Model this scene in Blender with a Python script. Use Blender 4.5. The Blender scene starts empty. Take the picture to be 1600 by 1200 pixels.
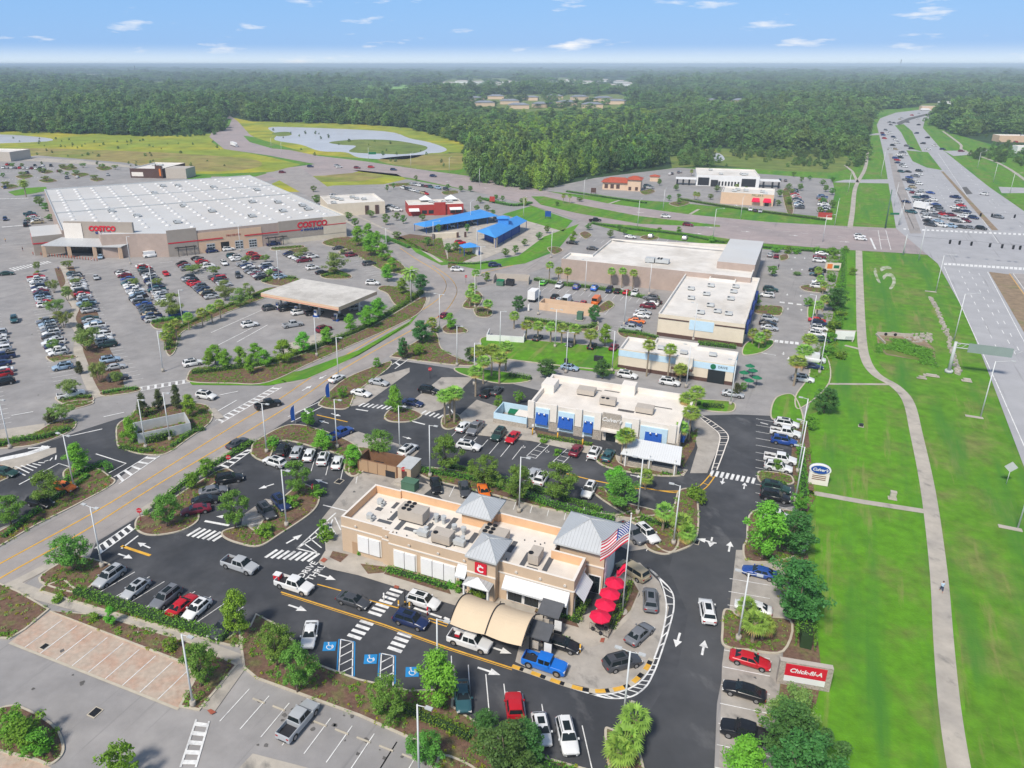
import bpy, bmesh, math, random
import numpy as np
from mathutils import Vector, Matrix
random.seed(7); R = math.radians
S = bpy.context.scene; COL = S.collection
# ---------------- camera ----------------
F, CX, CY, HOR, HC = 1185.0, 718.0, 554.0, 100.0, 69.0      # focal length and principal point in photo pixels, horizon row, height
TH = math.atan((CY-HOR)/F); SN, CS = math.sin(TH), math.cos(TH)
cam = bpy.data.cameras.new('camera'); camo = bpy.data.objects.new('camera', cam); COL.objects.link(camo)
cam.sensor_width = 36; cam.lens = F/1600*36; cam.shift_x = (800-CX)/1600; cam.shift_y = -(600-CY)/1600
cam.clip_start = 1; cam.clip_end = 60000
camo.location = (0, 0, HC); camo.rotation_euler = (math.pi/2-TH, 0, 0); S.camera = camo
# ---------------- world, sun, exposure ----------------
SUN_EL, SUN_AZ = 50, 215     # azimuth clockwise from +Y: the sun stands behind the camera on the left
w = bpy.data.worlds.new('World'); S.world = w; w.use_nodes = True
nt = w.node_tree; nt.nodes.clear()
def N(nt, t, **k):
    n = nt.nodes.new(t)
    for a, b in k.items(): setattr(n, a, b)
    return n
out = N(nt, 'ShaderNodeOutputWorld'); bg = N(nt, 'ShaderNodeBackground'); bg.inputs[1].default_value = 0.105
sky = N(nt, 'ShaderNodeTexSky', sky_type='NISHITA'); sky.sun_disc = False
sky.sun_elevation = R(SUN_EL); sky.sun_rotation = R(SUN_AZ); sky.altitude = 60; sky.air_density = 1.0; sky.dust_density = 0.4; sky.ozone_density = 1.5
tc = N(nt, 'ShaderNodeTexCoord'); sep = N(nt, 'ShaderNodeSeparateXYZ'); nt.links.new(tc.outputs['Generated'], sep.inputs[0])
# small fair-weather clouds: direction projected on a cloud deck
mx = N(nt, 'ShaderNodeMath', operation='MAXIMUM'); mx.inputs[1].default_value = 0.012; nt.links.new(sep.outputs[2], mx.inputs[0])
at = N(nt, 'ShaderNodeMath', operation='ARCTAN2'); nt.links.new(sep.outputs[0], at.inputs[0]); nt.links.new(sep.outputs[1], at.inputs[1])
cmb = N(nt, 'ShaderNodeCombineXYZ'); 
m1 = N(nt, 'ShaderNodeMath', operation='MULTIPLY'); m1.inputs[1].default_value = 10.0; nt.links.new(at.outputs[0], m1.inputs[0])
m2 = N(nt, 'ShaderNodeMath', operation='MULTIPLY'); m2.inputs[1].default_value = 52.0; nt.links.new(sep.outputs[2], m2.inputs[0])
nt.links.new(m1.outputs[0], cmb.inputs[0]); nt.links.new(m2.outputs[0], cmb.inputs[1]); cmb.inputs[2].default_value = 8.2
no = N(nt, 'ShaderNodeTexNoise'); no.inputs['Scale'].default_value = 1.25; no.inputs['Detail'].default_value = 7; no.inputs['Roughness'].default_value = 0.55
nt.links.new(cmb.outputs[0], no.inputs['Vector'])
rp = N(nt, 'ShaderNodeMapRange'); rp.inputs['From Min'].default_value = 0.595; rp.inputs['From Max'].default_value = 0.75; nt.links.new(no.outputs[0], rp.inputs[0])
hz = N(nt, 'ShaderNodeMapRange'); hz.inputs['From Min'].default_value = 0.0; hz.inputs['From Max'].default_value = 0.024; hz.inputs['To Min'].default_value = 1.0; hz.inputs['To Max'].default_value = 0.0
hz.interpolation_type = 'SMOOTHSTEP'; nt.links.new(sep.outputs[2], hz.inputs[0])
tint = N(nt, 'ShaderNodeMix', data_type='RGBA', blend_type='MULTIPLY'); tint.inputs[0].default_value = 1; tint.inputs[7].default_value = (1.22, 1.05, 0.92, 1)
nt.links.new(sky.outputs[0], tint.inputs[6])
bl = N(nt, 'ShaderNodeMapRange'); bl.inputs['From Min'].default_value = 0.10; bl.inputs['From Max'].default_value = 0.45; bl.inputs['To Min'].default_value = 0.85; bl.inputs['To Max'].default_value = 0.0; nt.links.new(sep.outputs[2], bl.inputs[0])
mb_ = N(nt, 'ShaderNodeMix', data_type='RGBA'); mb_.inputs[7].default_value = (1.45, 3.45, 6.7, 1); nt.links.new(bl.outputs[0], mb_.inputs[0]); nt.links.new(tint.outputs[2], mb_.inputs[6])
mh = N(nt, 'ShaderNodeMix', data_type='RGBA'); mh.inputs[7].default_value = (6.1, 6.9, 7.4, 1)
hm = N(nt, 'ShaderNodeMath', operation='MULTIPLY'); hm.inputs[1].default_value = 0.8; nt.links.new(hz.outputs[0], hm.inputs[0]); nt.links.new(hm.outputs[0], mh.inputs[0]); nt.links.new(mb_.outputs[2], mh.inputs[6])
mc = N(nt, 'ShaderNodeMix', data_type='RGBA'); mc.inputs[7].default_value = (6.9, 7.0, 7.2, 1)
nt.links.new(rp.outputs[0], mc.inputs[0]); nt.links.new(mh.outputs[2], mc.inputs[6]); nt.links.new(mc.outputs[2], bg.inputs[0]); nt.links.new(bg.outputs[0], out.inputs[0])
sl = bpy.data.lights.new('sun', 'SUN'); sl.energy = 3.1; sl.angle = R(9); sl.color = (1, 0.925, 0.82)
so = bpy.data.objects.new('sun', sl); COL.objects.link(so); so.rotation_euler = (R(90-SUN_EL), 0, R(180-SUN_AZ))
S.view_settings.view_transform = 'Standard'; S.view_settings.look = 'None'; S.view_settings.exposure = 0.42; S.view_settings.gamma = 1
S.render.engine = 'CYCLES'; S.cycles.max_bounces = 5; S.cycles.diffuse_bounces = 2; S.cycles.glossy_bounces = 2; S.cycles.transparent_max_bounces = 6; S.cycles.volume_bounces = 0
# ---------------- helpers ----------------
def G(x, y, z=0.0):
    """point of the ground (height z) that shows at photo pixel x, y"""
    d = F*SN+CS*(y-CY); k = (HC-z)/d
    return Vector(((x-CX)*k, (F*CS-SN*(y-CY))*k, z))
def hd(a, b):
    p, q = G(*a), G(*b); return math.degrees(math.atan2(q.x-p.x, q.y-p.y))
def dirv(h): return Vector((math.sin(R(h)), math.cos(R(h)), 0))
def tag(o, label=None, cat=None, group=None, kind=None):
    if label: o['label'] = label
    if cat: o['category'] = cat
    if group: o['group'] = group
    if kind: o['kind'] = kind
    return o
def empty(name, loc, rz=0, label=None, cat=None, group=None):
    o = bpy.data.objects.new(name, None); COL.objects.link(o); o.location = loc; o.rotation_euler.z = rz; o.empty_display_size = .5
    return tag(o, label, cat, group)
def addobj(name, me, parent=None, loc=None, rz=0):
    o = bpy.data.objects.new(name, me); COL.objects.link(o); o.parent = parent
    if loc is not None: o.location = loc
    if rz: o.rotation_euler.z = rz
    return o
class MB:
    def __init__(s): s.v, s.f, s.m, s.sm = [], [], [], []
    def face(s, pts, m=0, smooth=False):
        b = len(s.v); s.v += [tuple(p) for p in pts]; s.f.append(tuple(range(b, b+len(pts)))); s.m.append(m); s.sm.append(smooth)
    def box(s, x0, x1, y0, y1, z0, z1, m=0, bottom=True, top=None):
        b = len(s.v); s.v += [(x, y, z) for z in (z0, z1) for x, y in ((x0, y0), (x1, y0), (x1, y1), (x0, y1))]
        fs = [(4, 5, 6, 7), (0, 1, 5, 4), (1, 2, 6, 5), (2, 3, 7, 6), (3, 0, 4, 7)]
        if bottom: fs.append((3, 2, 1, 0))
        for i, f in enumerate(fs): s.f.append(tuple(b+k for k in f)); s.m.append(top if (i == 0 and top is not None) else m); s.sm.append(False)
    def obox(s, c, h, L, W, z0, z1, m=0):
        u = dirv(h); n = Vector((-u.y, u.x, 0)); b = len(s.v)
        for z in (z0, z1):
            for a, e in ((-1, -1), (1, -1), (1, 1), (-1, 1)):
                p = Vector((c[0], c[1], 0))+u*(a*L/2)+n*(e*W/2); s.v.append((p.x, p.y, z))
        for f in ((4, 5, 6, 7), (0, 1, 5, 4), (1, 2, 6, 5), (2, 3, 7, 6), (3, 0, 4, 7), (3, 2, 1, 0)): s.f.append(tuple(b+k for k in f)); s.m.append(m); s.sm.append(False)
    def prism(s, pts, z0, z1, m=0, top=None):
        n = len(pts); b = len(s.v); s.v += [(p[0], p[1], z0) for p in pts]+[(p[0], p[1], z1) for p in pts]
        for i in range(n):
            j = (i+1) % n; s.f.append((b+i, b+j, b+n+j, b+n+i)); s.m.append(m); s.sm.append(False)
        s.f.append(tuple(b+n+i for i in range(n))); s.m.append(m if top is None else top); s.sm.append(False)
    def cyl(s, p, q, r0, r1=None, n=8, m=0, cap=True, smooth=True):
        p, q = Vector(p), Vector(q); r1 = r0 if r1 is None else r1; d = (q-p)
        if d.length < 1e-6: return
        d.normalize(); a = d.orthogonal().normalized(); c = d.cross(a); b = len(s.v)
        for P_, r in ((p, r0), (q, r1)):
            for i in range(n):
                t = 2*math.pi*i/n; s.v.append(tuple(P_+(a*math.cos(t)+c*math.sin(t))*r))
        for i in range(n):
            j = (i+1) % n; s.f.append((b+i, b+j, b+n+j, b+n+i)); s.m.append(m); s.sm.append(smooth)
        if cap:
            s.f.append(tuple(b+n+i for i in range(n))); s.f.append(tuple(b+i for i in reversed(range(n)))); s.m += [m, m]; s.sm += [False, False]
    def hip(s, x0, x1, y0, y1, z0, z1, m=0, ridge=0.0, eave=.12):
        xc, yc = (x0+x1)/2, (y0+y1)/2; a, b_ = (xc-ridge/2, yc, z1), (xc+ridge/2, yc, z1)
        c = [(x0, y0, z0), (x1, y0, z0), (x1, y1, z0), (x0, y1, z0)]
        if ridge > 0: s.face([c[0], c[1], b_, a], m); s.face([c[1], c[2], b_], m); s.face([c[2], c[3], a, b_], m); s.face([c[3], c[0], a], m)
        else:
            for i in range(4): s.face([c[i], c[(i+1) % 4], a], m)
        s.box(x0, x1, y0, y1, z0-eave, z0-.002, m)
    def build(s, name, mats, parent=None, loc=None, rz=0):
        me = bpy.data.meshes.new(name); me.from_pydata(s.v, [], s.f)
        for mt in (mats if isinstance(mats, (list, tuple)) else [mats]): me.materials.append(mt)
        me.polygons.foreach_set('material_index', s.m); me.polygons.foreach_set('use_smooth', s.sm); me.update()
        return addobj(name, me, parent, loc, rz)
# ---------------- materials ----------------
def mat(name, col, rough=.8, var=.12, scale=.6, col2=None, metal=0, spec=.3, bump=0, bscale=20, cov=.5, objc=False, coord='pos'):
    m = bpy.data.materials.new(name); m.use_nodes = True; t = m.node_tree; b = t.nodes['Principled BSDF']
    b.inputs['Roughness'].default_value = rough; b.inputs['Metallic'].default_value = metal; b.inputs['Specular IOR Level'].default_value = spec
    c1 = (*col, 1); L = t.links.new
    if objc:
        oi = N(t, 'ShaderNodeObjectInfo'); L(oi.outputs['Color'], b.inputs['Base Color']); return m
    if var == 0 and col2 is None: b.inputs['Base Color'].default_value = c1; return m
    g = N(t, 'ShaderNodeNewGeometry') if coord == 'pos' else N(t, 'ShaderNodeTexCoord')
    src = g.outputs['Position'] if coord == 'pos' else g.outputs['Object']
    n1 = N(t, 'ShaderNodeTexNoise'); n1.inputs['Scale'].default_value = scale; n1.inputs['Detail'].default_value = 6; n1.inputs['Roughness'].default_value = .62; L(src, n1.inputs['Vector'])
    mr = N(t, 'ShaderNodeMapRange'); mr.inputs[1].default_value = .3; mr.inputs[2].default_value = .7; mr.inputs[3].default_value = 1-var; mr.inputs[4].default_value = 1+var; L(n1.outputs[0], mr.inputs[0])
    mu = N(t, 'ShaderNodeMix', data_type='RGBA', blend_type='MULTIPLY'); mu.inputs[0].default_value = 1; L(mr.outputs[0], mu.inputs[7])
    if col2:
        n2 = N(t, 'ShaderNodeTexNoise'); n2.inputs['Scale'].default_value = scale*.21; n2.inputs['Detail'].default_value = 5; n2.inputs['Roughness'].default_value = .65; L(src, n2.inputs['Vector'])
        r2 = N(t, 'ShaderNodeMapRange'); r2.inputs[1].default_value = cov-.06; r2.inputs[2].default_value = cov+.14; L(n2.outputs[0], r2.inputs[0])
        mx_ = N(t, 'ShaderNodeMix', data_type='RGBA'); mx_.inputs[6].default_value = c1; mx_.inputs[7].default_value = (*col2, 1); L(r2.outputs[0], mx_.inputs[0]); L(mx_.outputs[2], mu.inputs[6])
    else: mu.inputs[6].default_value = c1
    L(mu.outputs[2], b.inputs['Base Color'])
    if bump:
        n3 = N(t, 'ShaderNodeTexNoise'); n3.inputs['Scale'].default_value = bscale; n3.inputs['Detail'].default_value = 3; L(src, n3.inputs['Vector'])
        bp = N(t, 'ShaderNodeBump'); bp.inputs['Strength'].default_value = bump; bp.inputs['Distance'].default_value = .1; L(n3.outputs[0], bp.inputs['Height']); L(bp.outputs[0], b.inputs['Normal'])
    return m
def leafmat(name, col, var=.35, trans=.25, hue=.03):
    m = bpy.data.materials.new(name); m.use_nodes = True; t = m.node_tree; b = t.nodes['Principled BSDF']; L = t.links.new
    b.inputs['Roughness'].default_value = .55; b.inputs['Specular IOR Level'].default_value = .25
    oi = N(t, 'ShaderNodeObjectInfo'); g = N(t, 'ShaderNodeNewGeometry')
    n1 = N(t, 'ShaderNodeTexNoise'); n1.inputs['Scale'].default_value = .9; n1.inputs['Detail'].default_value = 4; L(g.outputs['Position'], n1.inputs['Vector'])
    a = N(t, 'ShaderNodeMath', operation='MULTIPLY_ADD'); a.inputs[1].default_value = .45; L(oi.outputs['Random'], a.inputs[0]); L(n1.outputs[0], a.inputs[2])
    r = N(t, 'ShaderNodeMath', operation='MULTIPLY_ADD'); r.inputs[1].default_value = .55; L(g.outputs['Random Per Island'], r.inputs[0]); L(a.outputs[0], r.inputs[2])
    mr = N(t, 'ShaderNodeMapRange'); mr.inputs[1].default_value = .45; mr.inputs[2].default_value = 1.5; mr.inputs[3].default_value = 1-var; mr.inputs[4].default_value = 1+var*1.25; L(r.outputs[0], mr.inputs[0])
    hs = N(t, 'ShaderNodeHueSaturation'); hs.inputs['Color'].default_value = (*col, 1); L(mr.outputs[0], hs.inputs['Value'])
    hm_ = N(t, 'ShaderNodeMapRange'); hm_.inputs[3].default_value = .5-hue; hm_.inputs[4].default_value = .5+hue; L(oi.outputs['Random'], hm_.inputs[0]); L(hm_.outputs[0], hs.inputs['Hue'])
    L(hs.outputs[0], b.inputs['Base Color'])
    tr = N(t, 'ShaderNodeBsdfTranslucent'); L(hs.outputs[0], tr.inputs[0]); mi = N(t, 'ShaderNodeMixShader'); mi.inputs[0].default_value = trans
    L(b.outputs[0], mi.inputs[1]); L(tr.outputs[0], mi.inputs[2]); L(mi.outputs[0], t.nodes['Material Output'].inputs[0])
    return m
def stripes(m, scale, amt, axis=0, coord='Object', width=.5, seam=None):
    """thin repeated seams or joints on a material, along one local axis"""
    t = m.node_tree; b = t.nodes['Principled BSDF']; L = t.links.new
    tc = N(t, 'ShaderNodeTexCoord'); sp = N(t, 'ShaderNodeSeparateXYZ'); L(tc.outputs[coord], sp.inputs[0])
    a = N(t, 'ShaderNodeMath', operation='MULTIPLY'); a.inputs[1].default_value = scale; L(sp.outputs[axis], a.inputs[0])
    fr = N(t, 'ShaderNodeMath', operation='FRACT'); L(a.outputs[0], fr.inputs[0])
    lt = N(t, 'ShaderNodeMath', operation='LESS_THAN'); lt.inputs[1].default_value = width; L(fr.outputs[0], lt.inputs[0])
    mu = N(t, 'ShaderNodeMix', data_type='RGBA', blend_type='MULTIPLY'); L(lt.outputs[0], mu.inputs[0]); mu.inputs[7].default_value = (amt, amt, amt, 1)
    if b.inputs['Base Color'].links: L(b.inputs['Base Color'].links[0].from_socket, mu.inputs[6])
    else: mu.inputs[6].default_value = b.inputs['Base Color'].default_value
    L(mu.outputs[2], b.inputs['Base Color']); return m
M = {}
def dm(k, *a, **kw): M[k] = mat(k, *a, **kw)
dm('grass', (.098, .245, .010), .9, .3, .35, col2=(.17, .205, .05), cov=.54, bump=.6, bscale=3)
dm('lawn', (.10, .27, .008), .9, .25, .5, col2=(.14, .205, .035), cov=.55, bump=.5, bscale=4)
dm('meadow', (.23, .29, .03), .95, .3, .06, col2=(.40, .36, .025), cov=.5)
dm('meadow_brown', (.29, .24, .08), .95, .3, .08, col2=(.2, .24, .04), cov=.5)
dm('marsh', (.13, .19, .035), .95, .3, .08, col2=(.19, .22, .05), cov=.5)
dm('field', (.2, .38, .08), .95, .12, .02)
dm('forest_floor', (.03, .065, .02), .95, .4, .05)
dm('asphalt_dark', (.050, .053, .060), .85, .2, .22, col2=(.088, .09, .097), cov=.52)
dm('asphalt_drive', (.062, .065, .072), .88, .14, .2, col2=(.085, .087, .092), cov=.52)
dm('asphalt_mid', (.285, .275, .27), .9, .13, .25, col2=(.34, .325, .315), cov=.5)
dm('asphalt_road', (.35, .32, .30), .9, .11, .3, col2=(.29, .27, .26), cov=.5)
dm('asphalt_arterial', (.37, .31, .30), .9, .1, .2, col2=(.31, .27, .265), cov=.5)
dm('highway', (.40, .40, .41), .9, .08, .15, col2=(.37, .37, .385), cov=.5)
dm('concrete', (.45, .41, .35), .85, .15, .4, col2=(.37, .34, .30), cov=.52)
dm('concrete_grey', (.40, .37, .33), .85, .15, .5, col2=(.33, .30, .265), cov=.52)
dm('kerb', (.50, .45, .36), .85, .12, .8)
dm('pavers', (.47, .385, .31), .85, .16, 1.5, col2=(.47, .32, .24), cov=.5)
dm('mulch', (.17, .10, .07), .95, .35, 2.5, col2=(.17, .17, .06), cov=.55, bump=1, bscale=9)
dm('red_mulch', (.26, .06, .035), .95, .3, 2.5)
dm('dirt', (.27, .2, .13), .95, .25, .5, col2=(.17, .2, .06), cov=.6)
dm('paint_white', (.76, .76, .74), .7, .15, 2.5, col2=(.46, .46, .46), cov=.56)
dm('roof_dirty', (.60, .575, .53), .85, .12, .5, col2=(.47, .445, .405), cov=.5)
dm('pale_soil', (.46, .47, .38), .9, .3, 1.2, col2=(.16, .25, .04), cov=.5)
dm('paint_yellow', (.72, .40, .05), .7, .15, 1.5)
dm('paint_blue', (.02, .24, .55), .7, .1, 1.5)
dm('brick_red', (.36, .10, .06), .8, .15, 2)
dm('water', (.50, .51, .53), .35, .1, .05)
dm('stain', (.12, .115, .11), .9, .3, 1)
dm('black', (.012, .012, .014), .6, 0); dm('dark_metal', (.03, .03, .035), .5, 0)
dm('glass_dark', (.012, .018, .022), .08, 0, spec=.6)
dm('skylight_white', (.68, .68, .67), .6, .05, .5); dm('white', (.78, .78, .77), .6, .05, .5); dm('pole', (.66, .68, .68), .5, .04, 1)
dm('roof_white', (.72, .69, .64), .8, .1, .25, col2=(.57, .53, .47), cov=.54)
dm('roof_cream', (.76, .71, .64), .8, .08, .4, col2=(.62, .56, .49), cov=.55)
dm('roof_membrane', (.56, .55, .53), .75, .05, .06, col2=(.56, .575, .58), cov=.52)
dm('tan', (.57, .43, .30), .85, .05, .5); dm('tan_orange', (.72, .45, .26), .85, .07, .7)
dm('tan_dark', (.42, .28, .17), .85, .05, .5); dm('trim', (.78, .73, .66), .7, .04, 1)
dm('metal_roof', (.52, .54, .55), .45, .05, .5, metal=.15); stripes(M['metal_roof'], 2.2, .72, 0, width=.14)
dm('metal_roof_y', (.52, .54, .55), .45, .05, .5, metal=.15); stripes(M['metal_roof_y'], 2.2, .72, 1, width=.14)
dm('unit_beige', (.48, .43, .37), .6, .06, 1); dm('unit_grey', (.5, .52, .52), .5, .1, 1); dm('roof_pad', (.10, .105, .115), .8, .1, 1)
dm('red', (.62, .012, .03), .6, 0); dm('red_cloth', (.72, .008, .06), .75, 0); dm('green', (.01, .16, .07), .6, 0)
dm('blue', (.01, .07, .32), .6, 0); dm('navy', (.02, .045, .2), .6, 0); dm('sky_wall', (.52, .70, .82), .8, .05, 1)
dm('stone', (.38, .34, .29), .85, .35, 4); dm('brown_wood', (.21, .11, .06), .7, .12, 1); dm('brown_brick', (.24, .13, .09), .85, .12, 1)
dm('fabric_tan', (.66, .53, .37), .8, .04, .4); dm('util_green', (.08, .17, .11), .6, .08, 1); dm('bark', (.22, .17, .13), .9, .25, 4)
dm('bark_palm', (.30, .245, .18), .9, .25, 4); dm('rock', (.42, .38, .33), .9, .3, .8); dm('orange', (.75, .2, .03), .7, 0)
dm('tile_red', (.42, .085, .045), .8, .15, .5); dm('stucco', (.68, .5, .36), .85, .05, .5); dm('awning_blue', (.01, .085, .40), .6, 0); dm('canopy_blue', (.06, .29, .70), .6, .05, .3)
dm('wall_rose', (.43, .34, .29), .85, .08, .6); dm('wall_greige', (.38, .33, .28), .85, .06, .6); dm('wall_sand', (.66, .47, .32), .85, .05, .6)
dm('wall_cream', (.70, .62, .49), .85, .05, .6); dm('wall_red', (.42, .05, .04), .8, .08, .6); dm('wall_brown', (.10, .055, .045), .8, .1, .6)
dm('skin', (.5, .3, .22), .7, 0); dm('cloth_navy', (.03, .04, .1), .8, 0); dm('cloth_pale', (.45, .6, .75), .8, 0)
def streaks(m, col, h, sx, sy, lo, hi):
    t = m.node_tree; b = t.nodes['Principled BSDF']; L = t.links.new; g = N(t, 'ShaderNodeNewGeometry'); mp = N(t, 'ShaderNodeMapping'); mp.inputs['Rotation'].default_value = (0, 0, R(h)); mp.vector_type = 'TEXTURE'; mp.inputs['Scale'].default_value = (sx, sy, 1)
    L(g.outputs['Position'], mp.inputs[0]); n = N(t, 'ShaderNodeTexNoise'); n.inputs['Scale'].default_value = 1; n.inputs['Detail'].default_value = 6; n.inputs['Roughness'].default_value = .6; L(mp.outputs[0], n.inputs['Vector'])
    r = N(t, 'ShaderNodeMapRange'); r.inputs[1].default_value = lo; r.inputs[2].default_value = hi; L(n.outputs[0], r.inputs[0]); mx_ = N(t, 'ShaderNodeMix', data_type='RGBA'); mx_.inputs[7].default_value = (*col, 1); L(r.outputs[0], mx_.inputs[0]); L(b.inputs['Base Color'].links[0].from_socket, mx_.inputs[6]); L(mx_.outputs[2], b.inputs['Base Color'])
for k_ in ('grass', 'lawn'): streaks(M[k_], (.26, .25, .085), -26, 2.4, 24, .57, .76); streaks(M[k_], (.06, .20, .018), -26, 6, 60, .5, .66)
for k_ in ('asphalt_dark', 'asphalt_drive'): streaks(M[k_], (.15, .15, .155), 20, 5, 9, .60, .78)
for k_ in ('asphalt_mid', 'asphalt_road', 'highway', 'asphalt_arterial'): streaks(M[k_], (.19, .185, .185), -26, 1.1, 40, .60, .8)
for k_ in ('concrete_grey', 'concrete'): streaks(M[k_], (.20, .19, .175), 20, 2.5, 4, .58, .74)
M['paint'] = mat('paint', (1, 1, 1), .28, objc=True, spec=.5)
M['car_glass'] = mat('car_glass', (.012, .018, .02), .16, 0, spec=.35); M['tyre'] = mat('tyre', (.015, .015, .015), .8, 0)
M['rim'] = mat('rim', (.35, .35, .36), .35, 0, metal=.6); M['lamp_clear'] = mat('lamp_clear', (.7, .7, .68), .15, 0, spec=.6); M['lamp_red'] = mat('lamp_red', (.35, .01, .01), .25, 0)
M['leaf_oak'] = leafmat('leaf_oak', (.15, .30, .045)); M['leaf_elm'] = leafmat('leaf_elm', (.20, .43, .04)); M['leaf_dark'] = leafmat('leaf_dark', (.085, .20, .045))
M['leaf_palm'] = leafmat('leaf_palm', (.27, .42, .07), .4); M['leaf_dead'] = leafmat('leaf_dead', (.50, .35, .13), .3); M['leaf_mag'] = leafmat('leaf_mag', (.10, .13, .05), .4)
M['leaf_olive'] = leafmat('leaf_olive', (.23, .33, .08)); M['leaf_yellow'] = leafmat('leaf_yellow', (.3, .36, .02)); M['flower'] = leafmat('flower', (.75, .72, .6), .15)
M['leaf_hedge'] = leafmat('leaf_hedge', (.15, .32, .03), .4); M['leaf_forest'] = leafmat('leaf_forest', (.08, .17, .05), .5, .15, .035); M['leaf_cypress'] = leafmat('leaf_cypress', (.24, .42, .05), .45, .2, .03)

for k_, c_ in (('leaf_forest', (.17, .25, .06)), ('leaf_cypress', (.28, .38, .06))):
    t = M[k_].node_tree; hs = [n for n in t.nodes if n.type == 'HUE_SAT'][0]; oi = [n for n in t.nodes if n.type == 'OBJECT_INFO'][0]; g = [n for n in t.nodes if n.type == 'NEW_GEOMETRY'][0]
    n = N(t, 'ShaderNodeTexNoise'); n.inputs['Scale'].default_value = .012; n.inputs['Detail'].default_value = 5; n.inputs['Roughness'].default_value = .6; t.links.new(g.outputs['Position'], n.inputs['Vector'])
    a = N(t, 'ShaderNodeMath', operation='MULTIPLY_ADD'); a.inputs[1].default_value = .35; t.links.new(oi.outputs['Random'], a.inputs[0]); t.links.new(n.outputs[0], a.inputs[2])
    r = N(t, 'ShaderNodeMapRange'); r.inputs[1].default_value = .55; r.inputs[2].default_value = .85; t.links.new(a.outputs[0], r.inputs[0]); mx_ = N(t, 'ShaderNodeMix', data_type='RGBA'); mx_.inputs[6].default_value = hs.inputs['Color'].default_value; mx_.inputs[7].default_value = (*c_, 1)
    t.links.new(r.outputs[0], mx_.inputs[0]); t.links.new(mx_.outputs[2], hs.inputs['Color'])
# ---------------- the ground ----------------
def smooth_closed(p, n=4):
    q = []
    for i in range(len(p)):
        a, b, c, d = p[i-1], p[i], p[(i+1) % len(p)], p[(i+2) % len(p)]
        for k in range(n):
            t = k/n; q.append(.5*((2*b)+(c-a)*t+(2*a-5*b+4*c-d)*t*t+(3*b-a-3*c+d)*t**3))
    return q
def smooth_open(p, n=5):
    q = []
    for i in range(len(p)-1):
        a, b, c, d = p[max(i-1, 0)], p[i], p[i+1], p[min(i+2, len(p)-1)]
        for k in range(n):
            t = k/n; q.append(.5*((2*b)+(c-a)*t+(2*a-5*b+4*c-d)*t*t+(3*b-a-3*c+d)*t**3))
    return q+[p[-1]]
def pts(s):
    if isinstance(s, str): s = [tuple(float(c) for c in w_.split(',')) for w_ in s.split()]
    return [G(*p) for p in s]
LAY = {}
def lay(k): return LAY.setdefault(k, MB())
def sheet(k, s, z, sm=False):
    p = pts(s)
    if sm: p = smooth_closed(p)
    lay(k).face([(q.x, q.y, z) for q in p])
def area(p): return sum(p[i-1].x*p[i].y-p[i].x*p[i-1].y for i in range(len(p)))/2
def inset(p, d):
    if area(p) < 0: p = p[::-1]
    q = []
    for i in range(len(p)):
        a, b, c = p[i-1], p[i], p[(i+1) % len(p)]; e, f = (b-a), (c-b); e.normalize(); f.normalize()
        n = Vector((-e.y-f.y, e.x+f.x, 0)); l = n.length or 1; n /= l; q.append(b+n*d/max(.5, (1+e.dot(f))/2)**.5)
    return p, q
NI = [0]; ISL = []
def island(s, fill='mulch', sm=True, w=.28, h=.15, base=.06, kerb='kerb'):
    p = pts(s); NI[0] += 1; h += .003*(NI[0] % 20)
    if fill == 'mulch': ISL.append(s)
    if sm: p = smooth_closed(p, 5)
    o, i = inset(p, w); n = len(o); K = lay(kerb); b = len(K.v)
    for q in o: K.v += [(q.x, q.y, base), (q.x, q.y, base+h)]
    for q in i: K.v += [(q.x, q.y, base+h)]
    for a in range(n):
        c = (a+1) % n
        K.f += [(b+2*a, b+2*c, b+2*c+1, b+2*a+1), (b+2*a+1, b+2*c+1, b+2*n+c, b+2*n+a)]; K.m += [0, 0]; K.sm += [False, False]
    lay(fill).face([(q.x, q.y, base+h-.03) for q in i])
def strip(k, s, width, z, sm=True, closed=False, world=False):
    p = s if world else pts(s)
    if sm: p = smooth_open(p)
    L, Rr = [], []
    for i in range(len(p)):
        t = p[min(i+1, len(p)-1)]-p[max(i-1, 0)]; t.z = 0; t.normalize(); n = Vector((-t.y, t.x, 0))*width/2
        L.append(p[i]+n); Rr.append(p[i]-n)
    K = lay(k)
    for i in range(len(p)-1): K.face([(*Rr[i].xy, z), (*Rr[i+1].xy, z), (*L[i+1].xy, z), (*L[i].xy, z)])
def dashes(k, a, b, n, length, width, z, along=False):
    A, B = G(*a), G(*b); d = (B-A); 
    for i in range(n):
        c = A+d*((i+.5)/n if n > 1 else .5); h = math.degrees(math.atan2(d.x, d.y))
        lay(k).obox(c, h, length, width, z-.01, z)
def bars(a, b, n, length, width, k='paint_white', z=.125, h=None):
    """zebra: n bars whose centres run from pixel a to pixel b; each bar is 'length' long along heading h"""
    A, B = G(*a), G(*b)
    for i in range(n):
        c = A+(B-A)*(i/max(n-1, 1)); lay(k).face([(*(c+dirv(h)*l*length/2+dirv(h+90)*w_*width/2).xy, z) for l, w_ in ((-1, -1), (-1, 1), (1, 1), (1, -1))])
def line(s, width=.13, k='paint_white', z=.125, sm=False): strip(k, s, width, z, sm)
def stalls(a, b, n, length, h, k='paint_white', z=.125, width=.12):
    """n+1 stall lines starting on the line a-b and running 'length' along heading h"""
    A, B = G(*a), G(*b)
    for i in range(n+1):
        c = A+(B-A)*(i/n); e = c+dirv(h)*length; strip(k, [c, e], width, z, False, world=True)
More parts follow.
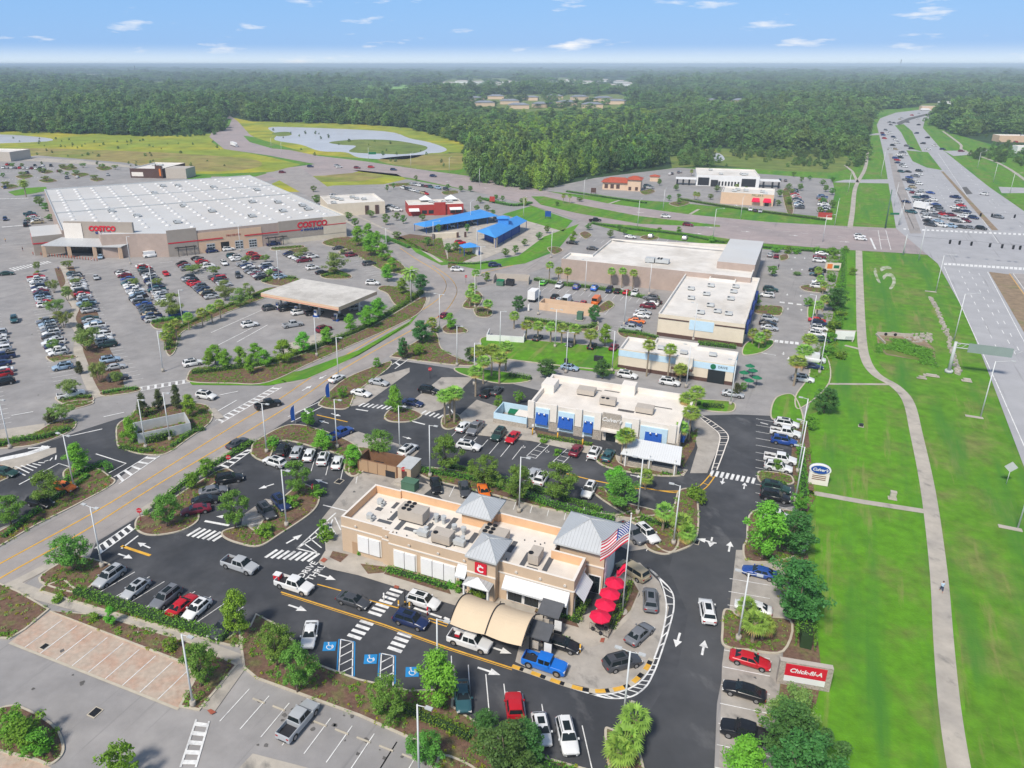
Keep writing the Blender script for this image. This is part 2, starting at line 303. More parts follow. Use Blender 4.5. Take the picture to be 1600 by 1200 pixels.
def arrow(x, y, h, s=1.0, z=.127, turn=False):
    c = G(x, y); u, n = dirv(h), dirv(h+90); K = lay('paint_white')
    def P(a, b): q = c+u*a*s+n*b*s; return (q.x, q.y, z)
    K.face([P(-1.3, -.13), P(-1.3, .13), P(.1, .13), P(.1, -.13)][::-1]); K.face([P(.1, -.5), P(.1, .5), P(1.3, 0)][::-1])
# terrain: one sheet to the horizon with low rises far off
def terrain():
    n = 90; xs = [math.sinh(i/(n/2)*6.2-6.2)*0+i for i in range(n)]
    V, Fc = [], []
    rr = [0]+[60*1.075**i for i in range(90)]; na = 120
    V.append((0, 0, 0))
    for r in rr[1:]:
        for a in range(na):
            t = 2*math.pi*a/na; x, y = math.sin(t)*r, math.cos(t)*r
            z = 0
            if r > 2500:
                q = min(1, (r-2500)/6000); az = math.degrees(t) if t < math.pi else math.degrees(t)-360
                z = q*(26*math.exp(-((az+36)/14)**2)+12*math.exp(-((az-30)/16)**2)+5*math.sin(az*.5+r*.0006)+2*math.sin(az*1.7))-q*4
            V.append((x, y, z))
    for a in range(na): Fc.append((0, 1+(a+1) % na, 1+a)[::1])
    for k in range(len(rr)-2):
        for a in range(na):
            b, c = 1+k*na, 1+(k+1)*na; a2 = (a+1) % na; Fc.append((b+a, b+a2, c+a2, c+a))
    me = bpy.data.meshes.new('terrain'); me.from_pydata(V, [], Fc); me.materials.append(M['forest_floor']); me.update()
    o = addobj('terrain', me); o.location.z = -.03; tag(o, kind='structure'); return o
terrain()
# grassland of the whole developed area and of the verge
sheet('grass', "-900,1400 -900,420 -500,300 -200,262 60,255 330,225 360,190 420,205 700,238 760,285 860,300 1050,262 1300,262 1330,215 1350,182 1370,172 1450,165 1500,164 1475,205 1600,240 2300,330 2600,1400", 0)
sheet('meadow', "-300,240 -100,205 0,204 150,208 260,212 345,208 330,222 350,232 420,245 470,257 430,268 330,272 200,268 60,262 -200,262", .012)
sheet('meadow_brown', "20,232 200,236 330,243 400,250 400,262 310,268 130,256", .02, True)
sheet('meadow', "360,183 395,190 520,190 640,200 735,225 745,240 700,238 640,252 560,247 470,240 420,225 380,205", .012)
sheet('meadow_brown', "590,250 640,243 730,240 726,262 690,266 640,262", .02, True)
sheet('water', "420,199 470,199 600,205 640,216 670,222 697,232 690,238 668,240 650,246 630,249 600,249 560,246 540,238 500,236 470,226 430,219 432,210", .02, True)
sheet('marsh', "515,222 560,218 610,219 645,224 668,230 655,238 625,241 590,240 560,239 545,236 556,228 530,226", .028, True)
sheet('marsh', "425,208 450,206 455,211 435,213", .028, True); sheet('water', "-60,214 0,210 70,215 80,220 30,223 -60,224", .02, True)
sheet('meadow', "425,287 460,272 560,266 620,272 635,280 600,288 520,290 470,300 430,300", .06)
sheet('meadow_brown', "480,278 560,270 600,275 560,283 500,284", .068, True)
sheet('marsh', "1045,235 1130,232 1230,238 1330,245 1335,262 1300,270 1200,266 1120,258 1050,262", .012); sheet('water', "1107,240 1125,240 1132,250 1112,251", .02, True)
sheet('field', "555,135 620,132 700,135 705,139 620,143 570,141", .03, True); sheet('field', "480,152 540,152 600,158 640,165 560,160 500,158", .03, True); sheet('field', "400,160 432,159 432,166 405,166", .03)
# asphalt of the retail site
sheet('asphalt_mid', "-900,1400 -900,420 -250,300 -60,250 60,243 205,255 330,290 420,272 470,262 540,262 700,292 760,303 830,322 905,345 985,366 1100,380 1200,390 1318,392 1305,470 1290,560 1255,660 1247,800 1235,950 1215,1100 1205,1400", .04)
sheet('asphalt_mid', "840,297 930,278 1010,268 1060,262 1300,280 1305,300 1295,340 1200,330 1070,318 940,308", .04)
# roads
sheet('asphalt_arterial', "346,181 360,181 372,190 390,210 420,228 500,244 570,252 650,264 740,276 855,299 950,318 1075,335 1200,347 1330,354 1400,357 1470,362 1475,400 1400,395 1312,390 1200,381 1100,373 1000,362 905,345 830,321 745,300 640,278 560,268 495,257 420,243 350,233 327,214 335,200", .06)
sheet('asphalt_arterial', "450,262 495,256 560,268 540,273 470,276 400,285 330,282 330,276 400,276", .064)
sheet('highway', "1400,357 1380,238 1370,195 1375,185 1400,176 1450,170 1500,165 1500,173 1470,177 1445,188 1442,200 1470,232 1545,292 1600,330 1900,480 2400,1000 2000,1400 1760,1000 1600,730 1550,597 1522,525 1500,475 1465,412", .07)
sheet('grass', "1398,196 1412,194 1425,205 1441,237 1421,232 1408,207", .09); sheet('grass', "1416,235 1450,238 1472,266 1448,262 1426,252", .09)
sheet('stain', "1400,192 1420,184 1455,176 1456,178 1424,187 1405,196", .09)
sheet('grass', "1565,302 1600,302 1750,330 1750,400 1650,370", .09)
sheet('asphalt_road', "1388,240 1394,240 1440,365 1422,365 1398,290", .085)
sheet('highway', "1370,208 1378,208 1378,211 1350,212", .08); sheet('highway', "1320,281 1400,280 1402,287 1300,285", .062)
sheet('highway', "1475,236 1510,235 1515,242 1490,244", .08); sheet('highway', "1560,292 1640,295 1640,303 1565,302", .08)
sheet('dirt', "1470,268 1474,268 1560,360 1550,360", .09); sheet('dirt', "1545,425 1600,432 1700,440 1760,600 1690,660 1600,520", .09)
sheet('asphalt_road', "1576,427 1700,432 1900,650 1790,700 1640,520", .1)
# the street that runs up through the site
ST_L = "-250,1000 0,861 172,760 335,666 437,597 520,540 600,508 652,487 680,462 678,450 662,432 625,407 600,375 560,350 527,332 490,312 440,284 415,270"
ST_R = "470,262 530,305 560,325 620,355 690,400 735,428 748,445 738,462 722,480 697,505 650,530 612,552 550,597 450,657 350,715 240,792 148,848 50,905 -200,1060"
sheet('asphalt_road', ST_L+' '+ST_R, .07)
sheet('asphalt_road', "700,400 745,418 800,410 850,390 880,365 905,342 925,350 905,375 870,410 815,432 750,450 720,450", .072)
# dark, newer asphalt
sheet('asphalt_dark', "118,925 150,848 205,815 300,755 400,690 520,610 612,562 700,575 800,600 960,640 1085,650 1150,648 1200,650 1250,655 1246,790 1190,800 1170,840 1150,860 1140,950 1120,1100 1108,1400 720,1400 705,1100 570,1070 480,1040 352,995", .08)
sheet('asphalt_dark', "-40,720 0,712 60,696 130,672 190,653 250,650 290,690 225,715 175,757 120,770 60,800 -60,850", .08)
sheet('asphalt_drive', "1060,838 1170,842 1150,950 1120,1100 1108,1400 1010,1400 1010,1120 1060,1040 1075,960 1045,890", .084)
# concrete aprons and pads
sheet('concrete_grey', "500,815 536,770 560,738 640,750 680,760 640,790 590,800 536,862 510,880 508,850", .1)
sheet('concrete_grey', "820,975 880,1000 900,1010 960,985 1000,930 985,880 1000,880 1030,910 1045,950 1035,1000 1020,1040 985,1072 930,1078 860,1062 805,1035", .1, False)
sheet('concrete_grey', "1075,650 1090,650 1125,680 1122,700 1105,740 1078,740 1090,700", .1)
sheet('concrete_grey', "665,752 760,778 985,810 1030,855 985,862 960,850 880,830 700,790", .1)
sheet('concrete_grey', "1150,860 1235,862 1210,1150 1205,1400 1118,1400 1128,1040 1140,950", .1)
sheet('concrete_grey', "500,635 560,598 640,575 640,582 570,632 520,640", .1); sheet('concrete_grey', "615,650 690,590 740,590 690,640 640,655", .1)
sheet('concrete_grey', "505,690 560,675 640,700 655,705 640,720 560,712 520,700", .1)
sheet('concrete_grey', "380,805 415,780 465,790 450,800 405,850 372,850", .1); sheet('concrete_grey', "700,665 745,625 760,630 790,640 832,665 800,690 720,665", .1)
sheet('concrete', "440,540 500,520 545,530 500,552 440,570", .06); sheet('concrete', "0,672 70,662 70,676 0,690", .1); sheet('concrete', "0,722 60,703 88,700 88,708 0,745", .1)
sheet('concrete', "395,1178 480,1200 560,1240 440,1260 360,1215", .07)
sheet('pavers', "15,1004 78,956 312,1048 279,1108", .06); sheet('pavers', "-60,1145 0,1160 80,1200 120,1240 -80,1260", .06)
sheet('concrete', "645,375 700,345 780,350 860,345 830,375 780,395 740,412 700,408 660,395", .09); sheet('concrete', "800,345 850,345 880,360 850,385 800,400 780,390", .092)
sheet('asphalt_mid', "668,352 780,335 785,345 680,365", .1)
sheet('lawn', "292,593 400,590 470,580 560,548 640,503 662,475 655,490 640,508 560,556 480,592 420,603 300,602", .13)
# lawns and beds that lie flat beside the roads
sheet('lawn', "1318,392 1345,392 1350,520 1375,570 1420,615 1440,720 1460,800 1500,1000 1530,1400 1255,1400 1262,1150 1270,1000 1275,800 1268,700 1258,650 1290,640 1310,560 1300,470", .05)
sheet('mulch', "1240,660 1262,665 1273,780 1262,800 1245,795 1236,720", .09); sheet('mulch', "1170,860 1262,865 1275,980 1285,1060 1275,1100 1250,1130 1215,1120 1225,1000 1240,890", .11)
sheet('grass', "720,1080 735,1120", .3) if False else None
# the shared path along the highway and its branches
PATH = "1342,392 1343,440 1346,520 1352,560 1368,585 1400,605 1420,630 1432,680 1445,740 1455,800 1467,900 1474,1000 1483,1100 1498,1200 1520,1300"
strip('concrete', PATH, 2.3, .1)
line("1255,768 1350,785 1448,800", 1.5, 'concrete', .09); line("1265,600 1390,601", 1.0, 'concrete', .09); line("1320,540 1348,547", 1.2, 'concrete', .09)
strip('concrete', "1328,356 1332,330 1335,300 1340,285 1352,262 1355,235 1352,212 1356,195", 2.2, .1)
strip('concrete', "1473,205 1500,225 1505,235 1560,255 1600,280 1620,300", 2.2, .1); line("1320,258 1332,268 1340,285", 1.6, 'concrete', .1)
# sidewalks beside the street
strip('concrete', "-30,938 37,905 60,893 130,855", 1.6, .13); strip('concrete', "20,915 60,930 135,951 215,977 295,1003 372,1032", 1.9, .12, False)
strip('concrete', "383,1030 360,1062 325,1110", 1.8, .125, False); strip('concrete', "0,842 80,797 165,750", 1.5, .12)
strip('concrete', "220,800 260,775 300,745 345,715 395,690", 1.5, .12); strip('concrete', "330,640 345,655", 1.6, .2)
strip('concrete', "420,594 500,556 560,532 630,500 665,475 668,455", 1.7, .12); strip('concrete', "440,595 470,596 560,555 640,505", .3, .13)
strip('concrete', "505,380 545,345 600,365 640,398 700,420", 1.5, .12) if False else None
strip('concrete', "548,333 600,358 650,385 690,410", 1.6, .12); strip('concrete', "525,335 575,368 598,390", 1.4, .12)
sheet('lawn', "425,598 470,596 640,508 680,468 672,450 690,470 660,495 560,545", .11) if False else None
line("950,319 968,313", 1.5, 'concrete', .08); line("1078,335 1092,327", 1.5, 'concrete', .08)
# grass medians and strips of the cross road
def flat(k, s, z): sheet(k, s, z)
flat('grass', "830,307 850,307 905,320 1000,338 1125,352 1125,355 1000,350 900,333 845,320", .09)
flat('grass', "920,348 985,352 1100,368 1200,382 1200,390 1100,381 985,367", .09)
flat('grass', "380,212 395,214 440,228 470,236 425,232 390,222", .09); flat('grass', "356,185 362,187 358,197 350,203 344,202", .09)
flat('lawn', "785,335 830,322 895,345 880,362 840,350", .1); flat('lawn', "850,370 905,350 870,392 820,412 750,422 700,412 740,412 810,400", .1)
flat('lawn', "800,532 950,545 965,560 960,585 880,575 790,555", .1); flat('lawn', "640,385 660,387 715,412 690,415 650,395", .1)
line("1330,354 1400,357", .3, 'kerb', .1)
# ---- kerbed islands ----
island("-60,1140 10,1104 50,1112 88,1137 101,1165 96,1184 76,1197 45,1187 -60,1160")
island("-60,930 0,912 30,925 78,953 40,985 15,1000 -60,995", sm=False)
island("65,918 100,905 118,920 355,998 372,988 382,1000 372,1012 355,1010 160,955 60,925", sm=False)
island("78,956 160,962 300,1005 372,1040 312,1112 279,1106 312,1048", sm=False)
island("372,985 390,980 400,960 430,975 500,1040 560,1062 640,1080 700,1078 705,1040 712,1050 708,1105 745,1130 800,1170 950,1212 945,1260 690,1260 660,1165 560,1120 400,1062 380,1045", sm=False)
island("690,1180 760,1215 720,1245 680,1235")
island("944,1143 955,1140 972,1150 990,1165 1004,1190 1010,1260 960,1260 950,1200")
island("1130,955 1145,955 1160,965 1235,970 1225,1020 1170,1018 1148,1016 1128,1008 1127,985")
island("60,905 115,870 135,872 175,885 155,905 132,925 100,925", 'mulch')
island("215,810 240,800 300,760 345,735 360,735 365,745 330,760 312,790 310,815 280,832 235,838 212,828")
island("350,830 385,822 400,828 420,800 465,760 488,762 500,775 490,800 440,835 405,855 370,850 348,840")
island("392,705 400,690 450,665 500,672 560,700 562,740 548,745 537,735 535,715 500,703 440,690 420,720 405,720 393,712", 'mulch')
island("545,742 548,705 570,700 610,712 590,720 562,742", 'mulch')
island("500,628 540,592 600,568 612,566 606,578 560,612 545,638 520,640 502,636")
island("600,652 612,640 640,640 660,650 640,660 610,660", 'mulch'); island("690,668 692,652 715,648 722,662 705,672", 'mulch')
island("615,645 655,560 700,585 745,590 690,592 650,620", 'mulch') if False else None
island("640,725 665,730 760,745 870,790 960,805 990,800 1040,822 1060,838 1058,858 1040,868 1010,858 1000,830 985,812 870,800 760,772 665,748", 'mulch')
island("985,812 1045,800 1060,768 1085,768 1092,800 1088,845 1062,862 1040,864 1020,850 1005,828", 'mulch')
island("930,715 960,710 975,728 1055,738 1072,738 1062,745 1030,745 975,738 940,728", 'mulch')
island("925,770 940,762 965,782 1030,800 1035,810 985,808", 'mulch')
island("183,665 205,650 215,640 270,632 300,630 325,635 333,650 325,665 290,690 270,705 250,712 215,710 188,700 182,692", 'mulch')
island("98,740 115,730 150,732 172,745 178,757 120,790 60,820 0,855 -60,890 -60,860 0,830 60,795 100,765", 'mulch')
island("-40,700 0,702 60,695 110,675 120,662 112,655 80,662 40,682 -40,690", 'mulch'); island("-30,730 5,727 22,735 20,745 -30,762")
island("90,636 110,628 140,626 145,632 105,642", 'mulch'); island("158,613 210,605 218,612 165,620", 'mulch')
island("258,545 262,515 300,500 380,465 420,450 440,455 340,495 285,520 275,548 265,557", 'mulch')
island("235,505 255,500 290,497 300,502 270,512 245,515"); island("408,440 425,430 470,437 460,447 430,447", 'mulch'); island("500,430 520,420 548,430 545,436 510,436")
island("292,590 310,575 400,575 470,555 560,520 600,500 660,465 665,475 640,500 500,562 420,598 360,600 300,598", 'mulch')
island("590,452 600,447 625,450 650,460 655,468 620,478 605,460", 'mulch'); island("418,440 440,432", 'mulch') if False else None
island("505,378 535,370 560,375 600,395 625,410 640,430 620,428 590,420 545,392 510,384", 'mulch')
island("740,483 755,480 770,487 765,496 745,495"); island("722,480 735,462 745,455 755,465 745,482", 'mulch')
island("690,515 700,508 725,513 730,520 700,522", 'mulch'); island("612,556 640,540 680,520 690,545 715,560 745,570 715,572 620,560", 'mulch')
island("750,540 755,528 800,530 960,545 970,560 965,580 790,562 755,552", 'lawn'); island("830,500 920,515 933,500 935,508 925,520 835,508", 'mulch')
island("932,482 950,470 960,478 945,488 932,488", 'mulch'); island("965,517 985,520 1030,530 1030,535 975,528", 'mulch')
island("1100,625 1140,628 1150,635 1140,645 1090,640 1040,622", 'lawn'); island("715,575 790,582 830,595 780,600 720,585", 'lawn')
island("700,655 745,590 770,600 760,630 740,640", 'mulch') if False else None
island("1205,655 1205,635 1215,620 1240,618 1255,650 1250,662 1225,658", 'lawn'); island("1183,742 1190,737 1230,742 1240,750 1235,758 1190,755", 'mulch')
island("1160,855 1165,845 1175,800 1240,800 1262,830 1255,865 1200,880 1165,876", 'mulch')
island("1175,480 1200,478 1222,480 1222,490 1215,494 1180,490", 'mulch'); island("1168,535 1205,532 1208,540 1190,552 1160,555", 'lawn')
island("1262,480 1270,470 1275,480 1272,500 1262,498", 'lawn'); island("1250,448 1275,445 1290,450 1288,458 1258,455", 'mulch'); island("1218,400 1230,398 1232,405 1220,408")
island("1268,560 1292,558 1296,600 1250,640 1242,620 1262,590", 'lawn')
island("1100,655 1080,680 1062,735 1080,735 1095,700 1120,680 1110,660", 'mulch') if False else None
for s_ in ("905,366 915,362 925,368 915,374", "1000,372 1010,368 1030,372 1015,376", "855,388 870,386 880,392 865,398", "450,392 470,388 478,392 460,396", "425,388 470,384 473,388 430,392"): island(s_, 'mulch', kerb='kerb')
for s_ in ("92,262 108,259 122,263 106,267", "60,268 76,266 84,269 70,272", "24,276 44,272 52,276 36,280", "110,272 130,270 140,273 124,277", "150,262 168,260 176,264 160,267", "140,280 156,278 164,281 150,284", "0,292 18,288 30,292 12,296", "60,282 78,279 90,283 72,286", "608,288 640,286 642,290 612,292", "690,300 712,298 716,302 696,305", "1000,300 1016,296 1024,300 1008,305", "1045,318 1066,314 1078,318 1060,323", "1130,285 1145,283 1150,286 1136,289", "1222,300 1232,296 1240,330 1230,334"): island(s_, 'mulch')
sheet('lawn', "12,300 40,294 72,292 74,298 50,303 24,306", .09)
sheet('concrete', "0,240 30,245 120,250 200,258 206,262 120,256 20,250 -20,246", .06)
sheet('mulch', "603,375 650,388 700,408 690,372 640,366", .12); sheet('mulch', "700,420 745,400 740,384 700,390", .12)
for s_ in ("324,1112 330,1110 338,1115 330,1119", "506,873 512,876 506,881 500,878", "617,916 624,918 622,922 615,920", "939,999 945,999 943,1006 937,1005", "205,667 210,665 212,668 207,670", "160,760 166,757 168,760 163,763"): sheet('brick_red', s_, .235)
# planted walk of the big parking lot
strip('mulch', "100,418 112,450 130,480 140,510 150,545 165,580 172,612", 6.2, .1); strip('concrete', "98,415 108,440 100,455 118,478 112,500 124,520 122,545 130,570 138,595 152,622", 2.2, .115)
island("60,500 66,497 85,498 80,507 66,508", 'mulch'); island("72,560 78,557 115,556 118,560 84,566", 'mulch'); island("86,624 98,618 140,618 145,628 105,634"); island("155,490 128,492 150,486", 'mulch') if False else None
# patio and footpaths around the restaurants
sheet('concrete', "497,880 508,862 540,862 600,880 700,910 800,940 900,968 930,955 955,905 975,885 985,890 1000,925 985,965 945,1005 925,1012 880,1000 800,975 640,925 560,900 515,890", .14)
sheet('concrete', "690,660 780,655 830,672 930,700 985,720 1075,735 1068,745 930,712 830,690 740,680", .14)
sheet('mulch', "563,882 605,887 600,896 575,898", .16); sheet('mulch', "605,890 700,918 705,930 600,898", .16); sheet('mulch', "520,862 545,868 532,880 515,872", .16)
sheet('mulch', "840,945 895,965 905,982 880,975 835,958", .16); sheet('mulch', "986,905 998,925 985,955 955,985 950,998 960,975 985,930", .16); sheet('mulch', "835,672 920,692 935,700 840,684", .16)
sheet('mulch', "1062,690 1090,670 1085,700 1065,735", .16)
# far-side verge details
sheet('dirt', "1370,525 1395,518 1440,528 1460,545 1463,570 1430,562 1385,555 1372,545", .06); sheet('marsh', "1372,532 1420,535 1450,545 1463,572 1430,562 1385,552", .07)
for s_ in ("1365,425 1368,418 1371,430 1376,442 1371,440", "1376,418 1388,416 1393,420 1384,421 1377,424", "1379,432 1386,427 1394,428 1399,435 1399,444 1393,452 1389,451 1394,442 1393,434 1386,432 1381,437"): sheet('pale_soil', s_, .07, True)
# ---------------- painted markings ----------------
U, V = 114.4, 24.4         # the two directions of the restaurant lots (clockwise from the view direction)
CU, CV = 60.0, 150.0       # and of the warehouse lot
Y_ = 'paint_yellow'
for a in ("-150,965 0,882 150,800 260,732 375,660 437,624 475,598 520,568 575,535 640,497 682,470 697,450 692,434 675,420 650,405 625,388",
          "-150,1000 0,905 130,832 250,756 400,667 475,620 535,578 635,521 690,492 712,463 712,447 700,432 675,415"):
    strip(Y_, a, .14, .095); strip(Y_, [p+Vector((.0, .32, 0)) for p in smooth_open(pts(a))], .14, .095, False, world=True)
strip(Y_, "740,430 800,415 850,398 880,375 900,355", .3, .095)
line("62,1003 0,1003", .2) if False else None
line("15,1005 279,1109", .35, 'kerb', .1)
stalls((38, 1013), (243, 1097), 8, 5.6, 24, z=.09)
stalls((390, 1077), (620, 1160), 7, 5.2, 204, z=.09); stalls((620, 1160), (690, 1190), 2, 5.2, 204, z=.09)
for i in range(9):
    a = G(398, 1082)+(G(636, 1170)-G(398, 1082))*((i+.0)/7.2)+dirv(204)*.9+dirv(114)*1.3; lay('kerb').obox((a.x, a.y), 114, 1.7, .16, .06, .18)
# crosswalks
def ladder(a, b, c, d_, n, z=.125, k='paint_white', bw=.55):
    """two long edges a-b and c-d with n rungs"""
    line([a, b], .22, k, z); line([c, d_], .22, k, z); A, B, C_, D = G(*a), G(*b), G(*c), G(*d_)
    for i in range(n):
        t = (i+.5)/n; strip(k, [A+(B-A)*t, C_+(D-C_)*t], bw, z-.003, False, world=True)
line_ = line
def line(s, width=.13, k='paint_white', z=.125, sm=False):
    strip(k, [G(*p) for p in s] if not isinstance(s, str) else s, width, z, sm, world=not isinstance(s, str))
ladder((307, 1125), (282, 1200), (327, 1128), (306, 1200), 5)
ladder((148, 858), (204, 820), (154, 868), (212, 826), 6); ladder((336, 658), (428, 605), (345, 662), (440, 606), 12, .1)
ladder((178, 746), (232, 713), (186, 757), (250, 713), 5); ladder((340, 730), (388, 703), (352, 735), (400, 700), 5)
ladder((450, 652), (500, 628), (455, 660), (508, 634), 1); ladder((610, 572), (640, 552), (617, 577), (647, 556), 2)
ladder((215, 606), (345, 585), (215, 612), (345, 590), 12, .09); ladder((12, 420), (75, 408), (22, 424), (82, 410), 12, .09)
line("75,635 175,621 190,646", .2) if False else None
for a in ("18,650 52,644", "162,652 194,645", "186,690 192,692", "110,682 160,671", "150,710 197,725 170,740", "337,645 370,626", "343,618 372,612", "30,758 92,725 115,732", "190,858 216,838", "700,636 716,655", "93,497 55,503"):
    if a in ("150,710 197,725 170,740", "30,758 92,725 115,732"): line(a, .25)
    else: line(a, .3)
for i in range(9): line([(15+i*9, 731-i*1.5), (40+i*6, 744-i*4)], .25)
sheet('paint_white', "0,716 40,708 75,697 78,701 45,712 0,722", .123)
bars((303, 832), (343, 840), 6, 2.6, .5, h=V+8); line("320,815 358,822", .5); bars((424, 866), (490, 872), 8, 2.4, .5, h=V+10)
bars((619, 924), (586, 960), 7, 2.0, .5, h=U); bars((573, 974), (554, 996), 4, 2.0, .55, h=U); bars((632, 993), (617, 1016), 4, 2.0, .55, h=U)
bars((565, 633), (608, 638), 7, 2.0, .45, h=V+8); bars((662, 645), (702, 655), 7, 2.0, .45, h=V+8); bars((1112, 740), (1177, 752), 9, 2.2, .5, h=V+4)
line("556,640 575,643", .4); line("640,658 664,664", .4)
strip(Y_, "439,926 600,977 700,1013 800,1045", .22, .125, False); strip(Y_, "440,929 600,980 700,1016 800,1048", .1, .125, False)
line("496,914 533,924", .2, Y_); line("577,939 622,951", .2, Y_); line("190,854 235,869", .5, Y_); line("495,649 543,660", .3, Y_)
line("671,967 700,976 698,980 669,971 671,967", .18, Y_); line("647,951 690,966", .35); line("694,966 705,971", .4)
# striped yellow kerb edge of the drive-through bend
def smo(s): return smooth_open(pts(s), 6)
bend = smo("800,1042 830,1052 875,1068 910,1078 940,1081 975,1075 995,1062 1010,1045 1018,1030")
strip('kerb', bend, .7, .13, False, world=True)
L = 0; seg = []
for i in range(len(bend)-1):
    L += (bend[i+1]-bend[i]).length
    if int(L/1.3) % 2 == 0: strip(Y_, [bend[i], bend[i+1]], .6, .137, False, world=True)
    elif int(L/.65) % 2 == 0: strip('black', [bend[i], bend[i+1]], .6, .136, False, world=True)
def ribbon(a, b, n, w=.2, k='paint_white', z=.127):
    A, B = smo(a), smo(b); strip(k, A, w, z, False, world=True); strip(k, B, w, z, False, world=True)
    for i in range(n):
        t = (i+.7)/n; strip(k, [A[min(int(t*(len(A)-1)), len(A)-1)], B[min(int(t*(len(B)-1)), len(B)-1)]], w*.8, z-.003, False, world=True)
ribbon("895,1077 930,1086 965,1083 992,1072 1010,1055 1022,1030 1035,990 1041,945 1030,905 1012,888", "920,1084 950,1092 985,1090 1008,1075 1020,1055 1030,1030 1046,980 1053,945 1046,920 1012,888", 24)
ribbon("1090,650 1108,665 1124,680 1122,700 1112,735", "1096,650 1115,661 1137,680 1133,700 1120,735", 16, k='trim')
ribbon("975,757 1020,766 1060,768 1090,762 1110,742", "1010,763 1045,770 1075,770 1100,765 1117,745", 8, k=Y_); strip(Y_, "870,737 930,752 1000,765", .3, .126)
ribbon("600,655 610,657 640,656 650,645", "605,648 615,650 630,652 645,645", 6, k=Y_)
sheet('concrete', "986,1095 993,1097 978,1138 973,1130", .12)
# drive-through lead-in hatch
line("464,858 525,802", .25); line("464,858 497,866", .25); line("464,858 515,826 520,812", .25)
for i in range(6): line([(473+i*10, 849-i*8), (495+i*7.5, 864-i*7)], .2)
line("505,790 545,800", .25)
# stalls: restaurant with the beige walls
stalls((134, 918), (330, 985), 8, 5.4, V+10); stalls((707, 1080), (925, 1203), 7, 5.6, -2)
stalls((428, 700), (560, 735), 6, 4.8, 178); stalls((375, 825), (412, 787), 3, 5, 66)
stalls((690, 749), (940, 797), 10, 5.2, -166); stalls((1010, 862), (985, 826), 1, 4, V)

stalls((1140, 905), (1117, 1200), 11, 5.4, U-8)
stalls((1181, 655), (1180, 800), 12, 5, U)
# accessible bays
for x, y in ((537.5, 1000), (601, 1022)):
    q = [(x-5, y), (x+14, y+4), (x+13, y+58), (x-8, y+52)]
    for i, e in enumerate(q): line([e, q[(i+1) % 4]], .14); line([(e[0]-3*(1 if i in (0, 3) else -1), e[1]), (q[(i+1) % 4][0]-3*(1 if (i+1) % 4 in (0, 3) else -1), q[(i+1) % 4][1])], .14, 'paint_blue', .122)
    for i in range(4): line([(x-5-i*.6, y+14+i*13), (x+14, y+4+i*13)], .14)
def wheelchair(x, y, h, s=1.0, back=True, z=.127):
    c = G(x, y); u, n = dirv(h), dirv(h+90)
    def P(a, b): q = c+u*a*s+n*b*s; return Vector((q.x, q.y, 0))
    if back: lay('paint_blue').face([(*P(a, b).xy, z-.004) for a, b in ((-.8, -.8), (-.8, .8), (.8, .8), (.8, -.8))][::-1])
    strip('paint_white', [P(-.1+.42*math.cos(t), .05+.42*math.sin(t)) for t in [i*.4+.6 for i in range(13)]], .1*s, z, False, world=True)
    strip('paint_white', [P(.6, -.2), P(.1, -.1), P(.05, .3), P(-.45, .35)], .12*s, z, False, world=True)
    lay('paint_white').face([(*P(.62+.12*math.cos(t), -.2+.12*math.sin(t)).xy, z) for t in [i*1.047 for i in range(6)]])
for x, y in ((515, 1011), (579, 1031), (644, 1051)): wheelchair(x, y, -2)
for x, y in ((855, 706), (818, 699)): wheelchair(x, y, V, .8, False)
wheelchair(1012, 799, V, 1, True)
for x, y in ((511, 903), (465, 951), (764, 1050), (782, 1017)): arrow(x, y, U, 1.15)
arrow(1059, 1001, 206, 1.1); arrow(1099, 1013, 24, 1.1); arrow(1140, 855, 24, 1.1); arrow(1103, 846, 294, 1.2); arrow(1111, 848, 204, 1.1); arrow(1129, 753, 204, .9); arrow(1163, 760, 24, .9)
arrow(225, 853, 300, 1.1); arrow(196, 870, 114, 1.1); arrow(460, 843, 40, 1.2); arrow(502, 753, 300, 1.1); arrow(416, 761, 234, 1.1); arrow(350, 808, 270, 1.0); arrow(506, 660, 300, 1); arrow(995, 745, 114, .9); arrow(525, 649, 120, 1)
arrow(62, 700, 80, 1.6); arrow(480, 607, 30, 1.3); arrow(520, 590, 220, 1.2) if False else None
arrow(504, 590, 210, 1.1); arrow(636, 685, 120, .8); arrow(798, 594, 294, .8)
for x, y in ((1232, 561), (1224, 553), (1230, 461), (1251, 463), (1231, 483), (1252, 485), (1237, 421), (1253, 422), (1242, 403), (1257, 404)): arrow(x, y, V+(180 if x < 1245 else 0), .9)
# warehouse lot
def wrow(a, b, h, L=5.0):
    d = (G(*b)-G(*a)).length; stalls(a, b, max(1, round(d/2.75)), L, h, z=.075, width=.14)
wrow((64, 440), (86, 492), 240); wrow((84, 500), (108, 556), 240); wrow((108, 562), (135, 622), 240)
wrow((107, 430), (135, 488), 60); wrow((132, 492), (160, 548), 60); wrow((160, 552), (188, 598), 60)
wrow((205, 417), (262, 497), 240); wrow((205, 417), (262, 497), 60); wrow((296, 404), (352, 465), 240); wrow((296, 404), (352, 465), 60)
wrow((378, 398), (424, 437), 240); wrow((378, 398), (424, 437), 60); wrow((445, 388), (510, 428), 240); wrow((530, 378), (560, 404), 240); wrow((570, 404), (600, 430), 240)
wrow((-5, 440), (15, 600), 240); wrow((2, 600), (18, 660), 240)
for a in ("330,520 420,480 445,487", "340,540 395,512", "370,535 418,508", "60,497 90,492", "95,432 148,427", "250,411 270,409"): line(a, .25, z=.08)
bars((2, 311), (42, 310), 8, 1.6, 1.6, h=CV); bars((6, 355), (42, 352), 7, 1.6, 1.6, h=CV); line("2,383 42,380", .3, z=.08)
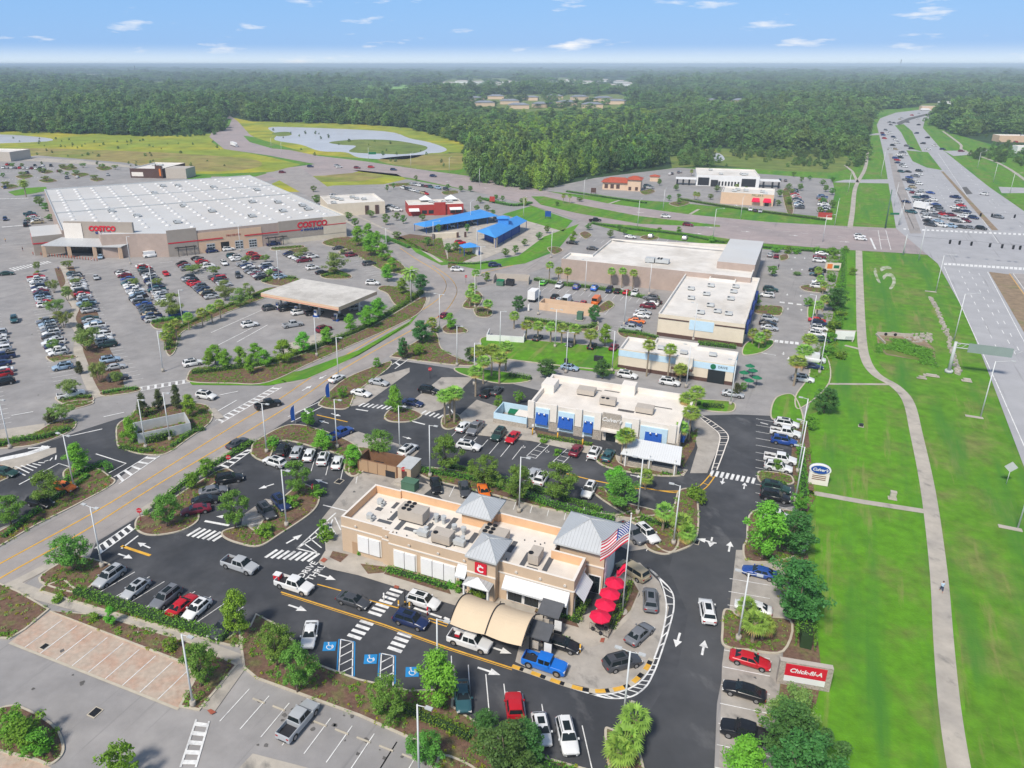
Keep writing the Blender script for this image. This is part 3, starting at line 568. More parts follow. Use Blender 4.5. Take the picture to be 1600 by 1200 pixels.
stalls((0, 268), (95, 262), 18, 5, 160, z=.075, width=.16); stalls((0, 282), (60, 276), 12, 5, 160, z=.075, width=.16)
stalls((712, 676), (815, 700), 6, 5.2, 204); stalls((893, 716), (962, 732), 3, 5.2, 24)
for q in ((845, 693), (886, 702)):
    c_ = [q, (q[0]+13, q[1]+3), (q[0]-8, q[1]+24), (q[0]-22, q[1]+20)]
    for i in range(4): line([c_[i], c_[(i+1) % 4]], .13)
    for i in range(3): line([(q[0]-4-i*6, q[1]+5+i*6), (q[0]+8-i*6, q[1]+8+i*6)], .13)
# retail lots
stalls((832, 446), (1000, 466), 14, 5.2, V+180, z=.085); stalls((845, 480), (945, 492), 9, 5.2, V, z=.085); stalls((1030, 465), (980, 522), 8, 5, 294, z=.085)
stalls((905, 372), (975, 388), 6, 5, V, z=.085); stalls((975, 366), (1180, 390), 14, 5, V+180, z=.085); stalls((1265, 395), (1250, 455), 12, 5, U, z=.085); stalls((1258, 495), (1252, 540), 8, 5, U, z=.085); stalls((1218, 495), (1210, 530), 5, 5, 294, z=.085)
bars((1205, 533), (1245, 537), 6, 2.2, .9, h=V); bars((1222, 473), (1262, 478), 4, 1.6, 1.4, h=V); line("1190,552 1212,556", .4); line("1188,661 1200,664", .3)
# cross road and highway
for a, b in (("720,279 855,306 1000,326 1125,341 1400,363", 0), ("980,360 1100,371 1200,379 1312,384", 0)): strip('paint_white', a, .12, .075)
for a, b, n in (((860, 316), (1060, 345), 8), ((1060, 345), (1330, 372), 10), ((640, 262), (860, 305), 10), ((430, 236), (640, 262), 9)): dashes('paint_white', a, b, n, 3, .15, .075)
for x, y in ((700, 284), (760, 294), (1000, 332), (1108, 355), (1240, 368), (1320, 378), (1165, 362), (1090, 365)): arrow(x, y, 114+180*(y < 340), 1.5, .078)
line("1360,372 1368,390", .7, z=.08); ladder((1372, 360), (1377, 390), (1384, 360), (1392, 391), 1, .08); ladder((1410, 357), (1620, 366), (1410, 359), (1620, 369), 28, .085, bw=1.0)
ladder((1474, 411), (1640, 421), (1474, 414), (1640, 425), 24, .085, bw=1.0)
HD = 154.1
for a in ("1475,417 1510,497 1556,597 1600,697 1760,1060", "1543,425 1595,525 1690,690", "1402,300 1428,357", "1413,292 1447,357", "1466,240 1560,380"): strip('paint_white', a, .2, .085, False)
for (a, b) in (((1497, 420), (1560, 550)), ((1512, 421), (1590, 560)), ((1527, 423), (1640, 640))): dashes('paint_white', a, b, 11, 3.2, .2, .085)
for (a, b) in (((1437, 300), (1470, 357)), ((1450, 295), (1487, 357)), ((1462, 290), (1503, 357)), ((1475, 285), (1520, 357)), ((1487, 245), (1560, 330)), ((1500, 262), (1600, 360))): dashes('paint_white', a, b, 12, 3.2, .2, .085)
strip(Y_, "1577,428 1700,600", .25, .11, False); strip('paint_white', "1583,428 1600,452 1720,600", .2, .11, False); strip('paint_white', "1577,427 1640,431", .2, .11, False)
sheet('stain', "1503,293 1510,292 1520,303 1510,304", .08)
# grates, stains and manholes
for x, y, h, s_ in ((149, 1114, V, .9), (530, 753, V, 1), (1087, 848, V, .8), (70, 1011, V, .7)): q = G(x, y); lay('kerb').obox((q.x, q.y), h, 1.5*s_, 1.3*s_, .05, .128); lay('black').obox((q.x, q.y), h, 1.25*s_, 1.05*s_, .05, .132)
rr = random.Random(3)
for (x0, y0, x1, y1, n, zz) in ((400, 1090, 640, 1190, 22, .075), (0, 480, 200, 640, 10, .06), (520, 760, 600, 800, 8, .11), (1130, 900, 1190, 1190, 10, .108), (40, 1000, 240, 1090, 5, .068), (600, 470, 720, 540, 4, .08)):
    for i in range(n):
        c = G(rr.uniform(x0, x1), rr.uniform(y0, y1)); r = rr.uniform(.12, .4); lay('stain').face([(c.x+r*rr.uniform(.5, 1.2)*math.cos(t), c.y+r*rr.uniform(.5, 1.2)*math.sin(t), zz) for t in [k*.7 for k in range(9)]])
def flat_text(txt, x, y, h, size, m='paint_white', z=.13):
    cu = bpy.data.curves.new('lettering', 'FONT'); cu.body = txt; cu.size = size; cu.align_x = 'CENTER'; cu.align_y = 'CENTER'; cu.resolution_u = 2; cu.offset = .02
    o = bpy.data.objects.new('road_lettering', cu); COL.objects.link(o); bpy.context.view_layer.update()
    me = bpy.data.meshes.new_from_object(o.evaluated_get(bpy.context.evaluated_depsgraph_get())); bpy.data.objects.remove(o)
    me.materials.clear(); me.materials.append(M[m]); o = addobj('road_lettering', me, None, G(x, y)+Vector((0, 0, z)), R(-h)); tag(o, kind='structure'); return o
flat_text('DRIVE\nTHRU', 488, 893, 294, 1.5)
for k, mb in LAY.items():
    nm = {'paint_white': 'road_markings_white', 'paint_yellow': 'road_markings_yellow', 'paint_blue': 'road_markings_blue', 'mulch': 'planting_beds', 'stain': 'oil_stains', 'trim': 'pale_markings', 'rock': 'bare_patches', 'black': 'drain_grates'}.get(k, k)
    tag(mb.build(nm, M[k]), kind='structure')
# ---------------- buildings ----------------
def place(name, o, h, label, cat, group=None, px=True):
    p = G(*o) if px else Vector((*o, 0)); return empty(name, (p.x, p.y, .05), R(90-h), label, cat, group)
SPLIT = {'stone_pier', 'pilaster', 'walkway_pad', 'post', 'pier', 'column', 'wall_light', 'awning', 'opening', 'door', 'window', 'wall_bay', 'stripe', 'tower', 'wall_panel', 'machine', 'band', 'cornice', 'comb', 'roof_seam', 'mullion', 'roof_vent', 'pane', 'shutter', 'canopy', 'gable', 'wall'}
def part(name, mat_, parent, fn, label=None):
    b = MB(); fn(b); ms = [M[k] for k in (mat_ if isinstance(mat_, (list, tuple)) else [mat_])]
    if name in SPLIT and len(b.f) > 6:      # separate pieces become parts of their own
        par = {}
        def fd(a):
            while par.setdefault(a, a) != a: par[a] = par[par[a]]; a = par[a]
            return a
        key = [(round(v[0], 3), round(v[1], 3), round(v[2], 3)) for v in b.v]
        for f in b.f:
            for i in f[1:]: par[fd(key[f[0]])] = fd(key[i])
        # pieces whose boxes touch stay together
        comp = {}
        for n_, f in enumerate(b.f): comp.setdefault(fd(key[f[0]]), []).append(n_)
        bb = []
        for c, fs in comp.items():
            vs = [b.v[i] for f in fs for i in b.f[f]]; bb.append([[min(v[k] for v in vs)-.02 for k in range(3)], [max(v[k] for v in vs)+.02 for k in range(3)], fs])
        ch = True
        while ch:
            ch = False
            for i in range(len(bb)):
                for j in range(i+1, len(bb)):
                    if all(bb[i][0][k] <= bb[j][1][k] and bb[j][0][k] <= bb[i][1][k] for k in range(3)):
                        bb[i] = [[min(bb[i][0][k], bb[j][0][k]) for k in range(3)], [max(bb[i][1][k], bb[j][1][k]) for k in range(3)], bb[i][2]+bb[j][2]]; bb.pop(j); ch = True; break
                if ch: break
        if len(bb) > 1:
            for lo, hi, fs in bb:
                c = MB()
                for n_ in fs: c.face([b.v[i] for i in b.f[n_]], b.m[n_], b.sm[n_])
                o = c.build(name, ms, parent)
                if label: o['label'] = label
            return o
    o = b.build(name, ms, parent)
    if label: o['label'] = label
    return o
def parapet_walls(b, poly, h, roof_h, th=.35, m=0, cap=1, inner=None):
    """walls of a flat-roofed block: outer face, cap and inner face down to the roof deck"""
    a = area([Vector((*p, 0)) for p in poly]); q = poly if a > 0 else poly[::-1]
    o = [Vector((*p, 0)) for p in q]; _, i = inset(o, th); n = len(o); inner = m if inner is None else inner
    for k in range(n):
        c = (k+1) % n
        b.face([(*o[k].xy, 0), (*o[c].xy, 0), (*o[c].xy, h), (*o[k].xy, h)], m)
        b.face([(*o[k].xy, h), (*o[c].xy, h), (*i[c].xy, h), (*i[k].xy, h)], cap)
        b.face([(*i[k].xy, h), (*i[c].xy, h), (*i[c].xy, roof_h), (*i[k].xy, roof_h)], inner)
    return [(p.x, p.y) for p in i]
def flat_block(root, poly, h, roof_h, wall, roof, cap='trim', inner=None, th=.35):
    b = MB(); i = parapet_walls(b, poly, h, roof_h, th, 0, 1, 2); b.build('wall', [M[wall], M[cap], M[inner or wall]], root)
    r = MB(); r.face([(*p, roof_h) for p in i]); return r.build('roof', M[roof], root)
def rooftop_unit(root, x, y, z, sx, sy, sz, fans=1, m='unit_beige'):
    b = MB(); b.box(x-sx/2, x+sx/2, y-sy/2, y+sy/2, z+.25, z+sz, 0); b.box(x-sx/2+.1, x+sx/2-.1, y-sy/2+.1, y+sy/2-.1, z, z+.25, 1); b.box(x-sx/2-.04, x-sx/2, y-sy/2+.1, y+sy/2-.1, z+.45, z+sz-.2, 1)
    o = b.build('rooftop_unit', [M[m], M['dark_metal']], root)
    f = MB()
    for k in range(fans):
        cx = x-sx*.3+(k % 2)*.9*(1 if fans > 1 else 0); cy = y-sy*.32+(k//2)*.9
        f.cyl((cx, cy, z+sz+.003), (cx, cy, z+sz+.12), .36, n=12, m=0)
    f.build('fan', M['black'], o); return o
def vent(b, x, y, z, r=.3, h=.9, m=0): b.cyl((x, y, z), (x, y, z+h*.6), r*.7, n=8, m=m); b.cyl((x, y, z+h*.6), (x, y, z+h), r, n=10, m=m)
def text_obj(txt, size, m, parent, loc, rot, name='lettering', extrude=.04, shear=0, offset=.0, space=1, align='CENTER'):
    cu = bpy.data.curves.new(name, 'FONT'); cu.body = txt; cu.size = size; cu.extrude = extrude; cu.align_x = align; cu.align_y = 'CENTER'; cu.shear = shear; cu.offset = offset; cu.resolution_u = 3; cu.space_character = space
    o = bpy.data.objects.new(name, cu); COL.objects.link(o); bpy.context.view_layer.update()
    me = bpy.data.meshes.new_from_object(o.evaluated_get(bpy.context.evaluated_depsgraph_get())); bpy.data.objects.remove(o)
    me.materials.clear(); me.materials.append(M[m]); o = addobj(name, me, parent); o.location = loc; o.rotation_euler = rot; return o
FR = (R(90), 0, 0)       # lettering on a front wall
# --- restaurant with beige walls (front faces the camera, x to the right, y into depth) ---
b0 = place('restaurant', (536, 861), U, 'beige restaurant with grey hip roofs over its towers and white drive-through shutters, in the foreground', 'restaurant')
Lx, Dy = 36.0, 10.8
flat_block(b0, [(0, 0), (7.2, 0), (7.2, -.35), (8.6, -.35), (8.6, -.9), (21.2, -.9), (21.2, -1.5), (25.4, -1.5), (25.4, -.4), (Lx, -.4), (Lx, 5.2), (31.5, 5.2), (31.5, Dy), (20.9, Dy), (20.9, Dy-.3), (4.4, Dy-.3), (4.4, Dy-.6), (0, Dy-.6)], 6.1, 4.75, 'tan', 'roof_cream', 'trim', 'tan_orange')
def f(b):
    for x0, x1, y in ((.0, 7.2, 0), (7.2, 8.6, -.35), (8.6, 21.2, -.9), (25.4, 36, -.4)): b.box(x0-.02, x1+.02, y-.1, y-.005, 4.35, 4.55)
    b.box(21.15, 25.45, -1.62, -1.505, 3.9, 4.1); b.box(Lx+.005, Lx+.12, -.4, 5.2, 4.35, 4.55); b.box(-.1, -.005, 0, Dy-.6, 4.35, 4.55)
part('cornice', 'trim', b0, f)
def f(b):
    for x in (2.6, 8.0, 12.0, 16.6, 20.6): b.cyl((x, -1.0 if x > 8.6 else -.1-.35*(x > 7.2), 5.2), (x, -1.15 if x > 8.6 else -.25-.35*(x > 7.2), 5.15), .16, .22, n=8)
    for x in (28, 31.4, 34.8): b.cyl((x, -.42, 5.2), (x, -.6, 5.15), .16, .22, n=8)
part('wall_light', 'trim', b0, f)
for (x0, x1, y, n) in ((2.9, 6.7, -.02, 2), (9.5, 13.0, -.92, 2), (13.9, 19.3, -.92, 3)):
    fr = part('window', 'trim', b0, lambda b: (b.box(x0-.15, x1+.15, y-.08, y-.003, .9, 3.75)))
    def f(b):
        w = (x1-x0)/n
        for k in range(n): b.box(x0+k*w+.06, x0+(k+1)*w-.06, y-.3, y-.083, 1.0, 3.65)
    part('shutter', 'white', fr, f)
def f(b): b.box(1.9, 3.0-.25, -.06, -.003, 0, 2.25)
part('door', 'tan_dark', b0, lambda b: b.box(1.75, 2.75, -.06, -.003, 0, 2.2), 'brown service door')
def awning(x0, x1, y, z0, z1, d, name='awning', m='metal_roof'):
    def f(b):
        b.face([(x0, y-d, z0), (x1, y-d, z0), (x1, y, z1), (x0, y, z1)]); b.face([(x0, y-d, z0), (x0, y, z1), (x0, y, z0)]); b.face([(x1, y-d, z0), (x1, y, z0), (x1, y, z1)]); b.face([(x0, y, z0), (x1, y, z0), (x1, y-d, z0), (x0, y-d, z0)])
        b.box(x0, x1, y-d-.05, y-d, z0-.3, z0)
    return part(name, m, b0, f)
M['metal_awn'] = mat('metal_awn', (.66, .68, .69), .5, .03, .5); stripes(M['metal_awn'], 2.4, .8, 0, width=.12)
M['metal_awn_y'] = mat('metal_awn_y', (.66, .68, .69), .5, .03, .5); stripes(M['metal_awn_y'], 2.4, .8, 1, width=.12)
def awning(x0, x1, y, z0, z1, d):
    def f(b):
        b.face([(x0, y-d, z0), (x1, y-d, z0), (x1, y-.01, z1), (x0, y-.01, z1)]); b.face([(x0, y-d, z0), (x0, y-.01, z1), (x0, y-.01, z0)]); b.face([(x1, y-d, z0), (x1, y-.01, z0), (x1, y-.01, z1)])
        b.box(x0, x1, y-d-.05, y-d, z0-.25, z0)
    part('awning', 'metal_awn', b0, f)
def glazing(x0, x1, y, z0, z1, n, root=None, frame='white'):
    root = root or b0
    w = part('window', frame, root, lambda b: b.box(x0-.18, x1+.18, y-.07, y-.003, z0-.1, z1+.15))
    part('pane', 'glass_dark', w, lambda b: b.box(x0, x1, y-.1, y-.073, z0, z1))
    def f(b):
        for k in range(1, n): b.box(x0+(x1-x0)*k/n-.04, x0+(x1-x0)*k/n+.04, y-.13, y-.103, z0, z1)
        b.box(x0, x1, y-.13, y-.103, z0+(z1-z0)*.66, z0+(z1-z0)*.66+.06)
    part('mullion', 'dark_metal', w, f)
awning(19.5, 20.9+.0, -.92, 3.2, 4.3, 1.1) if False else None
glazing(20.0, 21.0, -.92, .6, 3.0, 2) if False else None
# one glazed bay left of the entrance and four right of it
def bay(x0, x1, y): glazing(x0, x1, y, .35, 2.9, 2)
flatb = ((26.9, 28.9), (29.3, 31.3), (31.7, 33.6), (34.0-.1, 35.2))
for x0, x1 in flatb: bay(x0, x1, -.42)
awning(26.4, 35.5, -.42, 3.0, 4.2, 1.3)
bay(19.75, 21.0, -.92) if False else None
def f(b):
    b.face([(19.55, -2.0, 3.0), (21.1, -2.0, 3.0), (21.1, -.93, 4.2), (19.55, -.93, 4.2)]); b.box(19.55, 21.1, -2.05, -2.0, 2.75, 3.0)
# entrance
glazing(21.9, 24.4, -1.52, .05, 2.5, 3)
def f(b): b.hip(21.3, 25.2, -3.4, -1.53, 3.1, 4.2, 0)
part('entrance_roof', 'metal_roof', b0, f)
def f(b):
    for x in (21.5, 25.0): b.box(x-.12, x+.12, -3.3, -3.06, 0, 2.97)
part('column', 'white', b0, f)
sg = part('sign', 'red', b0, lambda b: b.box(22.45, 24.15, -1.72, -1.505, 4.25, 5.85), 'square red sign with a white script letter')
text_obj('C', 1.35, 'white', sg, (23.25, -1.73, 4.92), FR, 'emblem', .01, 0, .05); part('comb', 'white', sg, lambda b: [b.cyl((23.05+k*.25, -1.72, 5.55), (23.05+k*.25, -1.745, 5.55), .1, n=8) for k in range(2)])
# side window bay of the left part, right of the shutters
w0 = part('window', 'white', b0, lambda b: b.box(19.75, 21.15, -.97, -.903, .3, 3.1)); part('pane', 'glass_dark', w0, lambda b: b.box(19.85, 21.05, -1.0, -.973, .4, 3.0)); part('awning', 'metal_awn', w0, lambda b: (b.face([(19.6, -2.1, 3.1), (21.15, -2.1, 3.1), (21.15, -.98, 4.3), (19.6, -.98, 4.3)]), b.box(19.6, 21.15, -2.14, -2.1, 2.85, 3.1)))
# right end wall: awning, glazing
def f(b): b.face([(Lx+1.3, 0, 3.0), (Lx+1.3, 4.6, 3.0), (Lx+.01, 4.6, 4.2), (Lx+.01, 0, 4.2)]); b.box(Lx+1.3, Lx+1.35, 0, 4.6, 2.75, 3.0)
part('awning', 'metal_awn_y', b0, f); w1 = part('window', 'white', b0, lambda b: b.box(Lx+.003, Lx+.07, .2, 4.4, .3, 3.0)); part('pane', 'glass_dark', w1, lambda b: b.box(Lx+.073, Lx+.1, .4, 4.2, .4, 2.9))
# towers with hip roofs
def tower(x0, x1, y0, y1, z0, z1, ov, top, wall='tan_orange'):
    t = part('tower', wall, b0, lambda b: b.box(x0, x1, y0, y1, z0, z1))
    xc, yc = (x0+x1)/2, (y0+y1)/2; a = (xc, yc, top); c = [(x0-ov, y0-ov, z1), (x1+ov, y0-ov, z1), (x1+ov, y1+ov, z1), (x0-ov, y1+ov, z1)]
    def f(b):
        for i in range(4): b.face([c[i], c[(i+1) % 4], a], 0 if i % 2 == 0 else 1)
        b.box(x0-ov, x1+ov, y0-ov, y1+ov, z1-.25, z1-.004, 2)
        for i in range(4): b.cyl(c[i], a, .07, n=5, m=2)
    part('roof', ['metal_roof', 'metal_roof_y', 'unit_grey'], t, f); return t
tower(16.3, 20.6, 7.7, 12.3, 4.78, 7.0, .7, 8.7); tower(22.0, 25.0, -1.45, 3.0, 4.78, 6.95, .8, 8.5, 'tan'); T3 = tower(32.0, 38.3, 6.2, 13.2, .0, 7.1, .8, 9.4, 'tan')
glazing(36.4, 37.9, 6.18, .1, 2.8, 2); part('wall', 'white', b0, lambda b: b.box(38.31, 38.45, 6.8, 12.6, .0, 5.9), 'white panelled end wall of the corner tower')
part('cornice', 'trim', b0, lambda b: b.box(32-.0, 38.4, 6.06, 6.19, 4.3, 4.5))
for x, y, sx, sy, sz, fn in ((9.3, 5.6, 4.2, 2.4, 2.0, 6), (15.8, 2.2, 2.9, 1.9, 1.7, 1), (22.3, 5.8, 4.0, 2.2, 1.5, 6), (31.3-1.9, 3.4, 1.5, 2.4, 1.7, 1)): rooftop_unit(b0, x, y, 4.78, sx, sy, sz, fn)
def f(b):
    for x, y in ((12.7, 6.4), (13.9, 6.4), (16.3, 5.0), (17.8, 5.0)): vent(b, x, y, 4.78, .42, 1.3)
    for x, y in ((12.6, 2.2), (18.4, 2.3)): b.box(x-.8, x+.8, y-.5, y+.5, 5.1, 5.8); b.cyl((x-.8, y, 5.4), (x-1.5, y, 5.2), .25, n=8); b.cyl((x+.3, y+.4, 5.8), (x+.3, y+.4, 6.2), .35, n=8)
    for x, y in ((2.6, 7.2), (3.2, 3.0)):
        for k in range(7): b.cyl((x+math.cos(k*2.1)*.6, y+math.sin(k*1.7)*.6, 4.78), (x+math.cos(k*2.1)*.6, y+math.sin(k*1.7)*.6, 5.3+.1*(k % 3)), .22, n=7)
        b.box(x-.5, x+.4, y-.3, y+.4, 4.9, 5.6)
part('roof_vent', 'unit_grey', b0, f)
def f(b):
    for x, y, a, c in ((6.2, 5.2, .8, 2.6), (5.6, 3.2, 2.3, .7), (8.2, 3.3, .8, 2.4), (10.2, 3.0, 2.2, .8), (12.3, 4.1, .8, 3.2), (12.3, 7.4, .8, 1.6), (15.0, 7.0, .8, 3.0), (15.6, 4.2, .8, 2.2), (17.6, 3.6, 2.6, .6), (19.4, 4.9, .8, 2.6), (4.9, 7.8, .6, 1.8), (3.1, 5.9, 1.0, .9), (28.0, 3.2, .7, 3.2), (31.2, 3.4, .7, 3.2), (29.5, 1.5, 1.6, .7), (25.3, 5.2, .7, 2.8), (14.8, .9, 1.6, .5)): b.box(x-a/2, x+a/2, y-c/2, y+c/2, 4.756, 4.80)
    r = random.Random(4)
    for k in range(26): x, y = r.uniform(4, 31), r.uniform(.4, 9); b.cyl((x, y, 4.75), (x, y, 4.95), .09, n=6)
part('walkway_pad', 'roof_pad', b0, f)
# --- fabric canopy over the drive-through lanes ---
cn = place('drive_through_canopy', (536, 861), U, 'arched tan fabric canopy on dark posts over two drive-through lanes', 'canopy')
def f(b):
    n = 14
    def pt(x, k): t = k/n; y = -11.3+6.7*t; return (x, y, 2.65+2.0*math.sin(math.pi*min(1, .1+.86*t))+.0)
    for j in range(10):
        x0, x1 = 23.1+j*.97, 23.1+(j+1)*.97
        s0 = -.22*math.sin(math.pi*((j % 5)/5)); s1 = -.22*math.sin(math.pi*((((j+1) % 5) or 5)/5)) if (j+1) % 5 else 0
        for k in range(n):
            q = [pt(x0, k), pt(x1, k), pt(x1, k+1), pt(x0, k+1)]; b.face([(q[0][0], q[0][1], q[0][2]+s0), (q[1][0], q[1][1], q[1][2]+s1), (q[2][0], q[2][1], q[2][2]+s1), (q[3][0], q[3][1], q[3][2]+s0)], 0, True)
part('fabric', 'fabric_tan', cn, f)
for x in (23.1, 27.95, 32.8):
    def f(b):
        n = 14; P = [(x, -11.3+6.7*k/n, 2.69+2.0*math.sin(math.pi*min(1, .1+.86*k/n))) for k in range(n+1)]
        for k in range(n): b.cyl(P[k], P[k+1], .09, n=6)
        b.cyl((x, -8.2, 0), (x, -8.2, 4.6), .11, n=7); b.cyl((x, -8.2, 3.4), (x, -10.3, 4.0), .06, n=5); b.cyl((x, -8.2, 3.4), (x, -6.0, 4.4), .06, n=5)
    part('frame', 'dark_metal', cn, f)
# --- white restaurant with blue awnings ---
b1 = place('restaurant', (834, 668), 113, 'white-roofed restaurant with pale blue bays and dark blue awnings', 'restaurant')
W1, D1, H1 = 28.3, 16.0, 5.5
flat_block(b1, [(-1, 0), (W1, 0), (W1, 6), (W1+.9, 6), (W1+.9, D1-2), (W1, D1-2), (W1, D1), (-1, D1)], H1, 4.5, 'roof_cream', 'roof_cream', 'trim', 'roof_cream', .45)
def f(b):
    for x in (-.6, 4.1, 9.2, 13.0, 20.3, 27.2): b.box(x-.9, x+.9, -.45, -.003, 0, 2.2)
    b.box(13.9, 17.4, -.35, -.003, 2.6, 6.0); b.box(13.2, 13.9, -.5, -.003, 0, 3.0); b.box(17.4, 18.1, -.5, -.003, 0, 3.0); b.box(W1+.003, W1+.3, 0, 2, 0, 4)
part('stone_pier', 'stone', b1, f)
def f(b):
    for x in (-.6, 4.1, 9.2, 13.0, 20.3, 27.2): b.box(x-.65, x+.65, -.6, -.003, 2.2, 5.9)
    b.box(-1.2, W1+.2, -.62, .5, 5.5, 5.8) if False else None
part('pilaster', 'trim', b1, f)
for x0, x1 in ((.3, 3.2), (5.0, 8.3), (10.1, 12.3), (18.3, 19.5), (21.2, 26.3)):
    part('wall_bay', 'sky_wall', b1, lambda b: b.box(x0, x1, -.3, -.003, .4, 4.6)); m_ = (x0+x1)/2; h_ = min(1.55, (x1-x0)/2-.18)
    a_ = part('awning', 'awning_blue', b1, lambda b: (b.face([(m_-h_, -1.0, 1.4), (m_+h_, -1.0, 1.4), (m_+h_, -.31, 3.6), (m_-h_, -.31, 3.6)]), b.face([(m_-h_, -1.0, 1.4), (m_-h_, -.31, 3.6), (m_-h_, -.31, 1.4)]), b.face([(m_+h_, -1.0, 1.4), (m_+h_, -.31, 1.4), (m_+h_, -.31, 3.6)])))
    part('wall_light', 'white', a_, lambda b: [b.cyl((m_+q, -.95, 3.55), (m_+q, -.7, 3.75), .2, .12, n=8) for q in (-.55, .55)])
text_obj("Culver's", 1.15, 'white', b1, (15.65, -.36, 4.7), FR, 'lettering', .06, .35, .02)
part('entrance_roof', 'roof_cream', b1, lambda b: b.box(13.9, 17.4, -1.6, -.36, 2.6, 2.9)); part('door', 'glass_dark', b1, lambda b: b.box(14.7, 16.6, -.06, -.003, 0, 2.3))
for x, y, sx, sy, sz, fn in ((8.0, 10.5, 3.6, 2.4, 1.3, 0), (13.3, 7.0, 3.2, 1.6, 1.5, 2), (20.8, 6.3, 3.4, 2.3, 1.3, 0)): rooftop_unit(b1, x, y, 4.53, sx, sy, sz, fn)
part('walkway_pad', 'stain', b1, lambda b: [b.box(x-a, x+a, y-c, y+c, 4.505, 4.53) for x, y, a, c in ((17.3, 5.4, 1.6, .5), (23.6, 9.8, 2.0, .2), (9.0, 13.2, 1.6, .2), (12.6, 13.9, 1.6, .2))])
part('tower', 'trim', b1, lambda b: (b.box(-1.1, 1.6, 8, 12, 4.4, 6.3), b.box(14.6, 17.4, D1-2.6, D1+.1, 4.4, 6.6))); part('walkway_pad', 'roof_cream', b1, lambda b: (b.box(18.5, 21.5, 4.2, 8.2, 4.505, 4.52)))
part('wall_bay', 'blue', b1, lambda b: b.box(W1+.003, W1+.9, 2.6, 5.2, 1.2, 3.8), 'blue side awning')
# patio pavilion
b2 = place('patio_pavilion', (834, 668), 113, 'open patio pavilion with white metal roof on stone piers beside the blue-awning restaurant', 'pavilion')
def f(b): b.face([(19.4, -9.3, 2.7), (30.0, -9.3, 2.7), (29.6, -4.6, 3.9), (20.0, -4.6, 3.9)]); b.face([(19.4, -9.3, 2.55), (20.0, -4.6, 3.75), (29.6, -4.6, 3.75), (30.0, -9.3, 2.55)]); b.face([(19.4, -9.3, 2.55), (30, -9.3, 2.55), (30, -9.3, 2.7), (19.4, -9.3, 2.7)])
part('roof', 'metal_awn', b2, f)
part('pier', 'stone', b2, lambda b: (b.box(19.9, 29.5, -8.6, -8.3, 0, 1.0), [b.box(x-.35, x+.35, -8.75, -8.15, 0, 2.5) for x in (20.3, 24.6, 29.1)])); part('post', 'white', b2, lambda b: [b.box(x-.1, x+.1, y-.1, y+.1, 0, 3.4) for x in (20.3, 24.6, 29.1) for y in (-4.8, -9.0)])
# enclosure with green bins beside it
def enclosure(o, h, x0, x1, y0, y1, H, wall, label, gates=None, lid=None, bins=2, binm='util_green', cap='trim'):
    e = place('bin_enclosure', o, h, label, 'bin enclosure')
    def f(b):
        b.box(x0, x1, y0, y0+.2, 0, H); b.box(x0, x1, y1-.2, y1, 0, H); b.box(x0, x0+.2, y0+.203, y1-.203, 0, H); b.box(x1-.2, x1, y0+.203, y1-.203, 0, H)
    part('wall', wall, e, f)
    if gates: part('gate', gates, e, lambda b: [b.box(x0+.3+k*(x1-x0-.6)/4+.05, x0+.3+(k+1)*(x1-x0-.6)/4-.05, y0-.08, y0-.004, .1, H-.1) for k in range(4)])
    for k in range(bins):
        t = empty('waste_bin', e.matrix_world @ Vector((0, 0, 0)), 0) if False else None
    return e
e1 = enclosure((834, 668), 113, -8.3, -1.2, -1.2, 4.6, 2.3, 'sky_wall', 'pale blue bin enclosure with stone base beside the blue-awning restaurant')
part('stone_base', 'stone', e1, lambda b: b.box(-8.36, -1.14, -1.27, -1.21, 0, 1.0)); part('roof', 'trim', e1, lambda b: b.box(-3.9, -1.25, -.8, 2.0, 2.31, 2.45))
e2 = enclosure((563, 737), 113, -.6, 7.6, .2, 4.2, 2.5, 'brown_wood', 'brown bin enclosure with board gates and a small beige shed at its end', 'tan_dark')
part('shed', 'tan', e2, lambda b: b.box(7.65, 10.2, .1, 4.2, 0, 2.6)); part('shed_roof', 'unit_grey', e2, lambda b: b.box(7.5, 10.3, 0, 4.3, 2.605, 2.72)); part('door', 'wall_brown', e2, lambda b: b.box(8.4, 9.4, .02, .096, 0, 2.0))
def bin_(o, label, m='util_green', s=(1.9, 1.5, 1.3), h=113):
    t = place('waste_bin', o, h, label, 'bin', 'waste bins in their enclosures')
    part('body', m, t, lambda b: b.prism([(-s[0]/2, -s[1]/2), (s[0]/2, -s[1]/2), (s[0]/2, s[1]/2), (-s[0]/2, s[1]/2)], .1, s[2])); part('lid', 'black' if m != 'util_green' else 'green', t, lambda b: b.face([(-s[0]/2-.05, -s[1]/2-.05, s[2]+.03), (s[0]/2+.05, -s[1]/2-.05, s[2]+.03), (s[0]/2+.05, s[1]/2+.05, s[2]+.35), (-s[0]/2-.05, s[1]/2+.05, s[2]+.35)]))
bin_((802, 653), 'green waste bin on the left inside the pale blue enclosure'); bin_((815, 657), 'green waste bin beside the stone pier inside the pale blue enclosure')
bin_((590, 737), 'dark waste bin on the left inside the brown enclosure', 'dark_metal'); bin_((613, 744), 'dark waste bin next to the shed inside the brown enclosure', 'dark_metal')
e3 = enclosure((228, 688), 60, -1.5, 8.5, -1.2, 4.5, 2.2, 'unit_grey', 'grey walled bin enclosure on the planted island of the street corner')
part('gate', 'brown_wood', e3, lambda b: b.box(8.9, 9.0, -1.2, 4.4, 0, 2.1)) if False else None
tb = place('transformer_box', (641, 765), U, 'green utility transformer box behind the beige restaurant', 'utility box')
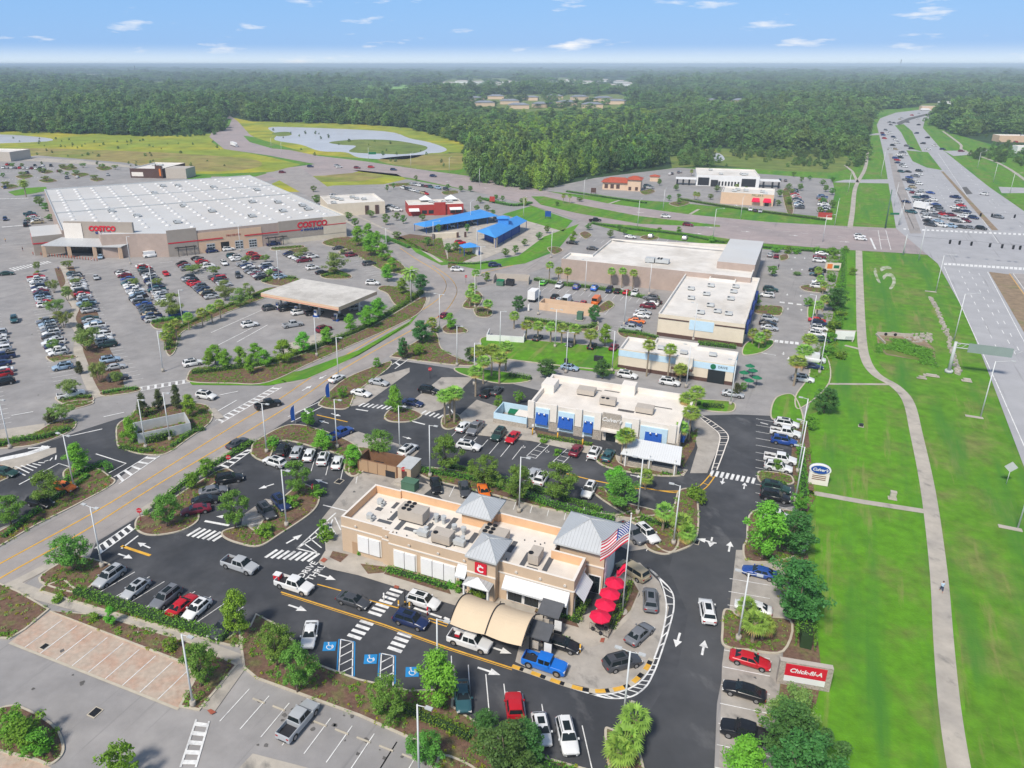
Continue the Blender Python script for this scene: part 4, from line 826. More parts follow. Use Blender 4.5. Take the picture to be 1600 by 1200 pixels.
part('body', 'util_green', tb, lambda b: b.box(-1.3, 1.3, -.9, .9, .15, 1.7)); part('base', 'concrete', tb, lambda b: b.box(-1.5, 1.5, -1.1, 1.1, 0, .15)); part('lid', 'util_green', tb, lambda b: b.box(-1.35, 1.35, -.95, .95, 1.705, 1.8))
# --- coffee house, pale block, long pale store ---
b3 = place('coffee_shop', (965, 575), U, 'low cream coffee shop with a sky-blue band and white roof behind the blue-awning restaurant', 'coffee shop')
flat_block(b3, [(0, 0), (26.4, 0), (26.4, 9.5), (17, 9.5), (17, 11.8), (6.8, 11.8), (6.8, 9.5), (0, 9.5)], 5.0, 4.3, 'wall_cream', 'roof_white', 'roof_white', 'roof_white')
part('band', 'sky_wall', b3, lambda b: (b.box(-.05, 26.45, -.06, -.003, 3.2, 4.7), b.box(26.403, 26.46, 0, 9.4, 3.2, 4.7))); part('plinth', 'wall_brown', b3, lambda b: b.box(-.08, 26.5, -.08, -.003, 0, .9))
part('entrance', ['trim', 'wall_brown'], b3, lambda b: (b.box(13.6, 17.4, -1.2, -.085, 3.4, 5.6, 0), b.box(12.8, 17.6, -2.2, -1.21, 2.7, 2.95, 1), b.box(13.8, 17.2, -1.3, -.9, 2.9, 3.4, 0))); part('door', 'glass_dark', b3, lambda b: b.box(14.2, 16.8, -.16, -.09, 0, 2.5)); part('window', 'glass_dark', b3, lambda b: b.box(20.9, 24.7, -.16, -.09, 0, 3.2))
em = part('emblem', 'green', b3, lambda b: b.cyl((21.9, -.2, 4.0), (21.9, -.07, 4.0), .62, n=16)); text_obj('DRIVE', .8, 'dark_metal', b3, (24.0, -.07, 4.0), FR, 'lettering', .03)
for x, y in ((9, 5.5), (14.5, 4.6), (21, 6.0)): rooftop_unit(b3, x, y, 4.33, 1.7, 1.3, .8, 0, 'unit_grey')
for k, (x, y) in enumerate(((28.5, 4), (30.3, 6.3), (29.4, 9), (31.5, 2.0), (30.0, -.5))):
    t = addobj('parasol', None, None); t.location = b3.matrix_world @ Vector((0, 0, 0)); q = G(965, 575)+dirv(U)*x+dirv(V)*y; t.location = (q.x, q.y, .1)
    tag(t, f"dark green parasol, {('nearest to the wall','second back from the wall','farthest back','outermost on the lot side','foremost')[k]} on the coffee shop terrace", 'parasol', 'green parasols on the coffee shop terrace')
    c = MB(); c.cyl((0, 0, 2.0), (0, 0, 2.6), 1.15, .02, n=8, smooth=False, cap=False); c.build('cover', M['green'], t); c = MB(); c.cyl((0, 0, 0), (0, 0, 2.6), .04, n=5); c.build('pole', M['dark_metal'], t)
b4 = place('shop_block', (1032, 525), U, 'white shop block with narrow blue bay and long white roof, before the long store', 'shop')
flat_block(b4, [(-1, 0), (21, 0), (21, 24), (20.3, 24), (20.3, 48), (14, 48), (14, 42.6), (6.8, 42.6), (6.8, 48), (-1.2, 48), (-1.2, 22), (-5, 22), (-5, 2) ] if False else [(-1, 0), (21, 0), (21, 50), (14, 50), (14, 44), (6.8, 44), (6.8, 49), (-1.2, 49), (-1.2, 0.5)], 6.2, 5.4, 'wall_cream', 'roof_white', 'roof_white', 'roof_white')
part('band', ['wall_brown', 'sky_wall'], b4, lambda b: (b.box(-1, 7, -.15, -.003, 4.9, 5.2, 0), b.box(13.6, 21.2, -.15, -.003, 4.9, 5.2, 0), b.box(7.2, 13.4, -.1, -.003, 2.9, 5.6, 1), b.box(-1.05, 21.05, -.1, -.003, 0, 1.0, 0)))
part('awning', 'navy', b4, lambda b: [b.box(21.003, 21.7, y, y+4.5, 2.6, 5.4) for y in (3, 12, 22, 33)])
for x, y in ((3, 30), (8, 36), (8, 26), (15, 38), (15, 32), (4.5, 20), (15, 24), (10.5, 15), (13, 10), (16, 9), (9, 7)): rooftop_unit(b4, x, y, 5.43, 1.9, 1.5, .9, 1, 'unit_grey')
b5 = place('store', (880, 432), U, 'long low store with rose-brown block walls and a flat white roof', 'store')
flat_block(b5, [(.5, -3.5), (.8, 6.5), (8, 6.5), (8, 33), (61, 33), (61, -2), (38, -2), (38, -3)][::1] if False else [(0, -3), (61, -3), (61, 46), (8, 34), (8, 7), (0, 7)], 7.0, 6.3, 'wall_rose', 'roof_white', 'roof_white', 'roof_white')
part('tower', ['roof_membrane', 'wall_rose'], b5, lambda b: b.box(49.5, 61.2, 8, 46, 6.35, 8.6, 1, top=0)); part('roof_ridge', 'trim', b5, lambda b: b.box(8.5, 49, 33.4, 34, 7.0, 7.3)); rooftop_unit(b5, 28, 7, 6.35, 3.0, 2.4, 1.6, 0, 'unit_grey'); rooftop_unit(b5, 32, 7.5, 6.35, 4.4, 2.6, 1.4, 6, 'unit_grey')
# --- warehouse club: origin at the right front corner, x runs left (negative), y into depth ---
b6 = place('warehouse_store', (527, 372), CU, 'very large warehouse store with beige walls, a red stripe and a long light grey roof', 'warehouse')
WL, WD, WH = 102.0, 146.0, 9.0
flat_block(b6, [(-WL, 27), (-90, 27), (-90, 11), (-78, 6), (-68, 0), (4, 0), (4, WD), (-WL, WD)], WH, WH-.5, 'wall_rose', 'roof_membrane', 'unit_grey', 'unit_grey', .5)
part('wall_panel', ['wall_sand', 'wall_greige', 'wall_cream'], b6, lambda b: (b.box(-57, -32, -.15, -.003, 0, 8.0, 0), b.box(-25, -6, -.3, -.003, 2.3, 9.4, 1), b.box(-24, 4.2, -.2, -.003, 0, 2.296, 2), b.box(-5.996, 4.2, -.3, -.003, 2.3, 9.4, 2), b.box(-68.2, -57.2, -.3, -.003, 0, 10.2, 1)))
part('wall_panel', 'wall_cream', b6, lambda b: b.box(4.003, 4.2, 0, 30, 0, 9.4), 'cream side wall')
part('stripe', 'red', b6, lambda b: (b.box(-68, -47.5, -.36, -.31, 5.0, 5.45), b.box(-39, -25.4, -.36, -.31, 5.0, 5.45), b.box(-25, -15.5, -.36, -.31, 5.0, 5.45), b.box(-5.6, 4.3, -.36, -.31, 5.9, 6.2)))
text_obj('COSTCO', 3.1, 'red', b6, (-10.8, -.33, 7.0), FR, 'lettering', .08, .12, .14, 1.02); text_obj('WHOLESALE', 1.25, 'navy', b6, (-10.4, -.33, 4.95), FR, 'lettering', .06, .12, .08, 1.25); part('lettering_bar', 'blue', b6, lambda b: b.box(-15.7, -5.3-.9, -.35, -.305, 4.45, 5.4) if False else b.box(-15.8, -14.9, -.35, -.305, 4.6, 5.3))
text_obj('TIRE CENTER', 1.0, 'wall_red', b6, (-43.3, -.2, 5.9), FR, 'lettering', .04)
for x, op in ((-54, 0), (-48.5, 1), (-43, 0), (-37.5, 0)):
    d = part('roller_door', 'black' if op else 'unit_grey', b6, lambda b: b.box(x, x+3.2, -.2, -.155, 0, 3.6)); 
    if not op: part('pane', 'glass_dark', d, lambda b: [b.box(x+.2+k*1.0, x+1.0+k*1.0, -.24, -.203, z, z+.6) for k in range(3) for z in (.5, 1.5, 2.5)])
for x0, x1 in ((-66, -58), (-31, -22)):
    part('trellis', 'dark_metal', b6, lambda b: (b.box(x0, x1, -1.6, -1.4, 3.3, 3.5), b.box(x0, x1, -.8, -.6, 3.3, 3.5), [b.box(x0+1+k*3, x0+1.2+k*3, -1.7, -.4, 3.55, 3.7) for k in range(3)], [b.box(x0+1+k*3, x0+1.2+k*3, -1.6, -1.4, 0, 3.3) for k in range(3)]))
# roof domes
def f(b):
    for i in range(13):
        for j in range(17):
            x, y = -96+i*7.9, 10+j*8.0
            if (x < -88 and y < 32) or (x < -64 and y < 14): continue
            for k in range(8):
                t0, t1 = k*math.pi/4, (k+1)*math.pi/4; b.face([(x+1.15*math.cos(t0), y+.8*math.sin(t0), WH-.45), (x+1.15*math.cos(t1), y+.8*math.sin(t1), WH-.45), (x+.6*math.cos(t1), y+.4*math.sin(t1), WH+.1), (x+.6*math.cos(t0), y+.4*math.sin(t0), WH+.1)], 0, True)
            b.face([(x+.6*math.cos(k*math.pi/4), y+.4*math.sin(k*math.pi/4), WH+.1) for k in range(8)], 0, True)
sk = part('skylight', 'skylight_white', b6, f); tag(sk, kind='stuff')
part('roof_seam', 'unit_grey', b6, lambda b: (b.box(-101, 3.5, 70, 70.7, WH-.49, WH-.1), b.box(-101, 3.5, 103, 103.6, WH-.49, WH-.2), b.box(3.2-5, 3.4-5, 1, 60, WH-.49, WH-.15)))
for x, y in ((-80, 62), (-72, 45), (-50, 60), (-42, 40), (-20, 55), (-10, 48), (-30, 20), (-60, 22), (-15, 25), (-55, 105), (-25, 110), (-40, 125), (-47, 128), (-8, 90), (-4, 24), (-3, 34)): rooftop_unit(b6, x, y, WH-.47, 2.6, 3.2, 1.2, 1, 'unit_grey')
# entrance corner: sloping gable sign wall, canopy with piers, wing
part('sign_wall', ['wall_greige', 'trim'], b6, lambda b: (b.prism([(-101, 26), (-78.5, 10.4), (-77.8, 11.4), (-100.3, 27)], 4.6, 12.4, 0), b.prism([(-101.3, 26.0), (-101, 25.7), (-95.2, 21.7), (-95.4, 21.9)], 4.6, 12, 1)))
ang = math.atan2(10.4-26, -78.5+101)
text_obj('COSTCO', 2.6, 'red', b6, (-88.6, 17.2, 9.9), (R(90), 0, ang), 'lettering', .08, .12, .12); text_obj('WHOLESALE', 1.0, 'navy', b6, (-88.4, 17.1, 8.2), (R(90), 0, ang), 'lettering', .06, .12, .07, 1.15)
part('entrance_canopy', 'metal_roof', b6, lambda b: (b.face([(-110, 24, 4.6), (-84, 6, 4.6), (-76, 9.5, 6.2), (-101, 28, 6.6)]), b.face([(-110, 24, 4.3), (-101, 28, 6.3), (-76, 9.5, 5.9), (-84, 6, 4.3)]), b.face([(-110, 24, 4.3), (-84, 6, 4.3), (-84, 6, 4.6), (-110, 24, 4.6)])))
part('pier', 'wall_sand', b6, lambda b: [b.obox((-109.3+k*8.3, 24.2-k*5.7), 0, 1.3, 1.3, 0, 4.3) for k in range(4)]); part('entrance', 'glass_dark', b6, lambda b: b.prism([(-101, 27), (-78, 11), (-77.5, 11.6), (-100.5, 27.6)], 0, 4.5))
part('wing', ['wall_greige', 'roof_membrane', 'red'], b6, lambda b: (b.box(-112.5, -102.05, 28, 50, 0, 7.4, 0, top=1), b.box(-112.6, -102, 27.9, 27.99, 4.4, 4.8, 2), b.box(-112.6, -112.51, 27.9, 50, 4.4, 4.8, 2)))
BO = 'first second third fourth fifth sixth seventh eighth ninth tenth eleventh twelfth thirteenth fourteenth fifteenth sixteenth seventeenth eighteenth nineteenth twentieth twenty-first twenty-second twenty-third twenty-fourth'.split()
for k in range(24):
    q = G(52, 398)+(G(152, 408)-G(52, 398))*(k/23); o = MB(); o.cyl((0, 0, 0), (0, 0, 1.1), .14, n=6); o = o.build('bollard', M['tile_red'], None, (q.x, q.y, .05)); tag(o, f"red bollard, {BO[k]} from the left at the warehouse entrance", 'bollard', 'bollards at the warehouse entrance')
# fuel canopy
b7 = place('fuel_canopy', (428, 485), 119.5, 'flat fuel station canopy with dusty white top and sandy edge over pump islands', 'canopy')
o_ = [Vector(G(*p)[:2]+(0,)) for p in ()]
inv = (Matrix.Translation(b7.location) @ Matrix.Rotation(R(90-119.5), 4, 'Z')).inverted()
cc = [inv @ G(x, y, 5) for x, y in ((410, 461), (530, 482), (590, 457), (468, 437))]
x0, x1 = (cc[0].x+cc[3].x)/2, (cc[1].x+cc[2].x)/2; y0, y1 = (cc[0].y+cc[1].y)/2, (cc[2].y+cc[3].y)/2
part('roof', ['roof_dirty', 'wall_sand'], b7, lambda b: b.box(x0, x1, y0, y1, 4.3, 5.4, 1, top=0)); part('stripe', 'red', b7, lambda b: b.box(x0+.1, x1-.1, y0-.03, y0-.002, 4.55, 4.62))
for i in range(4):
    for j in range(2):
        px_, py_ = x0+3.5+i*(x1-x0-7)/3, y0+4.5+j*(y1-y0-9)
        part('column', 'white', b7, lambda b: b.box(px_-.25, px_+.25, py_-.25, py_+.25, 0, 4.3))
        if j == 0:
            q = b7.location+Matrix.Rotation(R(90-119.5), 3, 'Z') @ Vector((px_, py_-1.6, 0)); pm = empty('fuel_pump', (q.x, q.y, .06), R(90-119.5), f"blue and white fuel pump, {('leftmost','second','third','rightmost')[i]} of the front ones under the dusty canopy", 'fuel pump', 'fuel pumps under the canopy')
            part('base', 'blue', pm, lambda b: b.box(-.9, .9, -.45, .45, 0, .5)); part('body', 'white', pm, lambda b: b.box(-.5, .5, -.3, .3, .503, 2.2)); part('screen', 'blue', pm, lambda b: b.box(-.4, .4, -.35, -.303, 1.3, 1.9))
# --- car wash ---
def tilt_roof(name, q, z_e, z_r, label, cat, m, posts):
    """roof whose eave corners are given as photo pixels at height z_e, ridge along the long axis"""
    P = [G(x, y, z_e) for x, y in q]; c = sum(P, Vector())/4; t = empty(name, (c.x, c.y, 0), 0, label, cat); P = [Vector((p.x-c.x, p.y-c.y, z_e)) for p in P]
    a = (P[0]+P[3])/2; b_ = (P[1]+P[2])/2; d = (b_-a)*.08; r0, r1 = a+d, b_-d; r0.z = r1.z = z_r
    part('roof', m, t, lambda b: (b.face([P[0], P[1], r1, r0]), b.face([P[1], P[2], r1]), b.face([P[2], P[3], r0, r1]), b.face([P[3], P[0], r0])))
    part('post', 'blue', t, lambda b: [b.cyl((P[i]*.96+(P[(i+1) % 4]-P[i])*.96*k/posts).xy.to_3d(), ((P[i]*.96+(P[(i+1) % 4]-P[i])*.96*k/posts).xy.to_3d()+Vector((0, 0, z_e-.02))), .13, n=6) for i in (0, 2) for k in range(posts+1)]); return t, P
tilt_roof('vacuum_canopy', [(664, 355), (779, 337), (750, 327), (645, 350)], 3.2, 4.6, 'long bright blue canopy over the car wash vacuum bays', 'canopy', 'canopy_blue', 7)
t_, P_ = tilt_roof('car_wash', [(774, 372), (824, 345), (798, 341), (744, 361)], 4.2, 6.4, 'car wash tunnel with bright blue roof, blue walls and stone entrance arch', 'car wash', 'canopy_blue', 4)
part('wall', ['blue', 'stone', 'glass_dark'], t_, lambda b: (b.prism([(p.x*.7, p.y*.7) for p in P_], 0, 4.15, 0), b.obox((P_[0].x*.93+P_[3].x*.0, P_[0].y*.93), 30, 1.2, 1.2, 0, 4.0, 1)))
part('cupola', 'canopy_blue', t_, lambda b: (b.box(-2.2, 2.2, -1.8, 1.8, 5.6, 8.0), b.hip(-2.8, 2.8, -2.4, 2.4, 8.1, 9.0)))
t_ = place('pay_booth', (733, 398), 70, 'small car wash pay booth with blue roof and white sides', 'booth'); part('roof', 'canopy_blue', t_, lambda b: b.hip(-3.2, 3.6, -2.6, 2.6, 3.4, 4.8)); part('wall', 'white', t_, lambda b: b.box(2.1, 3.0, -2, 2, 0, 3.3)); part('post', 'blue', t_, lambda b: [b.box(x-.12, x+.12, y-.12, y+.12, 0, 3.28) for x in (-2.9, 3.3) for y in (-2.3, 2.3)])
t_ = place('equipment_block', (694, 372), 75, 'low sand-coloured equipment wall between the blue canopies', 'wall'); part('body', 'wall_cream', t_, lambda b: b.box(-5, 6, -.8, 1.2, 0, 2.2)); part('machine', 'wall_brown', t_, lambda b: [b.box(x, x+.9, -1.2, -.805, 0, 2.3) for x in (-5.4, 5.2, 8.6)])
# --- red restaurant and other blocks in the middle distance ---
def simple(name, o, h, x0, x1, y0, y1, H, wall, roof, label, cat, units=3, cap='trim'):
    t = place(name, o, h, label, cat); flat_block(t, [(x0, y0), (x1, y0), (x1, y1), (x0, y1)], H, H-.7, wall, roof, cap, roof)
    r = random.Random(int(o[0]))
    for k in range(units): rooftop_unit(t, r.uniform(x0+3, x1-3), r.uniform(y0+3, y1-3), H-.67, 2.4, 1.8, 1.1, 1, 'unit_grey')
    return t
t_ = simple('restaurant', (663, 335), 80, -8, 19, -3, 12, 5.2, 'wall_red', 'roof_white', 'red walled restaurant with white trim and small gables beyond the car wash', 'restaurant', 4)
part('gable', ['wall_red', 'white'], t_, lambda b: (b.box(4.5, 10, -4, -3.02, 0, 6.2, 0), b.hip(-1, 5, 8, 13, 5.6, 7.6, 1), b.hip(12, 18, 8, 13, 5.6, 7.6, 1), b.face([(-8, -6, 2.6), (-3, -6, 2.6), (-3, -3.01, 3.6), (-8, -3.01, 3.6)], 1), b.face([(12, -5, 2.6), (18, -5, 2.6), (18, -3.01, 3.6), (12, -3.01, 3.6)], 1))); part('window', 'glass_dark', t_, lambda b: [b.box(x, x+2.4, -3.08, -3.003, .8, 2.5) for x in (-1.5, 1.8, 12.4, 15.2)])
t_ = simple('restaurant', (557, 335), 72, -14, 14, -2, 24, 6, 'wall_cream', 'roof_white', 'cream box restaurant with rooftop units between the grass field and the car wash', 'restaurant', 7); part('door', 'wall_brown', t_, lambda b: [b.box(x, x+1.8, -2.3, -2.003, 0, 4.4) for x in (4, 9)])
t_ = simple('restaurant', (1125, 318), 112, 0, 26, 0, 22, 6, 'wall_sand', 'roof_white', 'sand-coloured restaurant with red awnings across the wide road', 'restaurant', 5)
part('awning', 'red_cloth', t_, lambda b: [b.face([(x, -1.6, 2.6), (x+4, -1.6, 2.6), (x+3.6, -.02, 4.0), (x+.4, -.02, 4.0)]) for x in (15.5, 21)]+[b.box(x, x+4, -1.62, -1.6, 2.0, 2.6) for x in (15.5, 21)]); text_obj("MILLER'S", 1.5, 'green', t_, (18, -.05, 5.2), FR, 'lettering', .03); part('door', 'glass_dark', t_, lambda b: b.box(22, 24, -.06, -.003, 0, 2.5))
t_ = simple('restaurant', (1087, 290), 105, 0, 36, 0, 34, 6.5, 'white', 'roof_white', 'white restaurant with tall dark openings and side canopies, farthest across the wide road', 'restaurant', 5)
part('opening', 'dark_metal', t_, lambda b: (b.box(1, 7.5, -.1, -.003, .4, 5), b.box(26, 34, -.1, -.003, .4, 5), [b.box(13+k*1.8, 14+k*1.8, -.1, -.003, .5, 3) for k in range(7)], b.box(8.5, 12.5, -1.5, -.003, 0, 3.8))); part('canopy', ['white', 'dark_metal'], t_, lambda b: (b.box(-12, -.1, -1, 6, 3.6, 4.0, 0), b.box(36.1, 48, 2, 10, 3.6, 4.0, 0), [b.box(x, x+1, 0, .8, 0, 3.6, 1) for x in (-11.5, -8, -4.5, 38, 43, 46.5)]))
t_ = place('restaurant', (941, 296), 108, 'small restaurant with red tiled hip roofs and peach walls by the wood', 'restaurant')
part('wall', 'stucco', t_, lambda b: (b.box(0, 17, 0, 12, 0, 4.2), b.box(14.5, 22, -1.2, 8, 0, 6.4))); part('roof', 'tile_red', t_, lambda b: (b.hip(-1, 17, -1, 13, 4.4, 6.6, 0, 8), b.hip(13.8, 22.7, -2, 9, 6.55, 8.2, 0, 2))); part('window', 'wall_brown', t_, lambda b: [b.box(x, x+2, -.08, -.003, .8, 3.2) for x in (1.2, 4.6, 8)]+[b.box(x, x+1.6, -1.28, -1.203, .4, 2.4) for x in (15.2, 19)])
t_ = place('cabin', (1022, 283), 108, 'tiny peach hut with dark door behind the red-tiled restaurant', 'hut'); part('wall', 'stucco', t_, lambda b: b.box(-2.5, 3, -2, 2, 0, 3)); part('roof', 'leaf_olive', t_, lambda b: b.hip(-3, 3.5, -2.5, 2.5, 3.15, 4.4)) if False else part('roof', 'tile_red', t_, lambda b: b.hip(-3, 3.5, -2.5, 2.5, 3.15, 4.2))
t_ = simple('shop', (207, 277), 98, 0, 22, -2, 30, 6, 'wall_brown', 'roof_white', 'dark brown shop with white roof beyond the warehouse store', 'shop', 5); part('sign_wall', ['wall_brown', 'orange', 'trim'], t_, lambda b: (b.box(18, 22.6, -2.6, -2.01, 0, 8, 0), b.box(20.5, 21.6, -2.7, -2.61, 1.5, 6, 1), b.box(1, 9, -2.1, -2.01, 1, 3.6, 2))); part('shop_front', 'unit_beige', t_, lambda b: b.box(24, 38, -1, 12, 0, 6.2)) 
t_ = simple('storage_building', (-8, 252), 100, -30, 14, 0, 22, 7, 'unit_beige', 'roof_white', 'pale grey box building at the left edge beyond the parked cars', 'building', 2)
for k, (x, y, wd, dp, m_, lb) in enumerate(((1560, 222, 26, 14, 'wall_sand', 'sand-roofed shop row at the right edge beyond the highway'), (1475, 165, 60, 30, 'white', 'large white-roofed dealership beyond the bend of the highway'), (1520, 163, 40, 26, 'wall_sand', 'pale building behind the trees right of the highway bend'), (1580, 160, 36, 20, 'stucco', 'low peach building among trees at the far right'), (1440, 172, 20, 12, 'stucco', 'low tan building beside the highway bend'), (1588, 240, 14, 9, 'white', 'white shed near the right edge beyond the footpath'))):
    simple('building', (x, y), 100, 0, wd, 0, dp, 6, m_, 'roof_white' if m_ != 'wall_sand' else 'roof_cream', lb, 'building', 1)
# ---------------- vehicles ----------------
SPEC = {  # L, W, belt, roof, windshield base, roof front, roof rear, rear base, roof half width, bed?
 'sedan': (4.8, 1.84, .95, 1.43, 1.05, .30, -1.05, -1.85, .60, 0), 'hatch': (4.4, 1.8, .98, 1.52, 1.05, .35, -1.35, -1.95, .62, 0),
 'suv': (4.8, 1.92, 1.08, 1.72, 1.15, .50, -1.85, -2.2, .70, 0), 'pickup': (5.7, 2.0, 1.18, 1.88, 1.45, .80, -.70, -.85, .72, 1),
 'van': (5.8, 2.0, 1.25, 2.45, 2.1, 1.35, -2.7, -2.8, .88, 0), 'minivan': (5.1, 1.98, 1.1, 1.76, 1.6, .75, -2.1, -2.4, .74, 0), 'jeep': (5.5, 1.95, 1.2, 1.86, 1.0, .85, -.75, -.8, .74, 1)}
def car_meshes(kind):
    L, W, bz, rz, wb, rf, rr_, rb, rw, bed = SPEC[kind]; h = L/2; w = W/2; boxy = kind in ('van', 'jeep')
    out = {}
    b = MB()
    hood = bz-(.12 if not boxy else .02)
    st = [(h, w*.74, .38, hood-.28), (h-.1, w*.9, .26, hood-.14), (h-.5, w*.98, .2, hood-.05), (wb, w, .2, bz), (0, w, .2, bz+.01), (rb, w, .22, bz)]
    if not bed: st += [(-h+.22, w*.95, .24, bz-.03 if kind in ('suv', 'van', 'minivan', 'hatch') else bz+.02), (-h+.05, w*.88, .3, bz-.1), (-h, w*.8, .4, bz-.25)]
    else: st += [(rb-.06, w, .22, bz), (rb-.061, w, .22, bz, 1), (-h+.12, w, .24, bz, 1), (-h+.119, w, .24, bz), (-h+.02, w*.97, .3, bz-.02), (-h, w*.94, .4, bz-.15)]
    rings = []
    for s_ in st:
        x, ww, z0, z1 = s_[:4]; q = len(s_) > 4
        half = [(ww*.86, z0), (ww, z0+.22), (ww*1.0, z1-.16), (ww*.955, z1-.03), (ww*.88, z1), (ww*.87, z1-.5 if q else z1+.01), (ww*.45, z1-.5 if q else z1+.03)]
        rings.append([(x, y, z) for y, z in half]+[(x, 0, half[-1][1]+.005)]+[(x, -y, z) for y, z in reversed(half)])
    n = len(rings[0]); base = len(b.v)
    for r in rings: b.v += r
    for i in range(len(rings)-1):
        for j in range(n-1):
            b.f.append((base+i*n+j, base+i*n+j+1, base+(i+1)*n+j+1, base+(i+1)*n+j)); dark = bed and len(st[i]) > 4 and len(st[min(i+1, len(st)-1)]) > 4 and 5 <= j <= 9
            b.m.append(1 if dark else 0); b.sm.append(not bed)
        b.f.append((base+i*n+n-1, base+i*n, base+(i+1)*n, base+(i+1)*n+n-1)); b.m.append(1); b.sm.append(False)
    b.f.append(tuple(base+j for j in range(n))); b.f.append(tuple(base+(len(rings)-1)*n+j for j in reversed(range(n)))); b.m += [0, 0]; b.sm += [False, False]
    # greenhouse shell
    bw = w*.9; T = rz
    gs = [(wb-.02, bw, bw*.97, bz-.02, bz+.0), (rf, bw, rw, bz-.02, T-.03), ((rf+rr_)/2, bw, rw+.01, bz-.02, T), (rr_, bw, rw-.01, bz-.02, T-.04), (rb, bw, bw*.95, bz-.02, bz+.01)]
    gb = len(b.v)
    for x, yb, yr, z0, z1 in gs: b.v += [(x, yb, z0), (x, yr, z1-.03), (x, yr-.12, z1), (x, 0, z1+.025), (x, -yr+.12, z1), (x, -yr, z1-.03), (x, -yb, z0)]
    for i in range(4):
        for j in range(6): b.f.append((gb+i*7+j, gb+i*7+j+1, gb+(i+1)*7+j+1, gb+(i+1)*7+j)); b.m.append(0); b.sm.append(False)
    # arches
    r_w = .36 if kind not in ('pickup', 'jeep', 'van') else .41 if kind != 'jeep' else .46
    ax = (h-.95, -h+1.0)
    for x in ax:
        for s in (1, -1): b.face([(x+(r_w+.07)*math.cos(t), s*(w*1.003), max(.21, r_w+(r_w+.07)*math.sin(t))) for t in [k*math.pi/7 for k in range(8)]], 1)
    if kind == 'suv':
        for s in (1, -1): b.box(rr_+.1, rf-.1, s*(rw-.08)-.025, s*(rw-.08)+.025, T+.01, T+.05, 1)
    # bumper / grille / sills in dark
    b.box(h-.03, h+.015, -w*.5, w*.5, .32, hood-.38, 1); b.box(-h-.015, -h+.03, -w*.55, w*.55, .34, .5, 1)
    out['body'] = (b, ['paint', 'dark_metal'])
    def quad(a, c, d, e): g = MB(); g.face([a, c, d, e]); return g
    e = .012
    k0, k1 = .1, .9
    def lerp(p, q, t): return tuple(p[i]+(q[i]-p[i])*t for i in range(3))
    A, B_ = (wb-.02, bw*.93, bz+.02), (rf, rw*.93, T-.04)
    up = Vector((T-bz, 0, wb-rf)).normalized()*.02
    g = MB(); p1, p2 = lerp(A, B_, k0*.6), lerp(A, B_, k1+.04)
    g.face([(p1[0]+up.x, -p1[1], p1[2]+up.z), (p1[0]+up.x, p1[1], p1[2]+up.z), (p2[0]+up.x, p2[1], p2[2]+up.z), (p2[0]+up.x, -p2[1], p2[2]+up.z)]); out['windshield'] = (g, ['car_glass'])
    A, B_ = (rb, bw*.9, bz+.02), (rr_, rw*.9, T-.05); up = Vector((-(T-bz), 0, max(.05, rr_-rb))).normalized()*.02
    g = MB(); p1, p2 = lerp(A, B_, .15), lerp(A, B_, .92)
    g.face([(p1[0]+up.x, p1[1], p1[2]+up.z), (p1[0]+up.x, -p1[1], p1[2]+up.z), (p2[0]+up.x, -p2[1], p2[2]+up.z), (p2[0]+up.x, p2[1], p2[2]+up.z)]); out['rear_window'] = (g, ['car_glass'])
    for s in (1, -1):
        g = MB(); z0, z1 = bz+.03, T-.1; f0 = (z0-bz)/(T-bz); f1 = (z1-bz)/(T-bz)
        def sp(x0, x1, t0, t1):
            yb = bw+(rw-bw)*f0+.02; yt = bw+(rw-bw)*f1+.02
            g.face([(x0, s*yb, z0), (x1, s*yb, z0), (t1, s*yt, z1), (t0, s*yt, z1)])
        xm = (rf+rr_)/2+.1
        if kind == 'van': sp(rf+.1, wb-.15, rf+.1, rf+.12)
        else: sp(xm+.04, wb-.28, xm+.04, rf+.03); sp(max(rr_-.1, rb+.25), xm-.04, rr_+.12, xm-.04)
        out['side_window'+('' if s > 0 else '2')] = (g, ['car_glass'])
    g = MB(); g.cyl((0, -.11, 0), (0, .11, 0), r_w, n=14, m=0, smooth=False); g.cyl((0, .111, 0), (0, .125, 0), r_w*.62, n=10, m=1); g.cyl((0, -.125, 0), (0, -.111, 0), r_w*.62, n=10, m=1); out['wheel'] = (g, ['tyre', 'rim'])
    for s in (1, -1):
        g = MB(); g.box(h-.2, h-.005, s*w*.72-.17, s*w*.72+.17, hood-.33, hood-.17); out['headlight'+('' if s > 0 else '2')] = (g, ['lamp_clear'])
        g = MB(); g.box(-h-.01, -h+.14, s*w*.72-.16, s*w*.72+.16, bz-.36, bz-.16); out['taillight'+('' if s > 0 else '2')] = (g, ['lamp_red'])
        g = MB(); g.box(wb-.35, wb-.17, s*(w+.09)-.09, s*(w+.09)+.09, bz, bz+.14); out['side_mirror'+('' if s > 0 else '2')] = (g, ['paint'])
    if kind in ('suv', 'hatch'): g = MB(); g.box((rf+rr_)/2-.35, rf-.25, -.38, .38, T+.02, T+.035); out['sunroof'] = (g, ['car_glass'])
    out['_w'] = [(x, s*(w-.1), r_w) for x in ax for s in (1, -1)]
    return out
CM, CF = {}, {}
